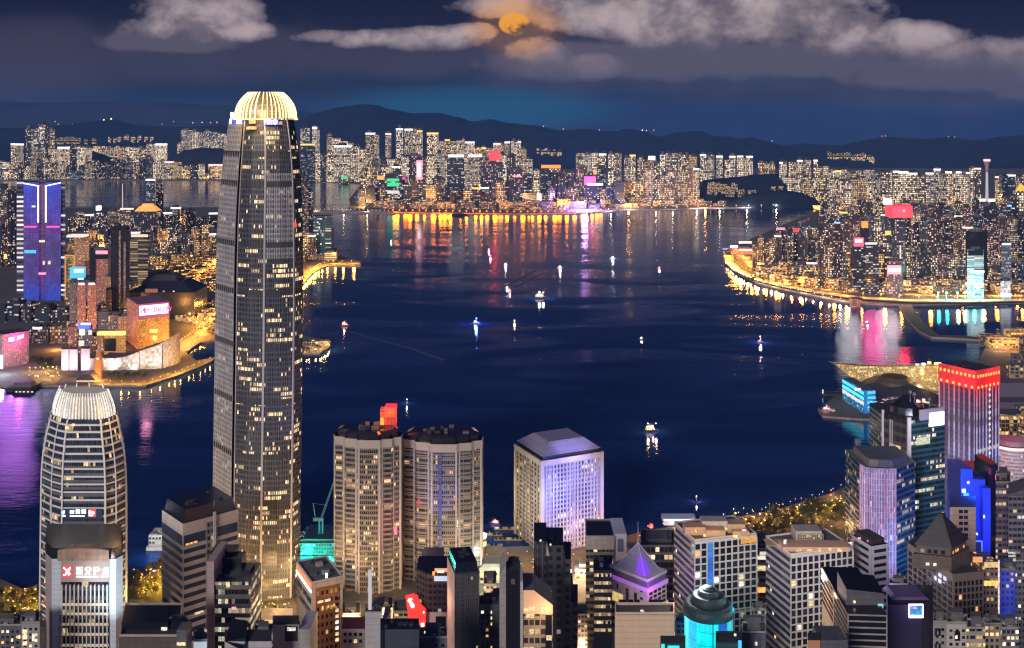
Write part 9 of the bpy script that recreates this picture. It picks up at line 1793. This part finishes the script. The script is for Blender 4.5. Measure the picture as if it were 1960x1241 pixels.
def tree(px_, py_, s, k, label, group):
 x, y = G(px_, py_, 3.0); t = thing('tree', label, 'tree', (x, y, 3.0), group); t.rotation_euler = (0, 0, k * 1.7); t.scale = (s, s, s * .95)
 for nm, m in zip(('trunk', 'crown'), TM[k % 4]): o = bpy.data.objects.new(nm, m); COL.objects.link(o); o.parent = t
def grove(region, n, smin, smax, seed, label, group):
 rnd = random.Random(seed)
 for i in range(n): a, b = region(rnd.random(), rnd); tree(a, b, rnd.uniform(smin, smax), rnd.randint(0, 99), label, group)
grove(lambda t, r: (1470 + 180 * t, 1006 - 36 * t + r.uniform(-16, 26)), 70, 1.0, 1.7, 1, 'dark leafy tree in the right shore park', 'trees in the right shore park')
grove(lambda t, r: (1410 + 70 * t, 1012 + r.uniform(-10, 22)), 22, .9, 1.3, 2, 'dark tree behind the left white grid tower', 'trees behind the left grid tower')
grove(lambda t, r: (242 + 66 * t, 1118 + r.uniform(-14, 36) - 18 * t), 30, .8, 1.3, 3, 'gold-lit tree between barrel and striped towers', 'trees between barrel and striped towers')
grove(lambda t, r: (-4 + 84 * t, 1150 + r.uniform(-12, 40)), 32, .8, 1.3, 4, 'gold-lit tree in the bottom left park', 'trees in the bottom left park')
grove(lambda t, r: (486 + 72 * t, 1172 + r.uniform(-6, 9)), 14, .5, .8, 5, 'small gold-lit tree on the podium forecourt', 'trees on the podium forecourt')
grove(lambda t, r: (58 + 40 * t, 700 + r.uniform(-6, 8)), 14, 1.2, 1.8, 6, 'dark tree beside the pink-topped hotel', 'trees beside the pink-topped hotel')
grove(lambda t, r: (200 + 80 * t, 722 + r.uniform(-3, 5)), 16, .9, 1.2, 7, 'small dark tree before the white hall', 'trees before the white hall')
grove(lambda t, r: (1430 + 110 * t, 541 + 15 * t - r.uniform(2, 9)), 20, 1.4, 2.0, 8, 'dark tree beside the right shore viaduct', 'trees beside the right shore viaduct')
def scatter(label, group, region, n, kind, h, r, m, power, col, every, seed, zb=3.0):
 rnd = random.Random(seed); pm, hm = lampmesh(kind, h, r, m)
 for i in range(n):
  a, b = region(rnd.random(), rnd); x, y = G(a, b, zb); t = thing('park_lamp', label, 'park lamp', (x, y, zb), group); put(pm, 'pole', t, (x, y, zb)); put(hm, 'lamp_head', t, (x, y, zb))
  if i % every == 0: lamp(t, (x, y - .8, zb + h + 1), col, power, .5)
scatter('warm globe lamp among the right shore park trees', 'lamps in the right shore park', lambda t, r: (1400 + 250 * t, 1008 - 52 * t ** 1.3 + r.uniform(-22, 16)), 70, 'park', 6, .44, E_SOD, 6e3, (1, .42, .08), 2, 1)
scatter('gold lamp among the trees between barrel and striped towers', 'lamps between barrel and striped towers', lambda t, r: (240 + 70 * t, 1114 + r.uniform(-10, 40) - 16 * t), 34, 'parkb', 5, .36, E_SOD, 7e3, (1, .42, .05), 2, 2)
scatter('gold lamp among the trees in the bottom left park', 'lamps in the bottom left park', lambda t, r: (-4 + 82 * t, 1146 + r.uniform(-10, 36)), 30, 'parkb', 5, .36, E_SOD, 7e3, (1, .42, .05), 2, 3)
scatter('gold lamp on the podium forecourt under the domed tower', 'lamps on the podium forecourt', lambda t, r: (484 + 78 * t, 1172 + r.uniform(-6, 8)), 16, 'parkb', 5, .36, E_SOD, 4e3, (1, .58, .15), 2, 4)
scatter('gold lamp in the square beside the pink-topped hotel', 'lamps beside the pink-topped hotel', lambda t, r: (56 + 58 * t, 716 + r.uniform(-10, 12)), 22, 'parkc', 5, .8, E_SOD, 2e4, (1, .5, .1), 2, 5)
t = thing('red_beacon_mast', 'red harbour beacon on a short mast beside the near shore road', 'beacon', (X(1246, 1010), 1010, 3)); mb = MB(); mb.tube((X(1246, 1010), 1010, 3), (X(1246, 1010), 1010, 9), .5, n=6); mb.build('mast', M_STEEL, t); mb = MB(); mb.tube((X(1246, 1010), 1010, 9), (X(1246, 1010), 1010, 12), 2.4, 1.6, n=8); mb.build('lamp', E_RED, t); lamp(t, (X(1246, 1010), 1006, 10), (1, .05, .02), 1.5e4, 1)
t = thing('white_ferry_pier', 'white-lit low pier shed on the near shore', 'pier', (X(1300, 1030), 1030, 3)); mb = MB(); mb.box(X(1268, 1040), X(1334, 1030), 1030, 1048, 3, 8); mb.build('shed', mat('blue_white_shed', (.35, .4, .5), .6), t); plate('lit_edge', t, 1270, 1332, 994, 996.5, 1030, glow('edge_bluewhite', (.75, .85, 1), 1.6)); lamp(t, (X(1310, 1020), 1020, 12), (.6, .75, 1), 1.6e4, 1.5)
t = thing('stacked_float', 'pale moored pontoon in the water left of the striped tower', 'pontoon', (X(298, 955), 955, 0)); mb = MB(); mb.box(X(286, 985), X(320, 985), 976, 1002, -.5, 3.4); mb.build('deck', M_LGREY, t); mb = MB(); mb.box(X(288, 985), X(318, 985), 980, 998, 3.4, 13); mb.build('shed', fac('float_lit', cw=3, fh=4, ww=.7, wh=.5, lit=.3, run=.1, st=.7, wall=(.4, .4, .4), a=WHITE, b=CREAM), t)
lamp(t, (X(296, 960), 960, 14), (.9, .95, 1), 2.5e4, 2)
def moon():
 m = bpy.data.materials.new('moon_amber'); m.use_nodes = True; nt = m.node_tree; nt.nodes.clear()
 tc = node(nt, 'ShaderNodeTexCoord'); n = node(nt, 'ShaderNodeTexNoise', i0=tc.outputs['Object'], Scale=.0019, Detail=6.0); sp = node(nt, 'ShaderNodeSeparateXYZ', i0=tc.outputs['Object'])
 lw = node(nt, 'ShaderNodeLayerWeight', Blend=.5); fc = mth(nt, 'SUBTRACT', 1.0, lw.outputs['Facing'])
 k = mth(nt, 'ADD', mth(nt, 'MULTIPLY', mth(nt, 'SUBTRACT', sp.outputs[2], mth(nt, 'MULTIPLY', sp.outputs[0], .6)), 1 / 1300), mth(nt, 'MULTIPLY', mth(nt, 'SUBTRACT', n.outputs[0], .5), 3.0))
 k = mth(nt, 'MULTIPLY', sstep(nt, fc, .03, .75), sstep(nt, k, -.7, .35))
 e = node(nt, 'ShaderNodeEmission', Color=(1.0, .42, .045, 1), Strength=.88); tr = node(nt, 'ShaderNodeBsdfTransparent'); mx = node(nt, 'ShaderNodeMixShader', i0=k); nt.links.new(tr.outputs[0], mx.inputs[1]); nt.links.new(e.outputs[0], mx.inputs[2])
 o = nt.nodes.new('ShaderNodeOutputMaterial'); nt.links.new(mx.outputs[0], o.inputs[0]); return nomis(m)
D = 62000.0; mx_, mz_, r_ = X(985, D), Z(46, D), 880.0
mb = MB(); NR, NS = 12, 28
mb.loft([[(mx_ + r_ * 1.12 * math.sin(math.pi * (j + .02) / (NR + .04)) * math.cos(2 * math.pi * i / NS), D + r_ * math.sin(math.pi * (j + .02) / (NR + .04)) * math.sin(2 * math.pi * i / NS), mz_ - r_ * .8 * math.cos(math.pi * (j + .02) / (NR + .04))) for i in range(NS)] for j in range(NR + 1)], 0, 0)
tag(mb.build('moon', moon(), smooth=True, at=(mx_, D, mz_)), 'amber moon glowing through a gap in the clouds', 'moon')
for m in bpy.data.materials: nomis(m)
hz = bpy.data.materials.new('night_air'); hz.use_nodes = True; hz.node_tree.nodes.clear()
pv = node(hz.node_tree, 'ShaderNodeVolumePrincipled', Color=(.16, .40, 1.0, 1), Density=HAZE, Anisotropy=.0)
node(hz.node_tree, 'ShaderNodeOutputMaterial', Volume=pv.outputs[0])
mb = MB(); mb.box(-22000, 22000, -1500, 19500, -8, 760)
tag(mb.build('haze', hz), 'thin blue night haze over the whole harbour', None, None, 'stuff')
